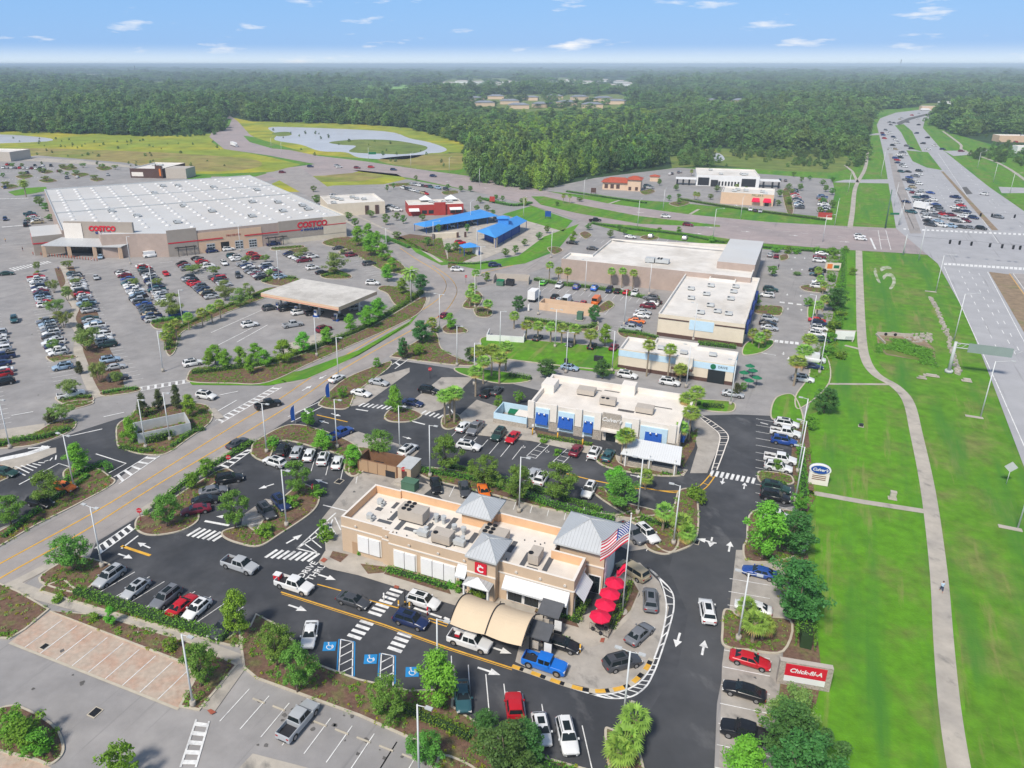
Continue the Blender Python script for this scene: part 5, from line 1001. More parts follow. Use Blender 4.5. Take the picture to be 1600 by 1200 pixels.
for k in SPEC:
    mm = car_meshes(k); ws = mm.pop('_w'); CM[k] = ({}, ws)
    far = MB(); fm = ['paint', 'dark_metal', 'car_glass', 'tyre', 'rim', 'lamp_clear', 'lamp_red']
    for nm, (g, ml) in mm.items():
        me = bpy.data.meshes.new(k+'_'+nm.rstrip('2')); me.from_pydata(g.v, [], g.f)
        for q in ml: me.materials.append(M[q])
        me.polygons.foreach_set('material_index', g.m); me.polygons.foreach_set('use_smooth', g.sm); CM[k][0][nm] = me
        offs = ws if nm == 'wheel' else [(0, 0, 0)]
        for o_ in offs:
            b = len(far.v); far.v += [(v[0]+o_[0], v[1]+o_[1], v[2]+o_[2]) for v in g.v]; far.f += [tuple(b+i for i in f_) for f_ in g.f]; far.m += [fm.index(ml[i]) for i in g.m]; far.sm += g.sm
    me = bpy.data.meshes.new(k+'_far'); me.from_pydata(far.v, [], far.f)
    for q in fm: me.materials.append(M[q])
    me.polygons.foreach_set('material_index', far.m); me.polygons.foreach_set('use_smooth', far.sm); CF[k] = me; CF[k+'#'] = far
PC = dict(white=(.74, .75, .75), silver=(.42, .44, .46), grey=(.17, .18, .20), darkgrey=(.06, .065, .075), black=(.012, .013, .016), red=(.50, .01, .02), maroon=(.17, .012, .03), blue=(.02, .07, .30), navy=(.015, .03, .10),
          teal=(.03, .10, .12), brightblue=(.01, .16, .62), orange=(.75, .17, .02), green=(.12, .55, .05), gold=(.42, .36, .24), lightblue=(.30, .42, .55), darkgreen=(.02, .06, .05))
NM = dict(darkgrey='dark grey', brightblue='bright blue', lightblue='light blue', darkgreen='dark green', navy='dark blue')
TY = dict(sedan='sedan', hatch='hatchback', suv='SUV', pickup='pickup truck', van='van', minivan='minivan', jeep='off-road pickup with big tyres')
CARS = []   # (x, y px or Vector, heading, type, colour, label, group)
def car(x, y, h, ty, co, label=None, group=None, z=.7):
    p = G(x, y, z); CARS.append([Vector((p.x, p.y, 0)), h, ty, co, label, group])
def C1(s, h, where, group=None):
    """single vehicles: 'x,y,type,colour[,heading]'"""
    for w_ in s.split():
        q = w_.split(','); hh = float(q[4]) if len(q) > 4 else h
        car(float(q[0]), float(q[1]), hh, q[2], q[3], where, group)
G1 = 'vehicles parked and queuing around the beige restaurant'
def near(x, y, h, ty, co, label): car(x, y, h, ty, co, label, G1)
near(171, 901, 204, 'suv', 'silver', 'silver SUV outermost on the left beside the corner tree, behind the clipped hedge')
near(212, 920, 204, 'hatch', 'silver', 'pale silver hatchback, second from the left in the row behind the clipped hedge')
near(259, 934, 204, 'suv', 'grey', 'grey SUV with dark glass roof beside the red sedan behind the clipped hedge')
near(285, 945, 24, 'sedan', 'red', 'red sedan between a grey SUV and a white hatchback behind the clipped hedge')
near(308, 951, 204, 'hatch', 'white', 'white hatchback with black roof glass, right of the red sedan behind the hedge')
near(350, 978, 204, 'sedan', 'darkgrey', 'dark sedan half hidden under the tree at the right end of the hedge row')
near(460, 914, U, 'pickup', 'white', 'white pickup with a red load in its bed, about to enter the drive-through lanes')
near(375, 883, U, 'pickup', 'silver', 'silver pickup truck with dark bed crossing the open lot behind the white pickup')
near(552, 938, U, 'sedan', 'darkgrey', 'dark grey sedan in the drive-through lane before the zebra crossing')
near(661, 939, U, 'suv', 'white', 'white SUV in the inner drive-through lane beside the fabric canopy')
near(642, 969, U, 'suv', 'navy', 'dark blue SUV in the outer drive-through lane between zebra crossing and canopy')
near(734, 1002, U, 'pickup', 'white', 'white pickup with a red cooler in its bed beside the fabric canopy')
near(851, 1037, U, 'jeep', 'brightblue', 'bright blue off-road pickup with black top at the menu boards')
near(877, 1005, U, 'sedan', 'black', 'black sedan with an open look at the inner menu board')
near(972, 1034, 72, 'suv', 'darkgrey', 'dark grey SUV rounding the concrete bend of the drive-through')
near(999, 990, 45, 'sedan', 'grey', 'grey sedan rounding the bend beside the red parasols')
near(1016, 937, 12, 'suv', 'grey', 'grey SUV with sunroof driving up beside the parasol patio')
near(989, 892, -38, 'minivan', 'gold', 'gold-beige minivan beside the flag pole')
near(986, 833, 150, 'pickup', 'grey', 'grey pickup with a full bed parked behind the corner tower'); near(1011, 834, 156, 'suv', 'white', 'white SUV parked right of the grey pickup behind the corner tower')
near(1105, 955, 10, 'suv', 'white', 'white SUV driving up the right-hand lane alone')
near(484, 991, 178, 'sedan', 'white', 'white sedan in the accessible bay under the bright tree')
near(723, 1087, 176, 'sedan', 'teal', 'dark teal sedan parked alone at the left end of the front row')
near(805, 1114, -2, 'pickup', 'red', 'red pickup truck parked in the front row beside two white cars')
near(846, 1139, 176, 'hatch', 'white', 'white hatchback between the red pickup and a white SUV in the front row'); near(886, 1150, 176, 'suv', 'white', 'white SUV at the right end of the front row')
near(466, 1126, 26, 'pickup', 'silver', 'silver pickup with black bed cover, alone in the empty bay row in the foreground')
near(441, 703, 0, 'suv', 'black', 'black SUV at the left end of the row of white cars'); near(463, 706, 0, 'sedan', 'silver', 'silver sedan, second in the row of white cars'); near(483, 710, 0, 'sedan', 'white', 'white sedan in the middle of the row of white cars')
near(505, 716, 0, 'suv', 'white', 'white SUV, fourth in the row of white cars'); near(527, 722, 0, 'sedan', 'white', 'white sedan at the right end of the row of white cars next to the bed'); near(429, 722, 300, 'suv', 'white', 'white SUV with dark patches driving past the row of white cars')
near(439, 786, 145, 'suv', 'navy', 'dark blue SUV parked beside the young tree on the mulch island'); near(416, 799, 145, 'suv', 'darkgrey', 'dark grey boxy SUV left of the dark blue SUV on the mulch island')
near(358, 748, 70, 'suv', 'black', 'black SUV at the far end of the row beside the street hedge'); near(333, 766, 70, 'sedan', 'grey', 'grey sedan second in the row beside the street hedge'); near(322, 781, 70, 'sedan', 'black', 'black sedan beside the red car near the street hedge'); near(306, 796, 250, 'sedan', 'maroon', 'dark red sedan at the near end of the row beside the street hedge')
near(681, 758, 172, 'sedan', 'black', 'black sedan behind the beige restaurant near the green utility box'); near(726, 764, 172, 'sedan', 'darkgrey', 'dark grey sedan parked behind the middle hip roof'); near(756, 768, 172, 'sedan', 'orange', 'orange-red sedan peeking out right of the middle hip roof')
near(1187, 894, 294, 'sedan', 'blue', 'blue sedan parked by the big bright tree on the right'); near(1177, 949, 294, 'sedan', 'white', 'white sedan behind the palms right of the driveway'); near(1172, 1031, U, 'sedan', 'red', 'bright red sedan parked just below the palm bed on the right')
near(1163, 1079, 294, 'sedan', 'black', 'black sedan with teal windscreen left of the monument sign'); near(1168, 1146, 294, 'pickup', 'black', 'black pickup under the bright tree at the lower right')
G2 = 'vehicles around the restaurant with blue awnings'
for x, y, h, ty, co, lb in ((724, 666, 24, 'sedan', 'white', 'white sedan at the left end of the row before the pale blue bin enclosure'), (743, 669, 204, 'pickup', 'grey', 'grey pickup second in the row before the pale blue bin enclosure'), (779, 679, 204, 'suv', 'darkgreen', 'dark green SUV next to the red car before the bin enclosure'),
  (801, 683, 204, 'sedan', 'red', 'red sedan beside the accessible bays of the blue-awning restaurant'), (900, 703, 24, 'sedan', 'maroon', 'dark maroon sedan right of the striped accessible bay'), (929, 707, 24, 'suv', 'white', 'white SUV before the entrance of the blue-awning restaurant'), (950, 711, 24, 'sedan', 'teal', 'grey-green sedan next to the patio pavilion'),
  (732, 697, 110, 'suv', 'white', 'white SUV behind the big tree opposite the bin enclosure'), (920, 766, 204, 'suv', 'white', 'white SUV parked alone opposite the patio pavilion'), (637, 703, 30, 'suv', 'white', 'white SUV beside the brown bin enclosure'), (532, 677, 40, 'pickup', 'blue', 'blue pickup behind the round bright tree'),
  (832, 741, 24, 'sedan', 'silver', 'silver sedan half hidden behind the twin trees'), (846, 747, 24, 'suv', 'white', 'white SUV hidden between the twin trees'), (564, 614, 114, 'sedan', 'white', 'white sedan parked nearest the feather flags'), (592, 597, 114, 'sedan', 'silver', 'silver sedan at the far end of the bay row by the street'),
  (670, 610, 114, 'suv', 'black', 'black SUV at the far end behind the pyramid-shaped tree'), (645, 629, 114, 'sedan', 'navy', 'dark blue sedan right of the pyramid-shaped tree'), (761, 613, 24, 'sedan', 'black', 'black sedan in front of the tall palms'), (776, 610, 24, 'sedan', 'darkgrey', 'dark grey sedan right of the tall palms'),
  (890, 574, 114, 'hatch', 'lightblue', 'pale blue hatchback in the lane before the grass strip'), (980, 586, 114, 'suv', 'white', 'white SUV in the lane before the coffee shop'), (1046, 597, 114, 'suv', 'white', 'white SUV with dark sunroof before the coffee shop door'), (1145, 615, 114, 'sedan', 'silver', 'silver sedan turning out at the right end of the coffee shop lane'),
  (849, 442, 24, 'hatch', 'green', 'lime green hatchback by the hedge of the long store'), (874, 446, 204, 'suv', 'white', 'white SUV right of the lime green hatchback'), (901, 448, 24, 'suv', 'blue', 'blue SUV by the light pole of the long store hedge'), (929, 450, 24, 'suv', 'brightblue', 'bright blue SUV alone between two empty bays by the store hedge'), (952, 453, 204, 'suv', 'navy', 'dark blue SUV left of the black car by the store hedge'),
  (965, 454, 24, 'sedan', 'black', 'black sedan left of the red one by the store hedge'), (979, 456, 24, 'sedan', 'red', 'red sedan near the right end by the store hedge'), (992, 458, 204, 'suv', 'white', 'white SUV at the right end by the store hedge'),
  (867, 463, 24, 'sedan', 'black', 'black sedan left of the white van'), (872, 472, 204, 'suv', 'white', 'white SUV left of the white van'), (886, 470, 24, 'van', 'white', 'tall white delivery van in the retail lot'), (899, 476, 204, 'sedan', 'maroon', 'maroon sedan right of the tall white van'), (910, 477, 204, 'suv', 'red', 'red SUV with white roof in the retail lot'), (932, 471, 24, 'van', 'orange', 'van covered in orange patterns in the retail lot'),
  (1017, 465, 294, 'suv', 'grey', 'grey SUV at the far end of the row beside the white shop block'), (1022, 471, 294, 'sedan', 'black', 'black sedan second in the row beside the white shop block'), (1017, 474, 294, 'sedan', 'white', 'white sedan before the maroon one beside the white shop block'), (1012, 478, 294, 'suv', 'maroon', 'maroon SUV beside the white shop block'),
  (1005, 487, 114, 'sedan', 'silver', 'silver sedan in the middle of the row beside the white shop block'), (1002, 493, 114, 'sedan', 'white', 'white sedan before the orange one beside the white shop block'), (995, 501, 114, 'sedan', 'orange', 'orange sedan beside the white shop block'), (990, 507, 114, 'sedan', 'navy', 'dark blue sedan behind the silver pickup beside the white shop block'), (986, 513, 114, 'pickup', 'silver', 'silver pickup at the near end of the row beside the white shop block'),
  (840, 527, 24, 'sedan', 'darkgrey', 'dark grey sedan under the left palms of the palm row'), (892, 536, 204, 'sedan', 'darkgrey', 'dark grey sedan under the middle palms of the palm row'), (925, 540, 24, 'sedan', 'black', 'black sedan under the right palms of the palm row'), (959, 542, 24, 'sedan', 'maroon', 'dark red sedan at the corner of the coffee shop'), (695, 492, 30, 'sedan', 'maroon', 'maroon sedan leaving behind the street corner tree'),
  (894, 379, 114, 'sedan', 'black', 'black sedan at the left end before the long store'), (926, 388, 114, 'sedan', 'darkgrey', 'dark grey sedan close to the left corner of the long store'), (985, 370, 114, 'sedan', 'white', 'white sedan behind the long store near the grass'), (1017, 369, 24, 'suv', 'silver', 'silver SUV behind the long store, centre'), (1070, 372, 24, 'suv', 'silver', 'silver SUV behind the long store, right of centre'), (1134, 386, 114, 'sedan', 'black', 'black sedan behind the grey tower of the long store'),
  (1203, 398, 24, 'sedan', 'silver', 'silver sedan beside the maroon one at the end of the long store'), (1213, 400, 24, 'sedan', 'maroon', 'maroon sedan at the end of the long store'),
  (1204, 452, 114, 'suv', 'darkgreen', 'dark green SUV beside the long store entrance'), (1198, 461, 294, 'suv', 'white', 'white SUV in the blue-lined bay beside the shop block'), (1202, 498, 114, 'suv', 'silver', 'silver SUV beside the shop block'), (1200, 505, 114, 'sedan', 'black', 'black sedan in the middle of the trio beside the shop block'), (1202, 512, 114, 'sedan', 'silver', 'silver sedan nearest in the trio beside the shop block'),
  (1284, 396, 114, 'sedan', 'white', 'white sedan farthest in the row at the palm bed'), (1281, 401, 114, 'sedan', 'maroon', 'maroon sedan second farthest at the palm bed'), (1280, 407, 114, 'suv', 'white', 'white SUV third farthest at the palm bed'), (1277, 422, 294, 'pickup', 'black', 'black pickup by the orange-patched sign board'), (1276, 428, 294, 'sedan', 'teal', 'dark teal sedan by the small sign with an orange patch'), (1280, 441, 114, 'sedan', 'white', 'white sedan between two small palms on the right'), (1277, 447, 114, 'suv', 'white', 'white SUV next to the raised kerb end on the right'),
  (1277, 500, 114, 'sedan', 'red', 'red sedan by the blank white sign board'), (1281, 506, 114, 'suv', 'navy', 'dark blue SUV next to the red sedan by the white sign board'), (1280, 513, 114, 'suv', 'white', 'white SUV in the middle of the row by the white sign board'), (1277, 522, 114, 'suv', 'white', 'white SUV near the end of the row by the white sign board'), (1283, 530, 114, 'sedan', 'darkgreen', 'dark green sedan at the near end by the white sign board'),
  (1270, 562, 114, 'van', 'white', 'white van parked under the bright palms'), (1270, 572, 114, 'sedan', 'navy', 'dark blue sedan beside the white van under the palms'), (1255, 592, 114, 'suv', 'white', 'white SUV beside the mailbox palms on the right'),
  (1229, 662, 114, 'suv', 'white', 'white SUV at the far end of the right-hand bay row'), (1227, 676, 114, 'pickup', 'white', 'white pickup next to the blue SUV in the right-hand bay row'), (1225, 689, 114, 'suv', 'blue', 'blue SUV in the right-hand bay row'), (1219, 717, 114, 'pickup', 'white', 'white pickup in the middle of the right-hand bay row'), (1216, 730, 114, 'suv', 'white', 'white SUV beside the small flowering tree on the right'),
  (1212, 762, 114, 'suv', 'darkgreen', 'dark green SUV beside the footpath to the oval sign'), (1211, 776, 114, 'suv', 'black', 'black SUV next to the dark green one near the oval sign'), (1213, 806, 114, 'suv', 'white', 'white SUV half hidden by the bright tree on the right')):
    car(x, y, h, ty, co, lb, G2)
G3 = 'vehicles driving on the street'
for x, y, h, ty, co, lb in ((419, 632, 58, 'pickup', 'black', 'black pickup with open bed crossing the street'), (371, 692, 30, 'sedan', 'darkgrey', 'dark sedan driving up the street alone'), (322, 618, 110, 'suv', 'white', 'long white SUV waiting at the street junction'), (526, 591, 30, 'sedan', 'white', 'white sedan in the street by the zebra markings'),
  (714, 421, 95, 'suv', 'white', 'white SUV at the mouth of the side road'), (773, 414, 85, 'suv', 'navy', 'dark blue SUV on the side road behind the car wash'), (930, 344, 75, 'pickup', 'black', 'black pickup turning in from the wide road'), (1040, 338, 116, 'suv', 'white', 'white SUV on the far side of the wide road'), (1075, 351, 118, 'suv', 'maroon', 'maroon SUV on the near side of the wide road'),
  (1343, 369, 114, 'suv', 'white', 'white SUV waiting at the stop line of the wide road'), (1345, 373, 114, 'sedan', 'white', 'white sedan beside the SUV at the stop line of the wide road'), (582, 442, 95, 'suv', 'white', 'white SUV with black roof behind the fuel canopy'), (301, 567, 60, 'suv', 'white', 'white SUV turning at the lower end of the palm bed'),
  (390, 507, 60, 'suv', 'white', 'white SUV left of the fuel canopy queue'), (457, 507, 60, 'pickup', 'silver', 'silver pickup in front of the fuel pumps'), (506, 514, 45, 'suv', 'maroon', 'dark red SUV leaving the fuel pumps'), (150, 433, 150, 'sedan', 'silver', 'silver sedan driving towards the camera in the wide aisle'), (259, 427, 150, 'sedan', 'red', 'red sedan in the aisle behind the tall light pole'),
  (350, 411, 150, 'suv', 'white', 'white SUV in the second aisle of the warehouse lot'), (372, 430, 160, 'suv', 'darkgrey', 'dark grey SUV near the fuel canopy in the second aisle'), (22, 499, 150, 'suv', 'teal', 'dark teal SUV driving in the far left aisle'), (10, 427, 70, 'sedan', 'darkgreen', 'dark green sedan at the left edge by the crossing'), (236, 399, 60, 'van', 'white', 'white van parked along the warehouse front'),
  (331, 392, 60, 'suv', 'navy', 'dark blue SUV before the roller doors'), (357, 389, 60, 'suv', 'white', 'white SUV at the roller doors behind the young tree'), (427, 381, 60, 'pickup', 'navy', 'dark blue pickup by the hedge under the big red lettering'), (157, 401, 160, 'sedan', 'lightblue', 'pale teal sedan in the covered entrance'),
  (422, 481, 60, 'suv', 'darkgrey', 'dark grey SUV under the left end of the fuel canopy'), (447, 482, 60, 'suv', 'black', 'black SUV second under the fuel canopy'), (467, 488, 60, 'suv', 'white', 'white SUV third under the fuel canopy'), (491, 488, 60, 'pickup', 'black', 'black pickup under the middle of the fuel canopy'), (532, 496, 60, 'suv', 'darkgrey', 'dark grey SUV under the right end of the fuel canopy'), (555, 481, 60, 'suv', 'silver', 'silver SUV behind the right end of the fuel canopy'),
  (457, 473, 60, 'sedan', 'silver', 'silver sedan deep under the fuel canopy, left'), (494, 478, 60, 'sedan', 'silver', 'silver sedan deep under the fuel canopy, right'), (62, 785, 110, 'suv', 'black', 'black SUV half hidden under the tree at the left'), (99, 760, 110, 'sedan', 'orange', 'orange sedan under the wide tree at the left'), (9, 737, 110, 'sedan', 'darkgreen', 'dark green sedan at the left edge by the striped gore'), (488, 418, 60, 'suv', 'white', 'white SUV alone left of the spreading tree'), (503, 425, 60, 'sedan', 'black', 'black sedan under the spreading tree'), (111, 616, 60, 'pickup', 'white', 'white pickup under the small tree at the near end of the planted walk'), (98, 573, 240, 'suv', 'lightblue', 'pale blue SUV alone in the left bays of the planted walk'),
  (172, 562, 60, 'suv', 'lightblue', 'pale blue SUV, farthest of the three at the near right of the planted walk'), (180, 573, 60, 'sedan', 'silver', 'silver sedan in the middle of the three at the near right of the planted walk'), (184, 590, 60, 'suv', 'darkgrey', 'dark grey SUV nearest of the three at the near right of the planted walk'), (279, 491, 60, 'pickup', 'blue', 'blue pickup behind the pole at the big tree')):
    car(x, y, h, ty, co, lb, G3)
ORD = ['first', 'second', 'third', 'fourth', 'fifth', 'sixth', 'seventh', 'eighth', 'ninth', 'tenth', 'eleventh', 'twelfth', 'thirteenth', 'fourteenth', 'fifteenth', 'sixteenth', 'seventeenth', 'eighteenth', 'nineteenth', 'twentieth']+['twenty-'+q for q in ('first', 'second', 'third', 'fourth', 'fifth', 'sixth', 'seventh', 'eighth', 'ninth')]+['thirtieth']*9
rc = random.Random(11)
PAL = ['white']*7+['silver']*5+['grey']*3+['darkgrey']*3+['black']*4+['red']*2+['maroon', 'navy', 'navy', 'blue', 'teal', 'lightblue', 'gold']
TYP = ['suv']*6+['sedan']*6+['hatch']*2+['pickup']*2+['minivan']
def row(a, b, h, name, fill=1.0, step=2.85, cols=None):
    A, B = G(*a, .7), G(*b, .7); d = B-A; n = max(1, int(round(d.length/step))); k = 0
    for i in range(n):
        if rc.random() > fill: continue
        c = A+d*((i+.5)/n); co = cols[k % len(cols)] if cols else rc.choice(PAL); ty = rc.choice(TYP); k += 1
        CARS.append([Vector((c.x, c.y, 0))+dirv(h)*rc.uniform(-.25, .25), h+rc.uniform(-1.5, 1.5)+(180 if rc.random() < .35 else 0), ty, co, ('#', k, name), 'cars in the rows of the warehouse lot'])
row((56, 432), (70, 478), 240, 'the far row left of the walk', cols=['red', 'white', 'white', 'silver', 'white', 'navy', 'white', 'maroon', 'black', 'navy', 'lightblue', 'silver'])
row((72, 500), (91, 554), 240, 'the near row left of the walk', cols=['grey', 'lightblue', 'silver', 'grey', 'white', 'darkgrey', 'silver', 'white', 'navy', 'white', 'white'])
row((114, 426), (141, 487), 60, 'the far row right of the walk', cols=['teal', 'darkgrey', 'silver', 'gold', 'silver', 'white', 'white', 'white', 'silver', 'black', 'red', 'white', 'silver', 'grey', 'lightblue'])
row((139, 495), (169, 541), 60, 'the near row right of the walk', cols=['darkgreen', 'silver', 'lightblue', 'white', 'grey', 'white', 'white', 'white', 'white'])
row((190, 423), (241, 501), 240, 'the left row at the tall pole', .97); row((222, 414), (258, 472), 60, 'the right row at the tall pole', .97)
row((283, 410), (294, 421), 240, 'the short row above the big trees'); row((291, 432), (333, 465), 240, 'the row left of the big trees', .95)
row((308, 402), (328, 417), 60, 'the short row by the roller doors'); row((336, 431), (354, 446), 60, 'the row right of the big trees')
row((362, 398), (372, 406), 240, 'the short row by the young trees'); row((380, 411), (410, 435), 240, 'the row left of the fuel canopy', .95); row((391, 395), (405, 404), 60, 'the pair by the store front', cols=['red', 'maroon']); row((413, 414), (440, 434), 60, 'the row above the fuel canopy')
row((449, 395), (476, 408), 240, 'the short row above the spreading tree'); row((486, 399), (490, 402), 60, 'the single bay under the lettering'); row((526, 386), (560, 404), 240, 'the row beside the street trees', .8); row((575, 410), (590, 419), 240, 'the pair beyond the street trees', .8)
row((-10, 505), (4, 560), 240, 'the row at the left edge', .8); row((0, 565), (6, 600), 240, 'the near row at the left edge', .7)
row((2, 262), (72, 263), 160, 'in the far lot, back line', .85, 3.0); row((8, 257), (95, 259), 160, 'in the far lot, front line', .4, 3.2); row((30, 270), (95, 267), 160, 'the third line of the far lot', .45, 3.2); row((100, 278), (180, 272), 160, 'the far lot line by the dark shop', .4, 3.2)
row((45, 333), (60, 348), 60, 'beside the left wing', 1, 3)
row((628, 293), (668, 303), 150, 'beyond the red restaurant, left', .85, 3.0); row((640, 287), (700, 296), 150, 'beyond the red restaurant, right', .6, 3.2); row((605, 322), (625, 330), 100, 'before the cream box restaurant', .8); row((520, 305), (545, 322), 60, 'behind the cream box restaurant', .6)
row((676, 357), (780, 342), 170, 'under the long blue canopy', .55, 4.2); row((712, 378), (728, 380), 80, 'before the car wash', 1, 5)
row((1214, 281), (1232, 282), 20, 'by the marsh', .9, 4); row((1045, 272), (1065, 268), 20, 'by the white restaurant', .6); row((1240, 297), (1250, 325), 110, 'right of the red-awning restaurant', .8); row((1284, 305), (1290, 335), 110, 'at the hedge right of the red-awning restaurant', .8); row((1140, 321), (1215, 335), 20, 'before the red-awning restaurant', .3); row((1010, 290), (1016, 294), 110, 'beside the tiled restaurant', 1)
row((1175, 258), (1180, 258), 20, 'x', 0); row((1550, 215), (1590, 222), 20, 'at the right edge shops', .4, 4); row((40, 345), (40, 352), 150, 'beside the wing', .5)
# highway queue and traffic
HQ = "1454,351 1470,352 1485,353 1502,354 1515,355 1533,356.5 1450,345 1466,345 1448,339 1460,336.5 1446,333 1477,340 1474,335 1493,345 1500,345 1509,345 1504,338 1512,336 1521,340 1510,330 1496,330 1507,327 1492,324 1502,321 1499,316 1493,308 1469,328 1466,323.5 1463,319.5 1459,312 1454,328 1451,317 1446,314 1442,308 1432,308 1434,315 1454,301 1428,301 1424,331 1416,315 1447,308 1436,303 1440,298 1421,296 1426,292 1424,285 1436,287 1431,283 1417,281 1421,277 1430,275 1437,272 1419,268 1436,267 1408,268 1423,283 1410,258 1403,254 1402,250 1399,247 1407,246 1405,242 1413,260 1411,257 1410,238 1414,241 1391,233 1399,233 1395,227 1402,223 1399,218 1401,223 1382,216 1380,211 1379,208 1386,209 1391,207 1384,203 1396,214 1390,191 1392,195 1397,192 1406,186 1409,184 1425,180 1436,177"
for k, w_ in enumerate(HQ.split()):
    x, y = map(float, w_.split(',')); 
    car(x, y, 154 if y > 205 else 165, rc.choice(['sedan', 'suv', 'suv', 'sedan', 'pickup']), rc.choice(PAL) if (x, y) != (1486, 336) else 'maroon', ('H', k, ''), 'cars queuing on the highway')
for x, y, h, co in ((1560, 339, 150, 'grey'), (1538, 303, -26, 'white'), (1486, 336, 100, 'maroon'), (1424, 232, 100, 'black'), (1417, 228, 154, 'grey'), (1473, 233, 100, 'navy'), (1450, 233, 100, 'white'), (1432, 208, -26, 'navy'), (1442, 224, -26, 'darkgrey'), (1449, 215, -26, 'black'), (1460, 227, -26, 'white'), (1502, 236, 100, 'maroon'), (1542, 235, 100, 'white'), (1418, 191, -20, 'grey'), (1435, 195, -20, 'black'), (1434, 186, -15, 'white'), (1445, 185, -15, 'grey'), (1459, 173, 100, 'white'), (1483, 170, 100, 'silver'),
                    (485, 260, 100, 'navy'), (530, 261, 60, 'white'), (527, 259, 60, 'silver'), (558, 262, 105, 'maroon'), (580, 261, 105, 'red'), (615, 265, 108, 'navy'), (677, 275, 110, 'navy'), (441, 269, 80, 'maroon'), (8, 293, 150, 'navy'), (8, 342, 150, 'navy')):
    car(x, y, h, 'suv', co, ('H', 900, ''), 'cars driving on the wide roads')
# the nearest 300 stand as objects; the ones beyond are gathered in one
CARS.sort(key=lambda c: c[0].length)
def put_car(c, near_):
    p, h, ty, co, lb, gr = c; rz = R(90-h); z = .085 if p.y < 160 else .09
    colr = (*PC[co], 1); nm = {'suv': 'suv', 'pickup': 'pickup_truck', 'jeep': 'pickup_truck'}.get(ty, ty); cname = NM.get(co, co)
    ty_ = 'pickup' if ty == 'pickup' else TY[ty]
    if isinstance(lb, tuple) and lb[0] == '#': lb = f"{cname} {ty_}, {ORD[lb[1]-1]} from the far end of {lb[2]}"
    elif isinstance(lb, tuple): hq[0] += 1; lb = f"{cname} {TY[ty]} on the highway side, number {hq[0]} from the near end"
    if near_:
        r = empty(nm, (p.x, p.y, z), rz, lb, 'car' if ty not in ('pickup', 'jeep', 'van') else 'truck' if ty != 'van' else 'van', gr); me, ws = CM[ty]
        for k, m_ in me.items():
            if k == 'wheel':
                for o_ in ws: w_ = addobj('wheel', m_, r, o_)
                continue
            o = addobj({'body': 'body'}.get(k, k.rstrip('2')), m_, r); o.color = colr
        return r
    o = addobj(nm, CF[ty], None, (p.x, p.y, z), rz); o.color = colr; tag(o, lb, 'car' if ty not in ('pickup', 'jeep', 'van') else 'truck' if ty != 'van' else 'van', gr); return o
hq = [0]; far = MB(); fmats = []; fkeys = {}
for i, c in enumerate(CARS[:300]): put_car(c, c[0].length < 215)
rest = CARS[300:]
for c in rest:
    k = c[3]
    if k not in fkeys: fkeys[k] = len(fkeys)
base = len(fkeys)
for p, h, ty, co, lb, gr in rest:
    g = CF[ty+'#']; b = len(far.v); cs, sn = math.cos(R(90-h)), math.sin(R(90-h)); far.v += [(p.x+v[0]*cs-v[1]*sn, p.y+v[0]*sn+v[1]*cs, v[2]+.09) for v in g.v]; far.f += [tuple(b+i for i in f_) for f_ in g.f]
    far.m += [fkeys[co] if m_ == 0 else base+m_-1 for m_ in g.m]; far.sm += g.sm
if rest:
    pm = [mat('distant_paint_'+k, PC[k], .3, 0) for k in fkeys]; tag(far.build('distant_traffic', pm+[M[q] for q in ('dark_metal', 'car_glass', 'tyre', 'rim', 'lamp_clear', 'lamp_red')]), 'far-off cars on the highway and in the distant lots', 'cars', None, 'stuff')
print('CARS', len(CARS))
# loads and boxes on vehicles, box trucks, semi truck
def box_truck(x, y, h, L_, label, grp, cab='white'):
    p = G(x, y, 1); t = empty('box_truck', (p.x, p.y, .09), R(90-h), label, 'truck', grp)
    part('cargo_box', 'white', t, lambda b: b.box(-L_/2, L_/2-2.4, -1.2, 1.2, .9, 3.6)); part('cab', ['white', 'car_glass'], t, lambda b: (b.box(L_/2-2.2, L_/2-.2, -1.05, 1.05, .5, 2.3, 0), b.box(L_/2-1.9, L_/2-.15, -.9, .9, 1.5, 2.2, 1)))
    part('chassis', 'dark_metal', t, lambda b: b.box(-L_/2, L_/2-.3, -.9, .9, .5, .89))
    for x_ in (-L_/2+1.2, L_/2-1.2):
        for s in (1, -1): part('wheel', 'tyre', t, lambda b: b.cyl((x_, s*1.08-.12, .48), (x_, s*1.08+.12, .48), .48, n=12))
box_truck(835, 464, 24, 6.5, 'white box truck parked at the left end of the retail lot', 'trucks'); box_truck(1442, 325, 154, 9, 'white box truck standing in the highway queue', 'trucks'); box_truck(366, 227, 150, 17, 'long white semi truck on the distant bend of the wide road', 'trucks'); box_truck(1446, 172, 100, 14, 'blue and white truck on the far highway bend', 'trucks')
def load(x, y, m, label, s=.5, z=1.0, dx=0):
    p = G(x, y, z); b = MB(); b.box(-s*.6, s*.6, -s*.5, s*.5, 0, s*.8); b.box(-s*.65, s*.65, -s*.55, s*.55, s*.803, s*.95, 1); o = b.build('cooler_box', [M[m], M['white']], None, (p.x, p.y, .78), R(-20)); tag(o, label, 'cooler')
load(715, 991, 'red', 'red cooler in the bed of the white pickup beside the canopy'); load(434, 901, 'red', 'red box in the bed of the white pickup at the drive-through entry', .8)
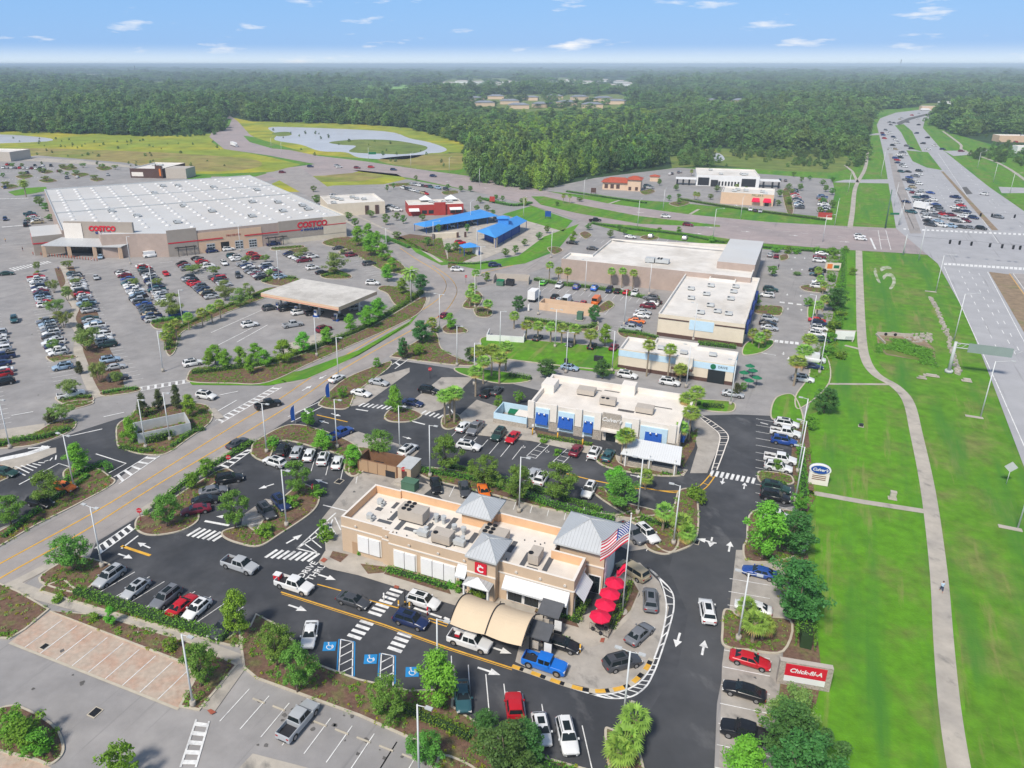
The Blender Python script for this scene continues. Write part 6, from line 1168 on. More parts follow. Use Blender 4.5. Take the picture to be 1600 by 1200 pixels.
# ---------------- plants ----------------
rng = np.random.default_rng(5)
def leaf_cloud(cent, n, sig, size, up=.5, flat=1.0):
    """n leaf-sized quads scattered round each centre; returns verts, faces"""
    cent = np.asarray(cent, float); P = np.repeat(cent, n, 0); N_ = len(P)
    d = rng.normal(size=(N_, 3)); d /= np.linalg.norm(d, axis=1)[:, None]; r = rng.random(N_)**.45
    sig = np.repeat(np.broadcast_to(sig, (len(cent),)), n); off = d*(r*sig)[:, None]; off[:, 2] *= flat; P = P+off
    nr = d*.8+rng.normal(size=(N_, 3))*.5+np.array([0, 0, up]); nr /= np.linalg.norm(nr, axis=1)[:, None]
    a = np.cross(nr, rng.normal(size=(N_, 3))); a /= np.linalg.norm(a, axis=1)[:, None]; b = np.cross(nr, a)
    s = size*(.6+.8*rng.random(N_))[:, None]
    V = np.stack([P-a*s, P-b*s*.55, P+a*s, P+b*s*.55], 1).reshape(-1, 3); return V
def leaf_mesh(name, V, mats, mi=None):
    n = len(V)//4; me = bpy.data.meshes.new(name); me.vertices.add(len(V)); me.vertices.foreach_set('co', V.ravel().astype('f')); me.loops.add(n*4); me.polygons.add(n)
    me.loops.foreach_set('vertex_index', np.arange(n*4, dtype='i')); me.polygons.foreach_set('loop_start', np.arange(0, n*4, 4, dtype='i')); me.polygons.foreach_set('loop_total', np.full(n, 4, 'i'))
    for m in mats: me.materials.append(M[m])
    if mi is not None: me.polygons.foreach_set('material_index', mi.astype('i'))
    me.update(calc_edges=True); return me
def crown(shape, nc, n, size, R_, Z0, Z1, seed, sig=.62):
    r = np.random.default_rng(seed); C = []
    while len(C) < nc:
        t = r.random(); a = r.random()*6.283; q = r.random()**.4
        if shape == 'round': pr = math.sqrt(max(0, 1-(2*t-1)**2))*.95+.05
        elif shape == 'umbrella': pr = min(1, .55+.6*t) if t < .75 else math.sqrt(max(0, 1-((t-.75)/.27)**2))
        elif shape == 'cone': pr = (1-t)**.8*min(1, .5+t*6)
        else: pr = math.sin(math.pi*min(1, t*.85+.12))**.7*(1-.25*t)
        pr *= .82+.3*math.sin(a*2+seed)*math.sin(t*5+seed*2)+.1*r.normal()
        C.append((math.cos(a)*q*pr*(R_-sig*.6), math.sin(a)*q*pr*(R_-sig*.6), Z0+(Z1-Z0)*t))
    return np.array(C), leaf_cloud(C, n, sig*(.7+.6*r.random(nc)), size, .5, .8)
def trunk(C, h0, r0, stems=1, spread=0, m='bark', nl=7):
    b = MB()
    for s in range(stems):
        a = s*6.283/max(stems, 1); x, y = math.cos(a)*spread*.15, math.sin(a)*spread*.15; tx, ty = math.cos(a)*spread, math.sin(a)*spread
        if stems == 1: x = y = tx = ty = 0
        b.cyl((x, y, -.1), (tx, ty, h0), r0, r0*.7, 7)
        idx = np.argsort(-C[:, 2])[::max(1, len(C)//nl)] if stems == 1 else [int(len(C)*(s+.5)/stems)]
        for i in idx: b.cyl((tx, ty, h0-.1), tuple(C[i]), r0*.5, r0*.12, 5)
    me = bpy.data.meshes.new('trunk'); me.from_pydata(b.v, [], b.f); me.materials.append(M[m]); me.polygons.foreach_set('use_smooth', b.sm); return me
def fan_palm(seed, h=5.5, nf=34, L=1.5):
    r = np.random.default_rng(seed); V, mi = [], []
    for i in range(nf):
        a = i*2.4+r.normal()*.1; el = 1.25-2.1*(i/nf)+r.normal()*.08; dead = el < -.55
        u = np.array([math.cos(a)*math.cos(el), math.sin(a)*math.cos(el), math.sin(el)]); sd = np.array([-math.sin(a), math.cos(a), 0]); up = np.cross(u, sd)*-1
        c = np.array([0, 0, h])+u*L*.5; V += [np.array([0, 0, h])-sd*.02, np.array([0, 0, h])+sd*.02, c+sd*.03, c-sd*.03]; mi.append(1 if dead else 0)
        for k in range(9):
            t = (k-4)*.33; d = u*math.cos(t)+sd*math.sin(t); e = c+d*L*.62*(1-.05*abs(k-4))-np.array([0, 0, .16+.28*abs(math.sin(t))]); mdl = c+d*L*.33; w_ = np.cross(d, up); w_ /= np.linalg.norm(w_)+1e-6
            V += [c, mdl-w_*.085, e, mdl+w_*.085]; mi.append(1 if dead else 0)
    return leaf_mesh('crown', np.array(V), ['leaf_palm', 'leaf_dead'], np.array(mi))
def feather_palm(seed, h=6.5, nf=44, L=3.1):
    r = np.random.default_rng(seed); V = []
    for i in range(nf):
        a = i*2.4; el = 1.2-1.9*i/nf; p = np.array([0, 0, h]); u = np.array([math.cos(a), math.sin(a), 0]); sd = np.array([-math.sin(a), math.cos(a), 0])
        for k in range(9):
            e_ = el-.16*k; q = p+(u*math.cos(e_)+np.array([0, 0, math.sin(e_)]))*L/9
            for s in (1, -1):
                for g in (0, .5): c = p+(q-p)*g; V += [c, c+(q-p)*.45, c+sd*s*.5+(q-p)*.9-np.array([0, 0, .12]), c+sd*s*.44+(q-p)*.5-np.array([0, 0, .12])]
            p = q
    return leaf_mesh('crown', np.array(V), ['leaf_palm'])
def straight(h, r, m='bark_palm', top=None): b = MB(); b.cyl((0, 0, -.1), (0, 0, h), r*1.15, r, 8); (b.cyl((0, 0, h-.6), (0, 0, h), r*1.5, r*1.7, 8)); me = bpy.data.meshes.new('trunk'); me.from_pydata(b.v, [], b.f); me.materials.append(M[m]); return me
TK = {}  # kind -> list of (crown mesh, trunk mesh, base radius, base height)
def kind(k, shape, R_, Z0, H_, nc, n, size, leaf, h0, r0, nv=3, stems=1, spread=0, sig=.62):
    TK[k] = []
    for v in range(nv):
        C, V = crown(shape, nc, n, size, R_, Z0, H_, 10*v+len(k)+nc, sig); TK[k].append((leaf_mesh('crown', V, [leaf]), trunk(C, h0, r0, stems, spread), R_, H_))
kind('oak', 'round', 3.2, 1.9, 7.0, 62, 100, .13, 'leaf_oak', 2.6, .17, 4); kind('elm', 'ovoid', 2.4, 1.6, 6.6, 52, 100, .125, 'leaf_elm', 2.2, .12, 3); kind('dark', 'round', 3.0, 1.3, 6.8, 66, 105, .13, 'leaf_dark', 2.0, .17, 3)
kind('magnolia', 'cone', 1.7, .6, 5.2, 40, 90, .13, 'leaf_mag', 1.0, .12, 2, sig=.5); kind('umbrella', 'umbrella', 3.3, 2.0, 4.8, 56, 90, .12, 'leaf_olive', 1.8, .08, 3, 4, .9); kind('crape', 'round', 1.9, .7, 3.4, 30, 50, .14, 'leaf_hedge', 1.0, .05, 2, 4, .5, .5)
kind('shrub', 'round', 1.0, .05, 1.5, 14, 46, .13, 'leaf_hedge', .3, .04, 2, sig=.42); kind('bright', 'ovoid', 2.2, 1.2, 6.2, 48, 105, .125, 'leaf_elm', 2.0, .12, 2); kind('olive', 'round', 2.8, 1.4, 6.0, 56, 100, .115, 'leaf_olive', 2.0, .12, 2)
TK['palm'] = [(fan_palm(s), straight(5.5, .15), 1.9, 5.5) for s in (1, 2, 3)]; TK['low_palm'] = [(fan_palm(s, 2.6, 30, 1.6), straight(2.6, .17), 1.9, 2.6) for s in (4, 5)]; TK['date'] = [(feather_palm(1), straight(6.5, .26), 3.1, 6.5)]
KD = dict(oak=('tree', 'broad green oak'), elm=('tree', 'light green oval tree'), dark=('tree', 'dense dark green tree'), magnolia=('tree', 'dark bronze cone-shaped tree'), umbrella=('tree', 'low spreading tree'), crape=('shrub', 'small many-stemmed flowering shrub'),
          shrub=('shrub', 'round clipped shrub'), bright=('tree', 'bright green young tree'), olive=('tree', 'grey-green fine-leaved tree'), palm=('palm', 'tall fan palm'), low_palm=('palm', 'low bushy fan palm'), date=('palm', 'tall feather palm'))
MARKS = [(60, 920, 'the left corner entrance'), (160, 985, 'the clipped hedge and walk'), (330, 1050, 'the brick paving'), (45, 1150, 'the lower left bed'), (440, 1020, 'the long bed by the accessible bays'), (640, 1120, 'the long bed above the empty bays'), (780, 1180, 'the bottom edge bed'), (975, 1170, 'the kerb tongue at the bottom'),
  (1180, 980, 'the palm bed on the right'), (1240, 1100, 'the strip beside the monument sign'), (1230, 860, 'the mulch corner right of the driveway'), (1240, 740, 'the bed by the oval sign'), (870, 770, 'the bed behind the beige restaurant'), (1060, 820, 'the palm corner behind the tower'), (970, 700, 'the patio pavilion'), (1075, 650, 'the end of the blue-awning restaurant'),
  (700, 720, 'the bed beside the brown enclosure'), (500, 680, 'the street corner bed with feather flags'), (460, 770, 'the mulch island by the crossing'), (350, 800, 'the left mulch tongue'), (240, 650, 'the grey enclosure island'), (120, 730, 'the striped gore bed'), (40, 780, 'the street-side bed at the left'), (90, 660, 'the upper left kerb bed'),
  (710, 620, 'the tall palm group by the street'), (620, 620, 'the little striped island'), (550, 600, 'the street-side bays'), (680, 530, 'the street bend beds'), (760, 570, 'the palm corner of the middle lane'), (860, 530, 'the palm row'), (930, 440, 'the hedge of the long store'), (740, 450, 'the side road corner'), (620, 400, 'the street bank'), (560, 500, 'the fuel canopy hedge'),
  (380, 560, 'the curved street lawn'), (300, 500, 'the palm border of the warehouse lot'), (120, 500, 'the planted walk'), (370, 450, 'the two big lot trees'), (430, 400, 'the warehouse front'), (240, 420, 'the tall pole rows'), (80, 340, 'the left wing'), (40, 290, 'the far lot'), (700, 360, 'the car wash'), (660, 300, 'the red restaurant'), (560, 310, 'the cream box restaurant'),
  (800, 300, 'the near side of the wide road'), (980, 380, 'the back of the long store'), (1230, 480, 'the shop block entrance strip'), (1300, 450, 'the right-hand tree strip'), (1270, 570, 'the mailbox corner'), (1180, 390, 'the hedge by the wide road'), (1200, 300, 'the red-awning restaurant'), (980, 300, 'the tiled restaurant'), (1120, 260, 'the marsh'), (1560, 240, 'the far right footpath'), (1030, 560, 'the coffee shop'), (940, 480, 'the retail lot')]
def near_mark(x, y): return min(MARKS, key=lambda m: ((m[0]-x)**2+(1.5*(m[1]-y))**2))[2]
TREES = []
def T(k, s, r=None, h=None):
    for w_ in s.split():
        q = [float(v) for v in w_.split(',')]; TREES.append((k, q[0], q[1], q[2] if len(q) > 2 else r, q[3] if len(q) > 3 else h))
T('oak', "315,1074,2.4,6 607,1134,2.5,6.3 465,1083,2.7,6.4 433,1042,2.7,6 368,827,2.9,6.6 262,824,3.0,5.4 465,775,2.9,6.4 697,742,3.2,7.6 757,762,3.4,5.8 872,786,3.7,7.2 970,798,3.6,6 808,790,3.0,7 115,893,3.4,5.6 77,787,3.4,5.6 18,822,3.2,5.2 592,715,3.2,5.4 665,1195,2.4,4")
T('bright', "175,978,1.1,2.9 372,994,2.3,6.8 684,1108,2.8,8 1160,1232,3.0,6.4 1190,876,3.3,9.8 125,738,2.7,5.6 206,694,2.1,5.6 297,652,2.0,5 617,647,2.4,6.3 505,705,2.6,4.2 552,732,2.2,4.6 962,775,2.5,5.4 945,542,2.4,6 704,515,2.2,4.6 895,380,2.2,5 1062,590,1.4,3")
T('dark', "757,1160,2.0,4 790,1215,3.6,6.4 1243,974,4.7,9 1238,868,3.7,7.4 1222,1190,3.6,7.4 1268,1215,3.6,6 1287,646,3.4,5.6 1302,485,4.6,6.6 855,590,3.4,4.4 941,592,2.9,4.4 660,537,3.6,6 630,562,1.8,5.6 928,503,2.4,4.6 810,487,2.6,4.8 657,455,3.4,5.4 735,565,2.2,3.6 530,425,.1,.1 815,1190,3,5 1245,1245,4,8")
T('olive', "1238,1140,2.9,5.2 1240,925,2.6,5 270,497,4.4,7 352,470,3.6,6.2 376,480,3.4,5.6 388,468,2.6,5 522,428,5.2,7.2 90,782,.5,1")
T('elm', "575,512,3.4,6 548,520,2.4,5.2 592,500,3.4,6.2 512,540,2.4,4.8 474,553,2.8,5.6 445,568,3.4,6 415,574,2.2,4.4 400,566,2.4,4.8 337,570,2.8,5 354,578,2.2,5 377,573,2.6,5 392,585,2.0,4.6 326,575,1.8,4 560,385,4.0,8 580,400,4.4,8.4 600,408,3.6,6.4 612,425,2.8,5 575,372,3.2,6 628,460,2.6,5.2 606,440,3.0,5.6 590,390,3,7")
T('magnolia', "225,652,1.9,5.4 250,640,1.7,4.6 277,640,1.9,5.6 127,527,1.9,3.8 125,585,1.6,3.2 82,662,1.9,3.2 632,562,1.5,4.8 1150,620,1.6,3.2")
T('yellow', "", 1) if False else None
T('umbrella', "97,662,3.0,3.8 137,548,5.0,5.4 157,598,2.8,4.6 185,602,1.8,3.2 106,470,2.6,4.2 85,458,2.4,4 100,512,3.4,4.4 88,492,3.6,4.2 111,622,2.6,4 137,487,2.2,3 59,425,1.8,3.4 106,421,2.4,3 85,548,2,3 119,448,2,2.6 212,448,2.4,2.6 246,448,2.4,2.6 300,428,3,2.8 335,432,2.6,3.4 310,424,2,2.4 385,412,2.6,2.8 415,410,2.4,2.8 20,600,.5,1 422,433,2.4,2.6 468,405,3.0,2.4 535,398,1.6,2 475,398,3,2.4")
T('crape', "482,668,2.2,3.8 1266,672,1.6,3 1247,802,1.8,3.4 325,745,2.2,3.4 300,765,1.8,3 1212,737,1.2,2.4 535,622,1.6,2.6 590,575,1.4,2.4 655,555,2.4,2.6 680,520,1.6,2 1125,800,.5,1 1095,790,1.4,2.6 45,1165,2.6,3.4 25,1150,2.4,3 65,1178,2.2,2.6 760,440,1.8,3 1262,480,1.6,3 780,640,1.5,3 810,632,1.4,3 195,1215,2.4,4.2 640,472,2,3 1180,478,2,3.4")
T('palm', "976,724,1.9,5.2 970,724,1.6,5 1062,698,1.6,3.6 1075,690,2.0,5.6 1070,662,2.0,5.0 1085,648,2.0,4.6 695,664,2.0,5.8 710,662,2.2,6.2 703,655,1.9,5 743,620,2.0,5.4 748,590,2.2,6 768,588,2.2,6 790,580,2.2,5.6 780,600,2.2,5.8 755,600,2.0,5 822,532,1.9,3.8 840,533,1.9,3.8 860,536,1.9,4 877,538,1.9,4 897,541,2.0,4.2 922,548,2.2,4 803,514,1.7,3.4 858,440,1.7,5.6 872,446,1.7,5 886,447,1.7,5 954,448,1.6,5.2 971,450,1.6,5.6 988,452,1.6,5.4 1010,588,1.8,7 1043,592,1.8,6.6 743,447,1.7,4.4 738,470,1.7,4.4 744,490,1.7,4 734,480,1.8,4.2 762,492,1.8,3 265,535,1.7,3.6 277,532,1.7,4.2 260,545,1.6,3.2 296,516,1.8,3.4 317,510,1.8,3.6 332,505,1.8,3.8 345,498,1.8,4 1240,603,2.4,5.4 1252,580,2.4,4.8 1260,560,2.2,4.6 1275,498,1.8,3.6 1285,487,1.7,3.4 880,318,1.3,4 890,318,1.3,4 1080,275,1.4,3 1062,598,2,3 1150,302,1.5,4 1085,313,1.4,3.4 1090,314,1.4,3.4 1280,448,1.6,2.6 1277,434,1.6,2.6 1285,460,1.4,3")
T('low_palm', "975,1185,2.3,2.6 988,1160,2.2,3.4 966,1200,2.2,2.4 1175,1004,2.2,3.2 1162,978,1.7,3 1190,1000,1.8,2.4 1062,842,2.2,3 1035,830,2.0,3.6 1072,850,1.8,2.2 1185,545,2.0,3 1175,538,2.0,3 1195,540,2.0,3 675,520,2.0,3 605,432,2.6,3.2 1070,850,1.5,1.6 420,362,1.6,3 448,362,1.6,3 1008,765,1.6,2.4 470,404,.5,.8")
T('date', "642,470,3.2,9 41,308,3.6,8 820,322,1.6,3")
T('umbrella', "98,264,3,3 112,263,3,3 68,270,3,3 36,276,3,3 120,273,3,3 160,263,3,3 148,281,3,3 10,292,3,3 72,283,3,3 130,262,3,3 180,265,2.6,3 20,262,3,3 1236,305,2,3.4 1232,318,2,3.4 1136,287,2,3 1060,320,2,3")
T('shrub', "505,828,1.2,1.6 510,846,1.5,2.2 415,834,1.9,1.3 495,775,1.6,1.8 460,790,1.5,1.6 425,695,1.8,1.8 716,925,.9,1.6 745,937,1.3,1.9 705,920,.8,1.4 560,868,.5,.8 150,970,1,1.0 270,1015,1.2,1.6 90,940,1.0,1 1085,778,1.8,2.4 870,712,1,1.2 60,430,1.4,1.4 1300,520,2.6,3 1310,500,2.4,2.4 1295,535,2,2.4 1315,560,2.2,2 1290,555,2.2,2.2 1330,430,1.8,2.4 1310,420,2,3 1305,405,2,3 1300,440,2.2,3.2 1315,455,2,2.6 1320,395,1.6,2.4 1060,362,1.6,2 1112,379,2,3 1140,385,2.2,2.6 1160,388,2.4,3 1212,394,2.4,2.6 1230,396,2.2,2.6 1245,397,2.0,2.2 1275,395,2.2,2.6 1300,398,2.2,2.6 930,482,1,1.2 850,692,1,1.2 1030,362,1.6,1.6")
T('oak', "685,365,1.6,4 668,385,2.4,3.6 700,395,2,3.6 712,392,2.2,3.4 605,382,2.6,3.4 620,375,2.4,3.4 730,365,1.4,4 790,402,1.8,3.4 805,398,1.8,3.6 842,375,1.8,3.2 855,365,1.8,3.4 820,385,1.6,3 770,338,2,3 750,318,2.2,3.6 720,300,2,3.4 735,300,2,3.4 700,296,1.8,3 745,330,2,3 760,330,2,3 620,345,2.2,3.8 603,352,2.4,5 630,350,2,4 580,340,2.4,3.4 495,320,3,5 515,330,3,4.4 545,345,2.4,4 530,335,2.4,4 605,300,1.4,4 615,296,1.4,3.6 650,283,1.6,3.4 640,330,2,3 660,345,2,3 62,322,3.4,4.8 72,330,3,4 80,345,2.6,3 45,345,1.6,1.6 62,270,2,3 95,272,2,3 105,275,2,2.6 35,262,2,3 5,278,2,3 920,360,1.8,3 967,362,1.8,3 975,367,1.6,3 953,372,1.8,3.4 1056,298,2.2,3.6 1120,300,2.4,3.6 1110,312,2,3 1232,298,2.4,4 1250,298,2.4,4 1252,285,2,3.4 1218,308,2.4,4 1232,320,2,3 1215,322,2,3 1290,300,2.2,4 1300,305,2.4,4 1285,320,2.4,3.6 1300,325,2.4,4 1280,335,2.2,3.6 1295,340,2.4,3.6 1285,290,2.4,3.4 1300,285,2.4,3.4 1030,290,1.8,4 1045,314,1.6,3 905,315,2.2,2.4 1265,282,2,3 1240,276,2.2,3 1580,235,3,4 1560,240,3,3.6 1590,255,3,4 1575,225,2.6,3.6 1540,215,2.4,3.4 1245,430,2,1 1206,432,2.4,3.6 1160,612,1.2,2 490,300,2.4,3.4 555,355,2.4,4 1165,300,1.6,3 1190,310,2.4,3.2 1178,315,2,3 1060,310,1.8,2.4 870,322,1.6,2.4 815,318,1.6,2.6 775,313,1.8,3 785,315,1.6,3")
cnt = {}; TREES = [t for t in TREES if t[3] > 1.0 or t[0] == 'shrub']; TREES.sort(key=lambda t: t[1])
for t in TREES: cnt.setdefault((t[0], near_mark(t[1], t[2])), []).append(t)
def small_ord(i, n): return 'only' if n == 1 else ('leftmost' if i == 0 else 'rightmost' if i == n-1 else ORD[i]+' from left')
rt = random.Random(8)
for (k, mk), lst in cnt.items():
    for i, (_, x, y, r_, h_) in enumerate(lst):
        c, tr, R0, H0 = TK[k][rt.randrange(len(TK[k]))]; p = G(x, y); cat, ds = KD[k]
        if len(lst) == 1: lb = f"{ds} at {mk}"
        else: lb = f"{ds}, {'leftmost' if i == 0 else 'rightmost' if i == len(lst)-1 else ORD[i]+' from the left'} at {mk}"
        lb = lb.replace('small many-stemmed', 'small')
        nm = {'tree': 'tree', 'shrub': 'shrub', 'palm': 'palm_tree'}[cat]; e = empty(nm, (p.x, p.y, .1), rt.uniform(0, 6.28), lb, cat, {'tree': 'trees planted around the lots', 'shrub': 'shrubs in the planting beds', 'palm': 'palms planted around the lots'}[cat])
        r_ *= 1.22 if k == 'palm' else 1; h_ *= 1.12 if k == 'palm' and y > 480 else 1; sx = r_/R0; sz = h_/H0 if k not in ('palm', 'date', 'low_palm') else 1; e.scale = (sx, sx, sz)
        oc = addobj('crown', c, e); ot = addobj('trunk', tr, e)
        if k in ('palm', 'date', 'low_palm'): f_ = h_/H0; ot.scale = (1, 1, f_); oc.location.z = H0*(f_-1)
# hedges
def hedge(s, w=1.2, h=.9, label='', m='leaf_hedge', dens=26, size=.12, cat='hedge'):
    p = smooth_open(pts(s), 4); V = []; core = MB()
    for i in range(len(p)-1):
        a, b = p[i], p[i+1]; L = (b-a).length; n = max(6, int(L*(w+2*h)*dens)); t = rng.random(n); u = rng.random(n); d = (b-a).normalized(); nn = np.array([-d.y, d.x, 0])
        per = w+2*h; q = u*per; off = np.where(q < h, -w/2, np.where(q > h+w, w/2, q-h-w/2)); z = np.where(q < h, q, np.where(q > h+w, per-q, h))
        P = np.array(a)+np.array(b-a)*t[:, None]+nn*off[:, None]; P[:, 2] = z+.12+rng.normal(size=n)*.06+.1*np.sin(P[:, 0]*1.7+P[:, 1]*2.3); P[:, :2] += rng.normal(size=(n, 2))*.07
        V.append(leaf_cloud(P, 1, .05, size, .6)); core.obox(((a.x+b.x)/2, (a.y+b.y)/2), math.degrees(math.atan2(d.x, d.y)), L-.1, w*.6, .08, h*.85)
    V = np.concatenate(V); n = len(V)//4; me = leaf_mesh('hedge', V, [m]); o = addobj('hedge', me); c = core.build('stems', M['forest_floor'], o); tag(o, label, cat, 'clipped hedges'); return o
M['leaf_core'] = M['forest_floor']
HG = [("118,927 200,955 280,980 352,1002", 1.5, 1.0, 'long clipped hedge between the sidewalk and the row of silver and red cars'), ("620,1107 700,1140 735,1158", 1.3, .8, 'clipped hedge below the dark teal sedan at the front row'), ("830,1190 900,1225", 1.6, .9, 'bright clipped hedge at the bottom edge beneath the white cars'),
  ("868,1012 884,1000", .9, .6, 'short low hedge at the menu board path') , ("845,948 868,960 896,970", 1.0, .7, 'low hedge under the glazed bays of the beige restaurant'), ("899,975 905,955 915,940", 1.4, .8, 'dark green hedge at the right corner of the beige restaurant'), ("955,985 966,960 978,930 984,912", .9, .8, 'narrow hedge between the patio railing and the concrete bend'), ("606,893 650,905 700,921", 1.0, .8, 'row of low round bushes under the white shutters'),
  ("660,738 760,756 870,795 960,815", 1.4, .9, 'long dark hedge behind the rear parking bays of the beige restaurant'), ("700,730 800,757 860,775 940,800", 1.1, .8, 'second long hedge along the bed of twin trees'), ("1000,812 1045,826", 1.2, .8, 'hedge left of the palm behind the corner tower'), ("1258,1015 1256,975", 2.2, 2.4, 'tall square-cut hedge block beside the monument sign'),
  ("240,796 300,748 345,722 395,692", 1.1, .7, 'long hedge between the street sidewalk and the dark cars'), ("5,842 80,785 115,762 140,745", 1.0, .7, 'low hedge between the street sidewalk and the kerb at the left'), ("80,770 110,750 160,728 172,738", 1.2, .8, 'hedge along the striped gore bed'), ("-10,700 30,690 70,685 110,672", 1.6, .9, 'dense hedge along the kerb of the upper left bed'), ("188,700 215,706 240,706", 1.1, .7, 'low hedge before the grey bin enclosure'), ("268,700 300,678 320,672", 1.1, .7, 'low hedge between the grey enclosure and the street'),
  ("228,694 256,688 272,680", 1.2, 1.6, 'tall shrubs against the grey bin enclosure wall'), ("300,585 400,572 470,552 560,518 620,484 660,458", 1.8, 1.1, 'long curving hedge between the fuel canopy and the street'), ("262,548 268,522 300,504 360,478 420,455", 1.5, .8, 'hedge under the palms along the border of the warehouse lot'), ("238,505 258,502 285,500", 2.2, .9, 'thick hedge at the foot of the tall pole by the big tree'), ("412,442 430,434 462,436", 1.8, .7, 'hedge at the left end of the fuel canopy'), ("504,433 525,428 543,433", 1.8, .6, 'hedge under the spreading tree'),
  ("160,616 200,609 214,610", 1.4, .6, 'low hedge at the right foot of the planted walk'), ("100,626 125,622 143,622", 1.4, .6, 'low hedge at the left foot of the planted walk'), ("835,438 880,446 935,452 1000,465 1030,470", 1.8, .9, 'long hedge along the rose-brown wall of the long store'), ("820,500 870,507 915,514 930,508", 1.5, .9, 'hedge between the retail lot and the palm row'), ("966,519 1000,523 1028,530", 1.5, .8, 'hedge at the corner between shop block and coffee shop'), ("795,588 830,594", 1.4, .9, 'dark hedge pair at the middle lane entrance'), ("985,625 1050,628 1095,633", 1.5, .9, 'hedge behind the right part of the blue-awning restaurant'), ("1098,636 1130,638", 1.6, 1.0, 'dark hedge at the rounded kerb end by the silver sedan'),
  ("1090,538 1150,545", 1.6, .9, 'hedge between the shop block and the coffee shop roof'), ("840,683 900,693 925,697", 1.0, .6, 'low planting under the pale blue bays'), ("985,738 1018,740", 1.2, .5, 'left low hedge before the patio pavilion'), ("1034,741 1062,742", 1.2, .5, 'right low hedge before the patio pavilion'), ("925,350 985,359 1060,367 1130,380 1200,388 1310,396", 2.0, .9, 'very long hedge between the wide road and the long store'), ("700,412 740,413 770,410", 1.2, .6, 'low hedge beside the pay booth lawn'),
  ("1060,312 1120,322 1200,333 1290,345", 2.0, 1.0, 'dark hedge between the wide road and the red-awning restaurant'), ("885,300 940,308 1010,318", 2.0, .8, 'loose hedge between the wide road and the tiled restaurant'), ("560,362 600,372 640,388", 2, .8, 'dark hedge along the street before the car wash'), ("755,312 800,322 830,318", 3, 1.0, 'planting strip between the wide road and the car wash'), ("1318,392 1316,440 1312,480 1310,520", 2.0, 1.2, 'dark hedge line beside the shared path'), ("1190,757 1228,758", 1.5, .6, 'hedge in the small island of the right-hand bays'), ("1250,700 1256,780", 1.2, .9, 'hedge along the lawn edge by the oval sign'), ("215,395 230,392", 1.5, .7, 'small hedge by the white van'), ("425,389 470,386", 1.6, .5, 'low hedge before the big red lettering')]
for s_, w_, h_, lb in HG: hedge(s_, w_, h_, lb)
# low ground cover in the beds
def inpoly(x, y, P):
    c = False
    for i in range(len(P)):
        a, b = P[i-1], P[i]
        if (a.y > y) != (b.y > y) and x < (b.x-a.x)*(y-a.y)/(b.y-a.y)+a.x: c = not c
    return c
def cover(polys, dens, leaf, r0=.45, n=26, size=.10, name='ground_cover', label='', sk=0):
    C = []
    for s in polys:
        P = pts(s); x0, x1, y0, y1 = min(p.x for p in P), max(p.x for p in P), min(p.y for p in P), max(p.y for p in P)
        for _ in range(int((x1-x0)*(y1-y0)*dens)):
            x, y = rt.uniform(x0, x1), rt.uniform(y0, y1)
            if inpoly(x, y, P) and math.sin(x*.55+sk)+math.sin(y*.5+x*.2+sk) > -.35: C.append((x, y, .28))
    if C: o = addobj(name, leaf_mesh(name, leaf_cloud(C, n, r0*(.5+.8*rng.random(len(C))), size, .9, .5), [leaf])); tag(o, label, 'plants', None, 'stuff')
BEDS = ISL+["1240,660 1262,665 1273,780 1245,795", "1180,1100 1275,1080 1280,1200 1200,1210", "1172,862 1262,866 1278,985 1240,990", "1290,400 1316,400 1310,540 1290,590 1262,600 1268,560 1290,480", "603,375 650,388 700,408 690,372", "700,420 745,400 740,384 700,390", "1062,690 1090,670 1085,700 1065,735", "563,882 605,887 705,925 600,896"]
cover(BEDS, 1.5, 'leaf_hedge', label='low green shrubs covering the planting beds'); cover(BEDS, .4, 'leaf_yellow', .35, 20, .09, label='yellow-green tufts in the planting beds', sk=2); cover(BEDS, .3, 'leaf_olive', .5, 26, label='olive tufts of ornamental grass in the planting beds', sk=4); cover(BEDS[:20], .02, 'flower', .35, 16, .08, label='pale blossoms in the planting beds', sk=1)
cover(["1371,530 1420,533 1452,547 1464,574 1430,566 1372,553"], 2.6, 'leaf_hedge', 1.1, 44, .17, 'ditch_reeds', 'tall green reeds filling the drainage basin')
# ---------------- poles, signs, furniture ----------------
def pole(x, y, h=10.3, arm=2, label='', grp='parking lot light poles', az=None, base=True, lean=0):
    p = G(x, y); az = U if az is None else az; t = empty('light_pole', (p.x, p.y, .08), R(90-az), label, 'light pole', grp)
    part('shaft', 'pole', t, lambda b: b.cyl((0, 0, 0), (0, 0, h), .13, .085, 8)) 
    if base: part('base', 'concrete', t, lambda b: b.cyl((0, 0, 0), (0, 0, .8), .36, .34, 10))
    for s in ((1, -1) if arm == 2 else (1,)):
        L = .9 if arm < 3 else 2.6
        l = part('lamp_arm', 'pole', t, lambda b: b.cyl((0, 0, h-.08), (s*L, 0, h+(.05 if arm < 3 else .5)), .045, .04, 6)); part('lamp_head', 'unit_grey', l, lambda b: b.box(min(s*L, s*(L+.75)), max(s*L, s*(L+.75)), -.2, .2, h+(.0 if arm < 3 else .45), h+(.14 if arm < 3 else .59)))
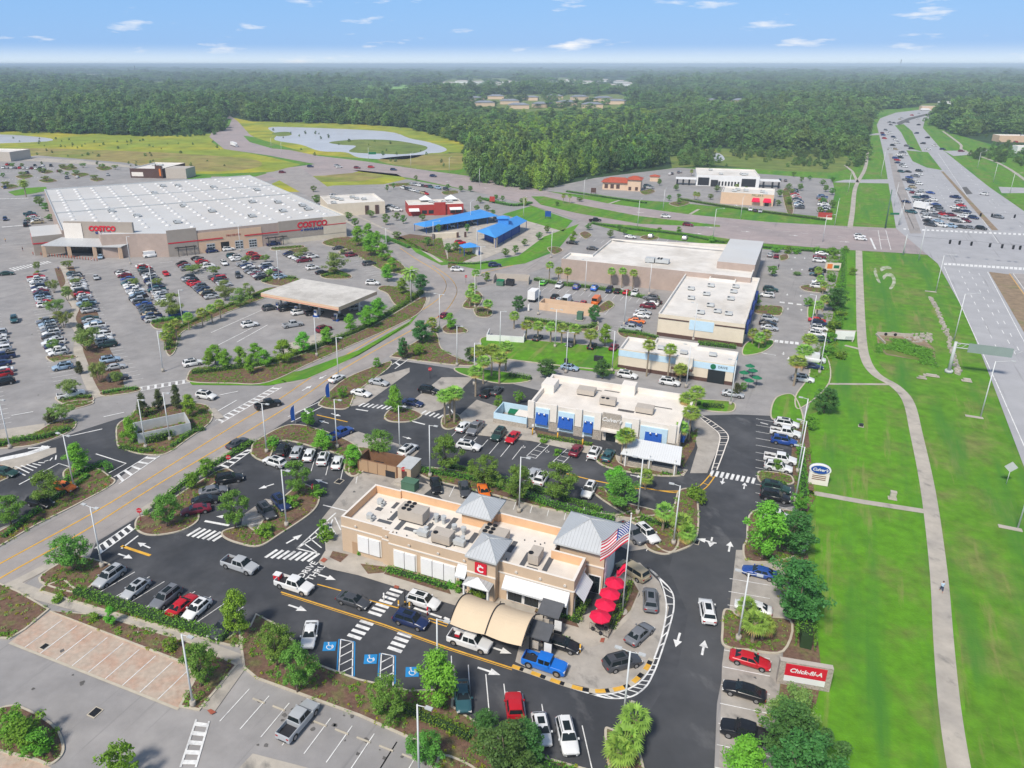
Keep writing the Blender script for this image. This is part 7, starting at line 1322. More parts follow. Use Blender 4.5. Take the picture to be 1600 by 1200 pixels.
PL = [(302, 1104, 'at the lower end of the brick paving'), (655, 1222, 'at the bottom edge below the empty bays'), (684, 1078, 'behind the tall tree by the accessible bays'), (1153, 1001, 'in the palm bed on the right'), (973, 1133, 'at the white stop strip by the concrete bend'), (1052, 851, 'in the palm corner behind the tower'), (996, 804, 'among the hedges behind the corner tower'), (811, 801, 'behind the beige restaurant near empty bays'),
 (448, 823, 'on the mulch island by the young tree'), (672, 746, 'beside the brown bin enclosure'), (625, 712, 'between bin enclosure and little striped island'), (527, 701, 'beside the blue pickup'), (417, 708, 'at the street corner by the row of white cars'), (160, 887, 'at the left corner entrance'), (116, 763, 'by the orange car at the striped gore'), (228, 701, 'left before the grey bin enclosure'), (266, 689, 'right before the grey bin enclosure'), (16, 701, 'at the far left kerb bed'),
 (1242, 784, 'nearest on the lawn edge by the oval sign'), (1246, 739, 'middle one on the lawn edge by the oval sign'), (1249, 700, 'farthest on the lawn edge by the oval sign'), (529, 592, 'in the street-side bays by the white sedan'), (687, 516, 'at the street bend by the maroon sedan'), (714, 572, 'between the coffee lane beds'), (741, 602, 'under the tall palm group'), (642, 473, 'beside the feather palm'), (604, 398, 'in the street bank trees'), (495, 557, 'in the hedge below the fuel canopy'),
 (436, 438, 'at the far corner of the fuel canopy'), (751, 431, 'at the side road corner'), (742, 481, 'in the palm island at the side road'), (914, 455, 'left one before the rose-brown wall'), (1014, 461, 'right one before the rose-brown wall'), (975, 508, 'in the retail lot by the silver pickup'), (841, 492, 'beside the white box truck'), (867, 543, 'in the palm row, left'), (884, 583, 'in the coffee lane, left'), (956, 581, 'in the coffee lane, centre'), (1083, 532, 'before the white shop block'), (1072, 606, 'before the coffee shop door'),
 (1141, 633, 'at the rounded kerb by the silver sedan'), (204, 413, 'before the warehouse entrance'), (240, 466, 'in the middle of the tall double row'), (286, 508, 'at the hedge by the blue pickup'), (376, 393, 'by the roller doors'), (255, 581, 'at the lower end of the lot aisle'), (1266, 518, 'by the small white sign board row'), (1280, 584, 'on the lawn by the white van'), (861, 403, 'left of the long store'), (745, 398, 'beside the pay booth'), (781, 546, 'in the middle lane bed')]
for x, y, lb in PL: pole(x, y, 10.3 if y > 380 else 9.5, 1 if (x*7+y) % 3 else 2, 'pale light pole '+lb, az=U+(0 if x < 900 else 180))
for x, y, h, lb in ((1532, 652, 12.5, 'tall bare highway lamp post left of the road in the lower verge'), (1590, 826, 12.5, 'tall highway lamp post at the right edge'), (1490, 533, 13, 'tall highway lamp post behind the gantry sign'), (1462, 456, 12, 'highway lamp post on the lawn below the crossing'), (1435, 407, 12, 'highway lamp post at the intersection corner'), (1285, 378, 11, 'lamp post at the wide road above the hedge'), (1304, 352, 11, 'lamp post on the far side of the wide road by the lawn'), (1114, 371, 12, 'lamp post on the near verge of the wide road'), (996, 356, 12, 'lamp post on the near verge behind the long store'),
  (1157, 342, 10, 'lamp post before the red-awning restaurant'), (1036, 328, 10, 'lamp post before the tiled restaurant'), (912, 310, 10, 'lamp post at the left of the tiled restaurant'), (842, 297, 10, 'double lamp post at the wood edge'), (1397, 322, 11, 'lamp post on the verge left of the queue'), (1406, 352, 11, 'lamp post beside the mast arm'), (1376, 277, 11, 'lamp post on the upper verge, near one'), (1379, 262, 11, 'lamp post on the upper verge, far one'), (1527, 263, 11, 'lamp post on the right verge, upper one'), (1552, 284, 11, 'lamp post on the right verge, middle one'), (1578, 302, 11, 'lamp post on the right verge, lower one'),
  (749, 290, 10, 'lamp post on the wide road by the wood, left'), (798, 288, 10, 'lamp post on the wide road by the wood, right'), (702, 270, 10, 'lamp post by the brown meadow'), (642, 262, 10, 'lamp post by the pond outlet'), (576, 252, 10, 'lamp post beside the green direction sign'), (440, 240, 9, 'lamp post by the pond, second'), (424, 232, 9, 'lamp post by the pond, first'), (735, 350, 10, 'white lamp post inside the car wash'), (677, 385, 10, 'white lamp post at the left of the car wash'), (818, 340, 9, 'lamp post at the wide road by the palms'), (1325, 300, 10, 'slender post by the shared path bend')):
    pole(x, y, h, 3, lb, 'lamp posts along the wide roads', az=U if x > 1450 or y > 360 else 30, base=False)
for x, y in ((1532, 652), (1590, 826), (1462, 456)): q = G(x-4, y); lay2 = MB(); lay2.obox((q.x-.8, q.y), U, 3.2, .9, 0, .12); o = lay2.build('footing_slab', M['concrete'], None, (0, 0, .05)); tag(o, {1532: 'concrete slab at the foot of the lower verge lamp post', 1590: 'concrete slab at the foot of the right edge lamp post', 1462: 'concrete slab at the foot of the lawn lamp post'}[x], 'slab')
# gantry
p = G(1482, 582); t = empty('sign_gantry', (p.x, p.y, .05), R(90-U), 'cantilever road sign gantry over the highway lanes, seen from behind', 'gantry')
part('column', 'unit_grey', t, lambda b: (b.cyl((0, 0, 0), (0, 0, 7.8), .42, .32, 10), b.cyl((0, 0, 0), (0, 0, .6), .9, .9, 10)))
part('arm', 'unit_grey', t, lambda b: (b.cyl((0, 0, 6.4), (11.3, 0, 6.4), .13, n=6), b.cyl((0, 0, 7.5), (11.3, 0, 7.5), .13, n=6), [b.cyl((k*1.2, 0, 6.4), (k*1.2+1.2, 0, 7.5), .06, n=5) for k in range(11)]))
dm('panel_back', (.24, .30, .28), .6, .05)
part('sign_panel', 'panel_back', t, lambda b: (b.box(2.6, 11.4, -.45, -.3, 5.7, 7.9), [b.box(3+k*.9, 3.1+k*.9, -.3, -.16, 5.7, 7.9) for k in range(9)]))
# traffic signals on span wires
def span(a, b_, z, heads, label, lb2):
    A, B = G(*a), G(*b_); t = empty('signal_pole', (A.x, A.y, .05), 0, label, 'signal pole', 'signal poles at the intersection'); part('shaft', 'unit_grey', t, lambda b: b.cyl((0, 0, 0), (0, 0, z+1.2), .26, .18, 8)); part('cable', 'dark_metal', t, lambda b: b.cyl((0, 0, z+.8), (B.x-A.x, B.y-A.y, z+.8), .03, n=4))
    for i, f_ in enumerate(heads):
        q = A+(B-A)*f_; s = empty('traffic_signal', (q.x, q.y, z-.9), R(26), f"black traffic signal, {ORD[i]} from the left on {lb2}", 'traffic signal', 'traffic signals over the intersection')
        part('housing', 'black', s, lambda b: (b.box(-.3, .3, -.2, .2, 0, 1.5))); part('hanger', 'dark_metal', s, lambda b: b.cyl((0, 0, 1.5), (0, 0, 1.72), .04, n=5)); part('hood', 'black', s, lambda b: [b.cyl((0, .2, .3+k*.45), (0, .45, .27+k*.45), .17, n=8) for k in range(3)])
span((1411, 398), (1760, 430), 6.6, (.21, .255, .31, .395, .45, .5, .53), 'grey signal pole at the near corner of the intersection', 'the near span wire')
span((1404, 352), (1760, 368), 6.4, (.36, .41, .51, .6), 'grey signal pole at the far corner beside the long queue', 'the far span wire')
p = G(1383, 357); t = empty('mast', (p.x, p.y, .05), 0, 'thick grey tapered mast at the far corner of the intersection', 'mast'); part('shaft', 'util_green', t, lambda b: b.cyl((0, 0, 0), (.4, 1.5, 17), .35, .2, 8)); part('street_sign', 'green', t, lambda b: b.box(1.0, 5, 0, .06, 6.2, 7.0)); part('sign_arm', 'dark_metal', t, lambda b: b.cyl((0, 0, 6), (5, 0, 6.1), .06, n=5))
p = G(582, 250); t = empty('direction_sign', (p.x, p.y, 0), 0, 'green direction sign beside the pond', 'road sign'); part('panel', 'green', t, lambda b: b.box(-3, 3, -.05, .05, 4.2, 6)); part('post', 'pole', t, lambda b: b.cyl((-3, .2, 0), (-3, .2, 7), .1, n=5))
# flag pole with flags
p = G(972, 957); t = empty('flag_pole', (p.x, p.y, .1), R(90-U), 'tall white flag pole at the patio corner', 'flag pole'); part('shaft', 'pole', t, lambda b: b.cyl((0, 0, 0), (0, 0, 15.3), .11, .06, 8)); part('finial', 'trim', t, lambda b: b.cyl((0, 0, 15.3), (0, 0, 15.5), .12, .1, 8)); part('base', 'concrete', t, lambda b: b.cyl((0, 0, 0), (0, 0, .15), .7, n=12))
def flag(top, L, Wd, label, us):
    f_ = empty('flag', (p.x, p.y, .1), R(90-U), label, 'flag'); nu, nv = 26, 13
    def P(u, v):    # u along the fly, v down the hoist
        fold = .30*math.sin(u*7+v*1.5)*u; return (-.1-u*L*.6, fold+.1*math.sin(v*9), top-v*Wd-u*L*.75+.12*math.sin(u*6))
    b = MB(); K = {}
    for i in range(nu):
        for j in range(nv):
            a, c, d, e = P(i/nu, j/nv), P((i+1)/nu, j/nv), P((i+1)/nu, (j+1)/nv), P(i/nu, (j+1)/nv)
            m = (2 if (i < nu*.4 and j < 7) else (0 if j % 2 == 0 else 1)) if us else 0
            b.face([a, c, d, e], m, True)
    if us:
        for r_ in range(9):
            for c_ in range(6 if r_ % 2 == 0 else 5):
                q = P((.035+.065*(c_+(.5 if r_ % 2 else 0))), (.035+.055*r_)); b.box(q[0]-.055, q[0]+.055, q[1]-.05, q[1]+.05, q[2]-.055, q[2]+.055, 1)
    b.build('cloth', [M['flag_red'] if us else M['red_cloth'], M['white'], M['flag_blue']], f_)
dm('flag_red', (.55, .02, .05), .8, 0); dm('flag_blue', (.03, .06, .25), .8, 0)
flag(14.4, 5.8, 3.2, 'large flag with stars and red and white stripes hanging from the pole', True); flag(7.8, 1.9, 1.3, 'small red flag hanging below the striped one', False)
# patio: parasols, tables, railing
for i, (x, y) in enumerate(((961, 910), (953, 927), (946, 944), (938, 962))):
    q = G(x, y, 2.5); nm = ('farthest', 'second', 'third', 'nearest')[i]; t = empty('parasol', (q.x, q.y, .17), 0, f'round crimson parasol, {nm} in the patio row', 'parasol', 'crimson parasols on the patio')
    def f(b):
        n = 8
        for k in range(n):
            a0, a1 = k*6.2832/n, (k+1)*6.2832/n; A, B = (1.42*math.cos(a0), 1.42*math.sin(a0), 2.25), (1.42*math.cos(a1), 1.42*math.sin(a1), 2.25); b.face([A, B, (0, 0, 2.85)]); b.face([A, (A[0]*.98, A[1]*.98, 2.08), (B[0]*.98, B[1]*.98, 2.08), B])
    part('cover', 'red_cloth', t, f); part('pole', 'dark_metal', t, lambda b: b.cyl((0, 0, 0), (0, 0, 2.9), .03, n=6))
    t2 = empty('patio_table', (q.x, q.y, .17), 0, f'dark round patio table with stools under the {nm} crimson parasol', 'table', 'patio tables'); part('top', 'dark_metal', t2, lambda b: b.cyl((0, 0, .7), (0, 0, .74), .6, n=12))
    for k in range(4): part('stool', 'dark_metal', t2, lambda b: (b.cyl((math.cos(k*1.57)*.85, math.sin(k*1.57)*.85, .1), (math.cos(k*1.57)*.85, math.sin(k*1.57)*.85, .45), .2, n=8)))
def railing(s, label, h=1.1, m='dark_metal', name='railing'):
    P = pts(s); t = empty(name, P[0]+Vector((0, 0, .15)), 0, label, 'railing'); P = [q-P[0] for q in P]
    def f(b):
        for a, c in zip(P, P[1:]):
            for z in (.15, h): b.cyl((a.x, a.y, z), (c.x, c.y, z), .03, n=4)
            n = int((c-a).length/.22)
            for k in range(n+1): q = a+(c-a)*(k/max(n, 1)); b.cyl((q.x, q.y, 0), (q.x, q.y, h), .016, n=4)
    part('bars', m, t, f)
railing("921,984 950,999 962,975 975,948 980,925", 'black metal railing round the patio with the crimson parasols')
railing("650,555 668,490", 'white handrail', 1, 'white') if False else None
# drive-through menu boards
for i, (x, y) in enumerate(((865, 983), (849, 1018))):
    q = G(x, y); t = empty('menu_board', (q.x, q.y, .12), R(90-U), ('inner', 'outer')[i]+' drive-through menu board under a tilted dark roof', 'menu board', 'drive-through menu boards'); part('roof', 'roof_pad', t, lambda b: (b.face([(-2, -1.1, 2.7), (.9, -1.1, 2.7), (.9, 1.3, 3.3), (-2, 1.3, 3.3)]), b.box(-2, .9, -1.15, -1.1, 2.55, 2.7), b.face([(.9, -1.1, 2.55), (.9, 1.3, 3.15), (.9, 1.3, 3.3), (.9, -1.1, 2.7)]), b.face([(-2, 1.3, 3.15), (.9, 1.3, 3.15), (.9, -1.1, 2.55), (-2, -1.1, 2.55)])))
    part('post', 'dark_metal', t, lambda b: (b.box(-.1, .1, -.1, .1, 0, 2.8), b.box(-1.5, -1.35, -.08, .08, 0, 2.75))); part('screen', 'white', t, lambda b: b.box(.35, 1.3, -1.0, -.9, .7, 2.2)); part('screen_frame', 'dark_metal', t, lambda b: b.box(.28, 1.37, -.89, -.8, 0, 2.3)); part('speaker_post', 'unit_beige', t, lambda b: b.box(-1.2, -.4, -.95, -.8, .8, 1.9))
for x, y, c, lb in ((633, 947, 'dark_metal', 'black clearance post with yellow band in the drive-through'), (623, 952, 'paint_yellow', 'short yellow marker post in the drive-through'), (640, 955, 'paint_yellow', 'second short yellow marker post nearer the dark blue SUV'), (600, 940, 'white', 'white marker post on the zebra crossing'), (668, 962, 'red', 'red and white marker post between the two SUVs'), (820, 1000, 'paint_yellow', 'yellow guard post at the right foot of the fabric canopy'), (906, 1021, 'paint_yellow', 'yellow guard post by the outer menu board')):
    q = G(x, y); b = MB(); b.cyl((0, 0, 0), (0, 0, 1.3 if c != 'dark_metal' else 2.6), .1, n=8, m=0); b.cyl((0, 0, .5), (0, 0, .75), .115, n=8, m=1); o = b.build('marker_post', [M[c], M['paint_yellow' if c == 'dark_metal' else 'white']], None, (q.x, q.y, .12)); tag(o, lb, 'post')
for x, y, lb in ((832, 680, 'left'), (871, 687, 'middle'), (910, 697, 'right')):
    q = G(x, y); b = MB(); b.cyl((0, 0, 0), (0, 0, 1.4), .14, n=8); b.cyl((0, 0, 1.4), (0, 0, 2.3), .04, n=6, m=1); b.box(-.2, .2, -.03, .03, 1.8, 2.3, 1); o = b.build('bay_post', [M['paint_yellow'], M['white']], None, (q.x, q.y, .14)); tag(o, f'{lb} yellow post with a small sign before the pale blue bays', 'post', 'yellow posts before the pale blue bays')
# monument signs
q = G(1253, 1072); t = empty('monument_sign', (q.x, q.y, .1), R(90-104), 'low monument sign with a red panel over a white panel', 'sign')
part('base', ['stone', 'unit_beige'], t, lambda b: (b.box(-2.9, 2.9, -.35, .35, 0, 3.4, 0, top=1))); sp_ = part('panel', 'red', t, lambda b: b.box(-2.25, 2.25, -.42, -.353, 1.5, 3.15)); part('board', 'white', t, lambda b: b.box(-2.25, 2.25, -.42, -.353, .65, 1.45))
text_obj('Chick-fil-A', .82, 'white', sp_, (0, -.43, 2.3), FR, 'lettering', .01, .25, .02); text_obj('OPEN EARLY', .42, 'dark_metal', t, (0, -.43, 1.05), FR, 'lettering', .01) if False else None
q = G(1277, 757); t = empty('oval_sign', (q.x, q.y, .1), R(90-110), 'white pylon sign with a blue oval on top at the lawn edge', 'sign')
part('base', 'trim', t, lambda b: b.prism([(-1.6, -.3), (1.6, -.3), (1.6, .3), (-1.6, .3)], 0, 2.3)); part('oval', ['white', 'blue'], t, lambda b: ([b.cyl((0, -.3, 3.0), (0, .3, 3.0), 1.0, n=20, m=0)]))
for o in t.children:
    if o.name.startswith('oval'): o.scale = (1.75, 1, 1.0)
ov = part('oval_face', 'blue', t, lambda b: b.cyl((0, -.36, 0), (0, -.31, 0), .85, n=20)); ov.scale = (1.75, 1, .9); ov.location.z = 3.0
text_obj("Culver's", .75, 'white', t, (0, -.39, 3.0), FR, 'lettering', .01, .3, .02); text_obj('WELCOME\nJOIN US', .42, 'brown_wood', t, (0, -.31, 1.3), FR, 'lettering', .01) if False else None
part('letter_lines', 'brown_wood', t, lambda b: [b.box(-1.1, 1.1, -.33, -.305, z, z+.16) for z in (1.7, 1.35, 1.0)])
q = G(1318, 534); t = empty('sign_board', (q.x, q.y, .1), R(90-100), 'blank white sign board on short legs by the shared path', 'sign'); part('board', 'white', t, lambda b: b.box(-2.4, 2.4, -.15, .15, .6, 3.0)); part('frame', 'unit_beige', t, lambda b: (b.box(-2.6, 2.6, -.12, .12, 3.005, 3.2), b.box(-2.3, -2.0, -.1, .1, 0, .59), b.box(2.0, 2.3, -.1, .1, 0, .59))); part('notice', 'unit_grey', t, lambda b: b.box(.2, 2.2, -.18, -.155, .7, 1.5))
q = G(1300, 424); t = empty('sign_board', (q.x, q.y, .1), R(90-100), 'cream sign board with an orange and green patch by the right-hand bays', 'sign'); part('board', 'wall_cream', t, lambda b: b.box(-2.6, 2.6, -.15, .15, .3, 3.0)); part('patch', ['orange', 'green'], t, lambda b: (b.box(-1.9, -.2, -.2, -.155, .9, 2.6, 0), b.box(.3, 2.1, -.2, -.155, 1.1, 2.2, 1)))
q = G(1288, 343); t = empty('sign_board', (q.x, q.y, .1), R(90-110), 'low dark red sign board on a pale base at the hedge across the wide road', 'sign'); part('board', 'wall_red', t, lambda b: b.box(-3, 3, -.15, .15, 1, 3.2)); part('base', 'trim', t, lambda b: b.box(-3.3, 3.3, -.3, .3, 0, .99))
q = G(1572, 757); t = empty('warning_sign', (q.x, q.y, .05), R(-15), 'diamond-shaped road sign on a thin post, seen from behind', 'road sign'); part('post', 'pole', t, lambda b: b.cyl((0, 0, 0), (0, 0, 3.6), .05, n=6)); part('plate', 'unit_grey', t, lambda b: b.prism([(0, 0)]*1+[(0, 0)], 0, 0) if False else b.face([(0, -.06, 2.4), (1.05, -.06, 3.45), (0, -.06, 4.5), (-1.05, -.06, 3.45)])); part('plate_back', 'unit_grey', t, lambda b: b.face([(0, .0, 2.4), (-1.05, .0, 3.45), (0, .0, 4.5), (1.05, .0, 3.45)]))
q = G(664, 400); 
for x, y, lb, h in ((221, 818, 'red octagonal stop sign at the left mulch tongue', U), (359, 733, 'red octagonal stop sign at the street corner bed', U), (7, 700, 'small', 0), (489, 780, 'red stop sign on the mulch island by the drive-through', 40), (631, 752, 'red stop sign before the beige shed', 110), (672, 592, 'red stop sign by the street-side bays', 110), (728, 443, 'red stop sign at the side road', 110)):
    if lb == 'small': continue
    q = G(x, y); t = empty('stop_sign', (q.x, q.y, .1), R(-h+120), lb, 'road sign', 'red stop signs'); part('post', 'wall_red' if x < 300 else 'dark_metal', t, lambda b: b.cyl((0, 0, 0), (0, 0, 2.7), .05, n=6)); pl_ = part('plate', 'red', t, lambda b: b.cyl((0, -.06, 2.4), (0, -.1, 2.4), .46, n=8, smooth=False)); text_obj('STOP', .34, 'white', pl_, (0, -.115, 2.4), FR, 'lettering', .004)
for x, y, lb in ((516, 627, 'blue feather flag at the street-side bays'), (462, 664, 'blue feather flag in the street corner bed')):
    q = G(x, y); t = empty('feather_flag', (q.x, q.y, .15), R(20), lb, 'feather flag', 'blue feather flags'); part('pole', 'pole', t, lambda b: b.cyl((0, 0, 0), (0, 0, 4.2), .03, n=5))
    def f(b):
        z = [.9, 1.6, 2.4, 3.2, 3.9, 4.3]; w_ = [.75, .85, .9, .85, .6, .1]
        for k in range(5):
            for s in (.0, .02): b.face([(0, s, z[k]), (-w_[k], s+.06*math.sin(k), z[k]), (-w_[k+1], s+.06*math.sin(k+1), z[k+1]), (0, s, z[k+1])])
    part('cloth', 'blue', t, f)
# banners by the wide road
for x, y, m_, lb in ((769, 318, 'wall_red', 'small purple-red banner sign beside the wide road near the palms'), (856, 342, 'blue', 'blue sign on the lawn at the side road'), (927, 304, 'wall_brown', 'small dark sign by the tiled restaurant')):
    q = G(x, y); t = empty('banner_sign', (q.x, q.y, .1), R(-15), lb, 'sign'); part('panel', m_, t, lambda b: b.box(-1.4, 1.4, -.1, .1, 1.0, 3.6)); part('post', 'dark_metal', t, lambda b: (b.box(-1.3, -1.1, -.05, .05, 0, 1.0), b.box(1.1, 1.3, -.05, .05, 0, 1.0)))
q = G(1558, 200); t = empty('billboard', (q.x, q.y, 0), R(-5), 'small billboard with yellow numerals above the trees at the right', 'billboard'); part('panel', 'dark_metal', t, lambda b: b.box(-8, 8, -.3, .3, 9, 14)); part('lamp_post', 'dark_metal', t, lambda b: b.cyl((0, .5, 0), (0, .5, 10), .4, n=6)); text_obj('20', 5, 'paint_yellow', t, (-4.5, -.35, 11.5), FR, 'lettering', .05)
# utility bits on the verge
for x, y, sx, sy, sz, m_, lb in ((1394, 780, .9, .7, 1.3, 'concrete', 'pale concrete box on a slab in the lawn above the footpath branch'), (1345, 667, .7, .6, .5, 'dark_metal', 'small dark cabinet alone in the upper lawn'), (1313, 401, 1.2, .8, .5, 'unit_grey', 'grey manhole cap at the top of the lawn'), (1455, 588, 2.2, .8, .3, 'concrete', 'low concrete cap beside the gantry foot'), (1440, 592, 1.4, .5, .5, 'rock', 'small rough slab left of the gantry foot'), (1510, 596, 1.4, .8, .5, 'rock', 'small rough block right of the gantry foot'), (630, 757, 2.6, 1.4, .5, 'concrete', 'low concrete pad with hatch before the shed'), (884, 575, .8, .8, 2.2, 'dark_metal', 'dark menu kiosk beside the pale blue hatchback'), (935, 565, 2.2, 1, 1.2, 'dark_metal', 'dark utility cabinet on the grass strip'), (906, 500, 1.6, 1.6, 2.3, 'util_green', 'dark green portable cabin beside the sand wall'),
  (826, 486, .5, .5, 2, 'white', 'white narrow board by the box truck'), (590, 790, .1, .1, .1, 'white', '')):
    if not lb: continue
    q = G(x, y); b = MB(); b.box(-sx/2, sx/2, -sy/2, sy/2, 0, sz); b.box(-sx*.75, sx*.75, -sy*.8, sy*.8, 0, .1, 1); b.box(-sx/2-.04, sx/2+.04, -sy/2-.04, sy/2+.04, sz+.003, sz+.08, 0); o = b.build('utility_box', [M[m_], M['concrete']], None, (q.x, q.y, .12), R(-24)); tag(o, lb, 'utility box')
t = place('storage_wall', (842, 484), 114, 'long sand-coloured walled enclosure in the retail lot', 'enclosure'); part('wall', 'wall_sand', t, lambda b: (b.box(0, 15.5, -.1, .15, 0, 2.3), b.box(0, .25, .153, 4.5, 0, 2.3), b.box(15.25, 15.5, .153, 4.5, 0, 2.3), b.box(0, 15.5, 4.503, 4.75, 0, 2.3)))
t = place('bin_enclosure', (770, 443), 100, 'grey bin enclosure with teal bins at the side road corner', 'bin enclosure'); part('wall', 'unit_beige', t, lambda b: (b.box(0, 12, 5, 5.2, 0, 2.2), b.box(0, .2, 0, 4.99, 0, 2.2), b.box(11.8, 12, 0, 4.99, 0, 2.2))); 
bin_((782, 446), 'teal waste bin on the left in the grey enclosure at the side road', 'util_green', (2.4, 1.8, 1.6)); bin_((797, 446), 'dark waste bin on the right in the grey enclosure at the side road', 'dark_metal', (2.6, 1.8, 1.7))
t = place('bin_enclosure', (760, 533), 100, 'pale walled loading enclosure beside the middle lane', 'bin enclosure'); part('wall', 'white', t, lambda b: (b.box(0, 10, -.1, .1, 0, 1.8), b.box(0, .2, .103, 5, 0, 1.8), b.box(9.8, 10, .103, 5, 0, 1.8)))
# culvert, rock wall
t = place('culvert_headwall', (1370, 524), 100, 'concrete culvert headwall with two pipe mouths at the drainage basin', 'headwall'); part('wall', 'concrete', t, lambda b: (b.box(0, 9, 0, .3, .02, .9), b.box(-.3, 0, -7, .3, .02, .5))); part('pipe_mouth', 'black', t, lambda b: [b.cyl((x_, -.03, .45), (x_, -.003, .45), .42, n=12) for x_ in (2.2, 4.6)])
b = MB(); P_ = smooth_open(pts("1454,466 1462,480 1470,500 1480,525 1490,560 1498,585"), 12); rr = random.Random(2)
for q in P_:
    for k in range(2): a_ = rr.random()*3; s_ = rr.uniform(.35, .6); b.obox((q.x+rr.uniform(-.5, .5), q.y+rr.uniform(-.4, .4)), a_*60, s_*1.5, s_, 0, rr.uniform(.3, .6))
o = b.build('rock_wall', [M['rock']]); tag(o, 'curving low wall of grey stones along the highway side of the lawn', 'wall', None, 'stuff')
b = MB()
for k in range(110): q = G(rr.uniform(1412, 1456), rr.uniform(521, 536)); s_ = rr.uniform(.25, .5); b.obox((q.x, q.y), rr.uniform(0, 180), s_*1.5, s_, 0, s_*.7)
tag(b.build('riprap', [M['rock']]), 'loose pale stones on the bank of the drainage basin', 'stones', None, 'stuff')
# people
def person(x, y, h, top, legs, label, stride=.3, z0=.12):
    me = bpy.data.meshes.new('body'); J = [(0, 0, .95), (0, 0, 1.25), (0, 0, 1.45), (0, .02, 1.56), (0, .03, 1.72)]; E = [(0, 1), (1, 2), (2, 3), (3, 4)]; Rr = [.15, .13, .15, .06, .11]
    def add(p, par, r): J.append(p); E.append((par, len(J)-1)); Rr.append(r); return len(J)-1
    for s in (1, -1):
        a = add((s*.19, 0, 1.42), 2, .07); a = add((s*.24, s*.12*stride*2, 1.15), a, .05); a = add((s*.22, s*.2*stride*2+.12, .93), a, .04)
        l = add((s*.1, 0, .88), 0, .1); l = add((s*.11, -s*stride*.5, .5), l, .07); l = add((s*.11, -s*stride, .08), l, .05); add((s*.11, -s*stride+.16, .04), l, .04)
    me.from_pydata(J, E, []); o = bpy.data.objects.new('body', me); COL.objects.link(o); sk = o.modifiers.new('s', 'SKIN'); o.modifiers.new('b', 'SUBSURF').levels = 1
    for i, v in enumerate(me.skin_vertices[0].data): v.radius = (Rr[i], Rr[i]); v.use_root = i == 0
    bpy.context.view_layer.update(); m2 = bpy.data.meshes.new_from_object(o.evaluated_get(bpy.context.evaluated_depsgraph_get())); bpy.data.objects.remove(o)
    for m_ in ('skin', top, legs): m2.materials.append(M[m_])
    for p_ in m2.polygons: c = p_.center; p_.material_index = 1 if 1.0 < c.z < 1.5 and abs(c.x) < .24 else 2 if .35 < c.z <= 1.0 and abs(c.x) < .19 else 0
    q = G(x, y); t = empty('person', (q.x, q.y, z0), R(-h), label, 'person'); addobj('body', m2, t); b = MB(); b.cyl((0, .0, 1.74), (0, .0, 1.86), .125, .07, 10); b.build('hair', M['wall_brown'], t); return t
person(1470, 926, 20, 'cloth_pale', 'cloth_navy', 'person in a pale blue shirt and dark shorts walking on the shared path', .35)
for x, y, tp, lg, lb in ((36, 393, 'black', 'cloth_navy', 'person in dark clothes crossing the lane left of the warehouse entrance'), (9, 379, 'paint_yellow', 'cloth_navy', 'person in a yellow top at the left edge by the store lane'), (92, 424, 'navy', 'black', 'person in dark blue at the top of the planted walk'), (133, 441, 'cloth_navy', 'cloth_pale', 'person standing beside the far row right of the walk'), (1216, 420, 'cloth_navy', 'black', 'person by the long store entrance'), (820, 990, 'red', 'black', 'person in a red shirt taking orders under the fabric canopy')): person(x, y, 30, tp, lg, lb, .25)
# ---------------- far woods, houses, haze ----------------
def proto(name, shape, R_, H_, leaf, nc, n, size, seed):
    C, V = crown(shape, nc, n, size, R_, .8, H_, seed, 1.5); return bpy.data.objects.new(name, leaf_mesh(name, V, [leaf]))
PR = [proto('broad_crown', 'round', 7.0, 11, 'leaf_forest', 44, 30, .55, 3), proto('dense_crown', 'round', 6.0, 12.5, 'leaf_forest', 42, 30, .55, 8), proto('narrow_crown', 'ovoid', 4.4, 14.5, 'leaf_forest', 32, 28, .5, 14), proto('pointed_crown', 'ovoid', 3.6, 11.5, 'leaf_cypress', 30, 28, .45, 21)]
WOOD = pts("-900,225 -300,214 0,207 150,210 200,213 345,206 350,182 372,180 400,190 560,195 640,200 722,224 738,240 724,262 745,286 835,300 930,274 1000,264 1036,258 1030,236 1045,232 1130,230 1230,236 1332,245 1350,250 1350,215 1354,195 1366,172 1400,170 1502,160 1502,176 1475,183 1452,196 1468,200 1510,215 1545,205 1600,212 2400,250 2500,103 -1500,103")
CLEAR = [pts("553,134 620,129 705,128 730,146 620,152 560,150"), pts("470,150 530,148 610,155 670,172 560,174 480,166"), pts("398,161 434,158 434,167 404,168"), pts("690,123 810,122 815,146 700,148"), pts("850,121 1000,121 1000,143 845,143"), pts("60,120 160,119 165,123 60,124"), pts("1430,163 1600,150 1600,168 1500,168 1470,178"), pts("725,151 800,148 965,147 1000,158 960,178 800,180 730,172"), pts("1090,155 1200,158 1200,176 1095,172"), pts("1000,135 1060,134 1060,142 1000,143"), pts("200,128 300,127 300,134 200,135")]
BR = pts("722,240 728,205 760,185 830,170 1000,168 1035,180 1034,262 835,302 745,288")
P_, K_, S_, A_ = [], [], [], []
rf = random.Random(31); d_ = 330.0
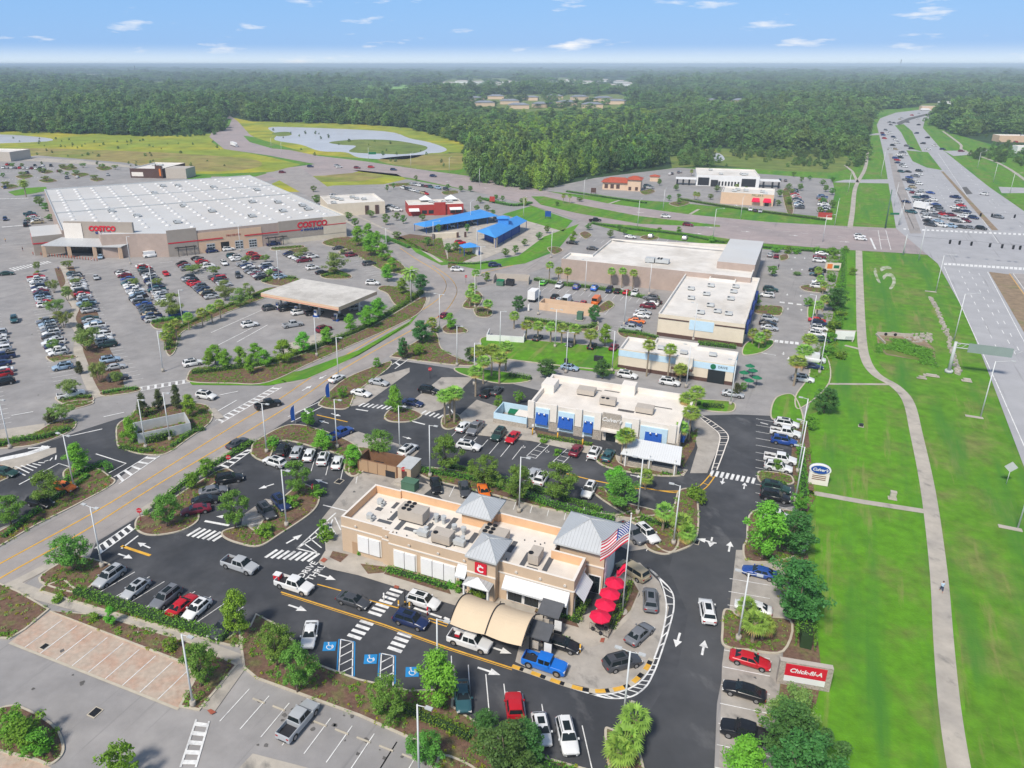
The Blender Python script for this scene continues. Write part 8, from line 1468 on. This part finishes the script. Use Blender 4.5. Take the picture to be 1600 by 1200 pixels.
while d_ < 26000:
    sp = max(6.6, d_*.0125); n = int(d_*1.75/sp)
    for i in range(n):
        a = -.86+1.75*(i+rf.random())/n; r_ = d_+sp*rf.uniform(-.5, .5); x, y = math.sin(a)*r_, math.cos(a)*r_
        fw = y*CS+HC*SN; py = CY-F*(y*SN-HC*CS)/fw if False else 0
        if not inpoly(x, y, WOOD): continue
        if d_ < 8000 and any(inpoly(x, y, c) for c in CLEAR) and rf.random() < .93: continue
        q = sp/7.6; br = inpoly(x+14*math.sin(y*.05)+rf.uniform(-9, 9), y+22*math.sin(x*.04)+rf.uniform(-14, 14), BR); k = 3 if br and rf.random() < .72 else rf.choice((0, 0, 1, 1, 2))
        lowf = .8+.35*math.sin(x*.006+1)*math.sin(y*.004)+rf.uniform(-.18, .22)
        z = -.3
        if d_ > 2500:
            q_ = min(1, (r_-2500)/6000); az = math.degrees(a); z = q_*(26*math.exp(-((az+36)/14)**2)+12*math.exp(-((az-30)/16)**2)+5*math.sin(az*.5+r_*.0006)+2*math.sin(az*1.7))-q_*4-1
        P_.append((x, y, z)); K_.append(k); s1 = q*rf.uniform(.7, 1.3); S_.append((s1, s1, (.78 if k == 3 else 1)*(lowf*1.1+(.35 if rf.random() < .12 else 0))*min(1.6, max(1, q**.3)))); A_.append(rf.uniform(0, 6.28))
    d_ += sp*.86
for s_, n, lo, hi in (("1045,234 1330,245 1335,262 1200,268 1060,262", 46, .25, .6), ("1045,234 1110,236 1112,262 1060,264", 26, .5, .85), ("0,215 330,222 400,262 60,258", 60, .1, .25), ("420,200 745,240 700,262 480,242", 26, .12, .3), ("200,208 345,204 330,214 210,214", 60, .3, .55), ("1150,236 1320,243 1320,250 1150,246", 40, .4, .7), ("1500,245 1600,262 1660,330 1600,262 1640,250 1560,225", 60, .3, .6), ("1330,200 1350,200 1348,262 1335,262", 20, .5, .8)):
    Q = pts(s_); xs = [q.x for q in Q]; ys = [q.y for q in Q]; c_ = 0
    while c_ < n:
        x, y = rf.uniform(min(xs), max(xs)), rf.uniform(min(ys), max(ys))
        if inpoly(x, y, Q): c_ += 1; s1 = rf.uniform(lo, hi); P_.append((x, y, -.2)); K_.append(rf.choice((0, 1, 1))); S_.append((s1, s1, s1*.9)); A_.append(rf.uniform(0, 6))
print('FOREST', len(P_))
me = bpy.data.meshes.new('forest'); me.from_pydata(P_, [], [])
me.attributes.new('kind', 'INT', 'POINT').data.foreach_set('value', K_); me.attributes.new('rot', 'FLOAT', 'POINT').data.foreach_set('value', A_); me.attributes.new('scl', 'FLOAT_VECTOR', 'POINT').data.foreach_set('vector', np.array(S_, 'f').ravel())
fo = addobj('forest', me); tag(fo, 'continuous wood of dark and bright green trees stretching to the horizon', 'forest', None, 'stuff')
gt = bpy.data.node_groups.new('forest_trees', 'GeometryNodeTree'); gt.interface.new_socket('Geometry', in_out='INPUT', socket_type='NodeSocketGeometry'); gt.interface.new_socket('Geometry', in_out='OUTPUT', socket_type='NodeSocketGeometry')
gi, go = gt.nodes.new('NodeGroupInput'), gt.nodes.new('NodeGroupOutput'); jn = gt.nodes.new('GeometryNodeJoinGeometry')
def attr(nm, ty): a = gt.nodes.new('GeometryNodeInputNamedAttribute'); a.data_type = ty; a.inputs[0].default_value = nm; return [o for o in a.outputs if o.enabled and o.name == 'Attribute'][0]
ak, ar, asx = attr('kind', 'INT'), attr('rot', 'FLOAT'), attr('scl', 'FLOAT_VECTOR'); cx = gt.nodes.new('ShaderNodeCombineXYZ'); gt.links.new(ar, cx.inputs[2])
for i, po in enumerate(PR):
    ip = gt.nodes.new('GeometryNodeInstanceOnPoints'); oi = gt.nodes.new('GeometryNodeObjectInfo'); oi.inputs[0].default_value = po; oi.inputs['As Instance'].default_value = True
    cp = gt.nodes.new('FunctionNodeCompare'); cp.data_type = 'INT'; cp.operation = 'EQUAL'; gt.links.new(ak, cp.inputs[2]); cp.inputs[3].default_value = i
    gt.links.new(gi.outputs[0], ip.inputs['Points']); gt.links.new(cp.outputs[0], ip.inputs['Selection']); gt.links.new(oi.outputs['Geometry'], ip.inputs['Instance']); gt.links.new(cx.outputs[0], ip.inputs['Rotation']); gt.links.new(asx, ip.inputs['Scale']); gt.links.new(ip.outputs[0], jn.inputs[0])
gt.links.new(jn.outputs[0], go.inputs[0]); fo.modifiers.new('trees', 'NODES').node_group = gt
gb = MB()
for c_ in CLEAR[3:]: gb.face([(q.x, q.y, .05+.02*CLEAR.index(c_)) for q in c_])
tag(gb.build('clearing_ground', M['marsh']), kind='structure')
# houses in the clearings
def house(x, y, w_, d__, m, rm, label, grp, h=3.4):
    q = G(x, y); t = empty('house', (q.x, q.y, 0), rf.uniform(-.5, .5), label, 'house', grp); part('walls', m, t, lambda b: b.box(-w_/2, w_/2, -d__/2, d__/2, 0, h)); part('roof', rm, t, lambda b: b.hip(-w_/2-.8, w_/2+.8, -d__/2-.8, d__/2+.8, h+.2, h+3.2, 0, w_*.5))
dm('roof_slate', (.22, .24, .28), .8, .1, .05); dm('roof_pale', (.5, .46, .42), .8, .1, .05)
i = 0
for x, y in ((742, 158), (757, 166), (775, 155), (796, 163), (810, 170), (828, 157), (848, 168), (866, 155), (885, 165), (905, 156), (925, 169), (942, 158), (962, 163), (1105, 162), (1130, 168), (1158, 162), (1185, 170)):
    house(x, y, 34, 16, 'stucco', 'roof_slate', f"long slate-roofed house, {ORD[i]} from the left in the clearing behind the bright wood", 'slate-roofed houses in the middle clearing', 6.5); i += 1
i = 0
for x, y in ((700, 133), (711, 139), (722, 130), (735, 137), (748, 131), (760, 141), (772, 133), (784, 138), (797, 131), (862, 130), (876, 136), (890, 128), (904, 138), (917, 131), (930, 135), (944, 128), (958, 137), (970, 130), (984, 134)):
    house(x, y, 50, 30, 'white', 'roof_pale', f"pale far-off house, {ORD[i]} from the left in the hazy settlement", 'pale houses of the hazy settlement', 8); i += 1
for x, y, wd, lb in ((145, 121, 120, 'pale sunlit hall roofs standing in the wood at the upper left'), (85, 122, 160, 'long low white shed in the wood at the far left')): simple('hall', (x, y), 92, -wd/2, wd/2, 0, 60, 16, 'stucco', 'roof_white', lb, 'hall', 0)
for x, y, h, lb in ((212, 118, 60, 'thin dark lattice tower rising from the left wood'), (1406, 106, 150, 'thin dark mast on the right horizon')):
    q = G(x, y); b = MB(); s_ = h/40
    for k in range(3): a = k*2.094; b.cyl((math.cos(a)*s_*2, math.sin(a)*s_*2, 0), (math.cos(a)*s_*.6, math.sin(a)*s_*.6, h), s_*.45, n=4)
    for k in range(8): b.cyl((s_*1.6, 0, k*h/8), (-s_, s_, (k+1)*h/8), s_*.25, n=4)
    tag(b.build('lattice_tower', [M['dark_metal']], None, (q.x, q.y, 0)), lb, 'tower')
# air: a closed box of pale haze round everything
hm = bpy.data.materials.new('haze'); hm.use_nodes = True; t = hm.node_tree; t.nodes.clear(); o_ = N(t, 'ShaderNodeOutputMaterial'); pv = N(t, 'ShaderNodeVolumePrincipled'); pv.inputs['Color'].default_value = (.68, .85, 1, 1); pv.inputs['Density'].default_value = 1.6e-4; pv.inputs['Anisotropy'].default_value = -.2; t.links.new(pv.outputs[0], o_.inputs['Volume'])
hb = MB(); hb.box(-41000, 41000, -41000, 41000, -14, 76); ho = hb.build('haze', [hm]); tag(ho, 'thin blue haze over the far woods', 'haze', None, 'stuff')
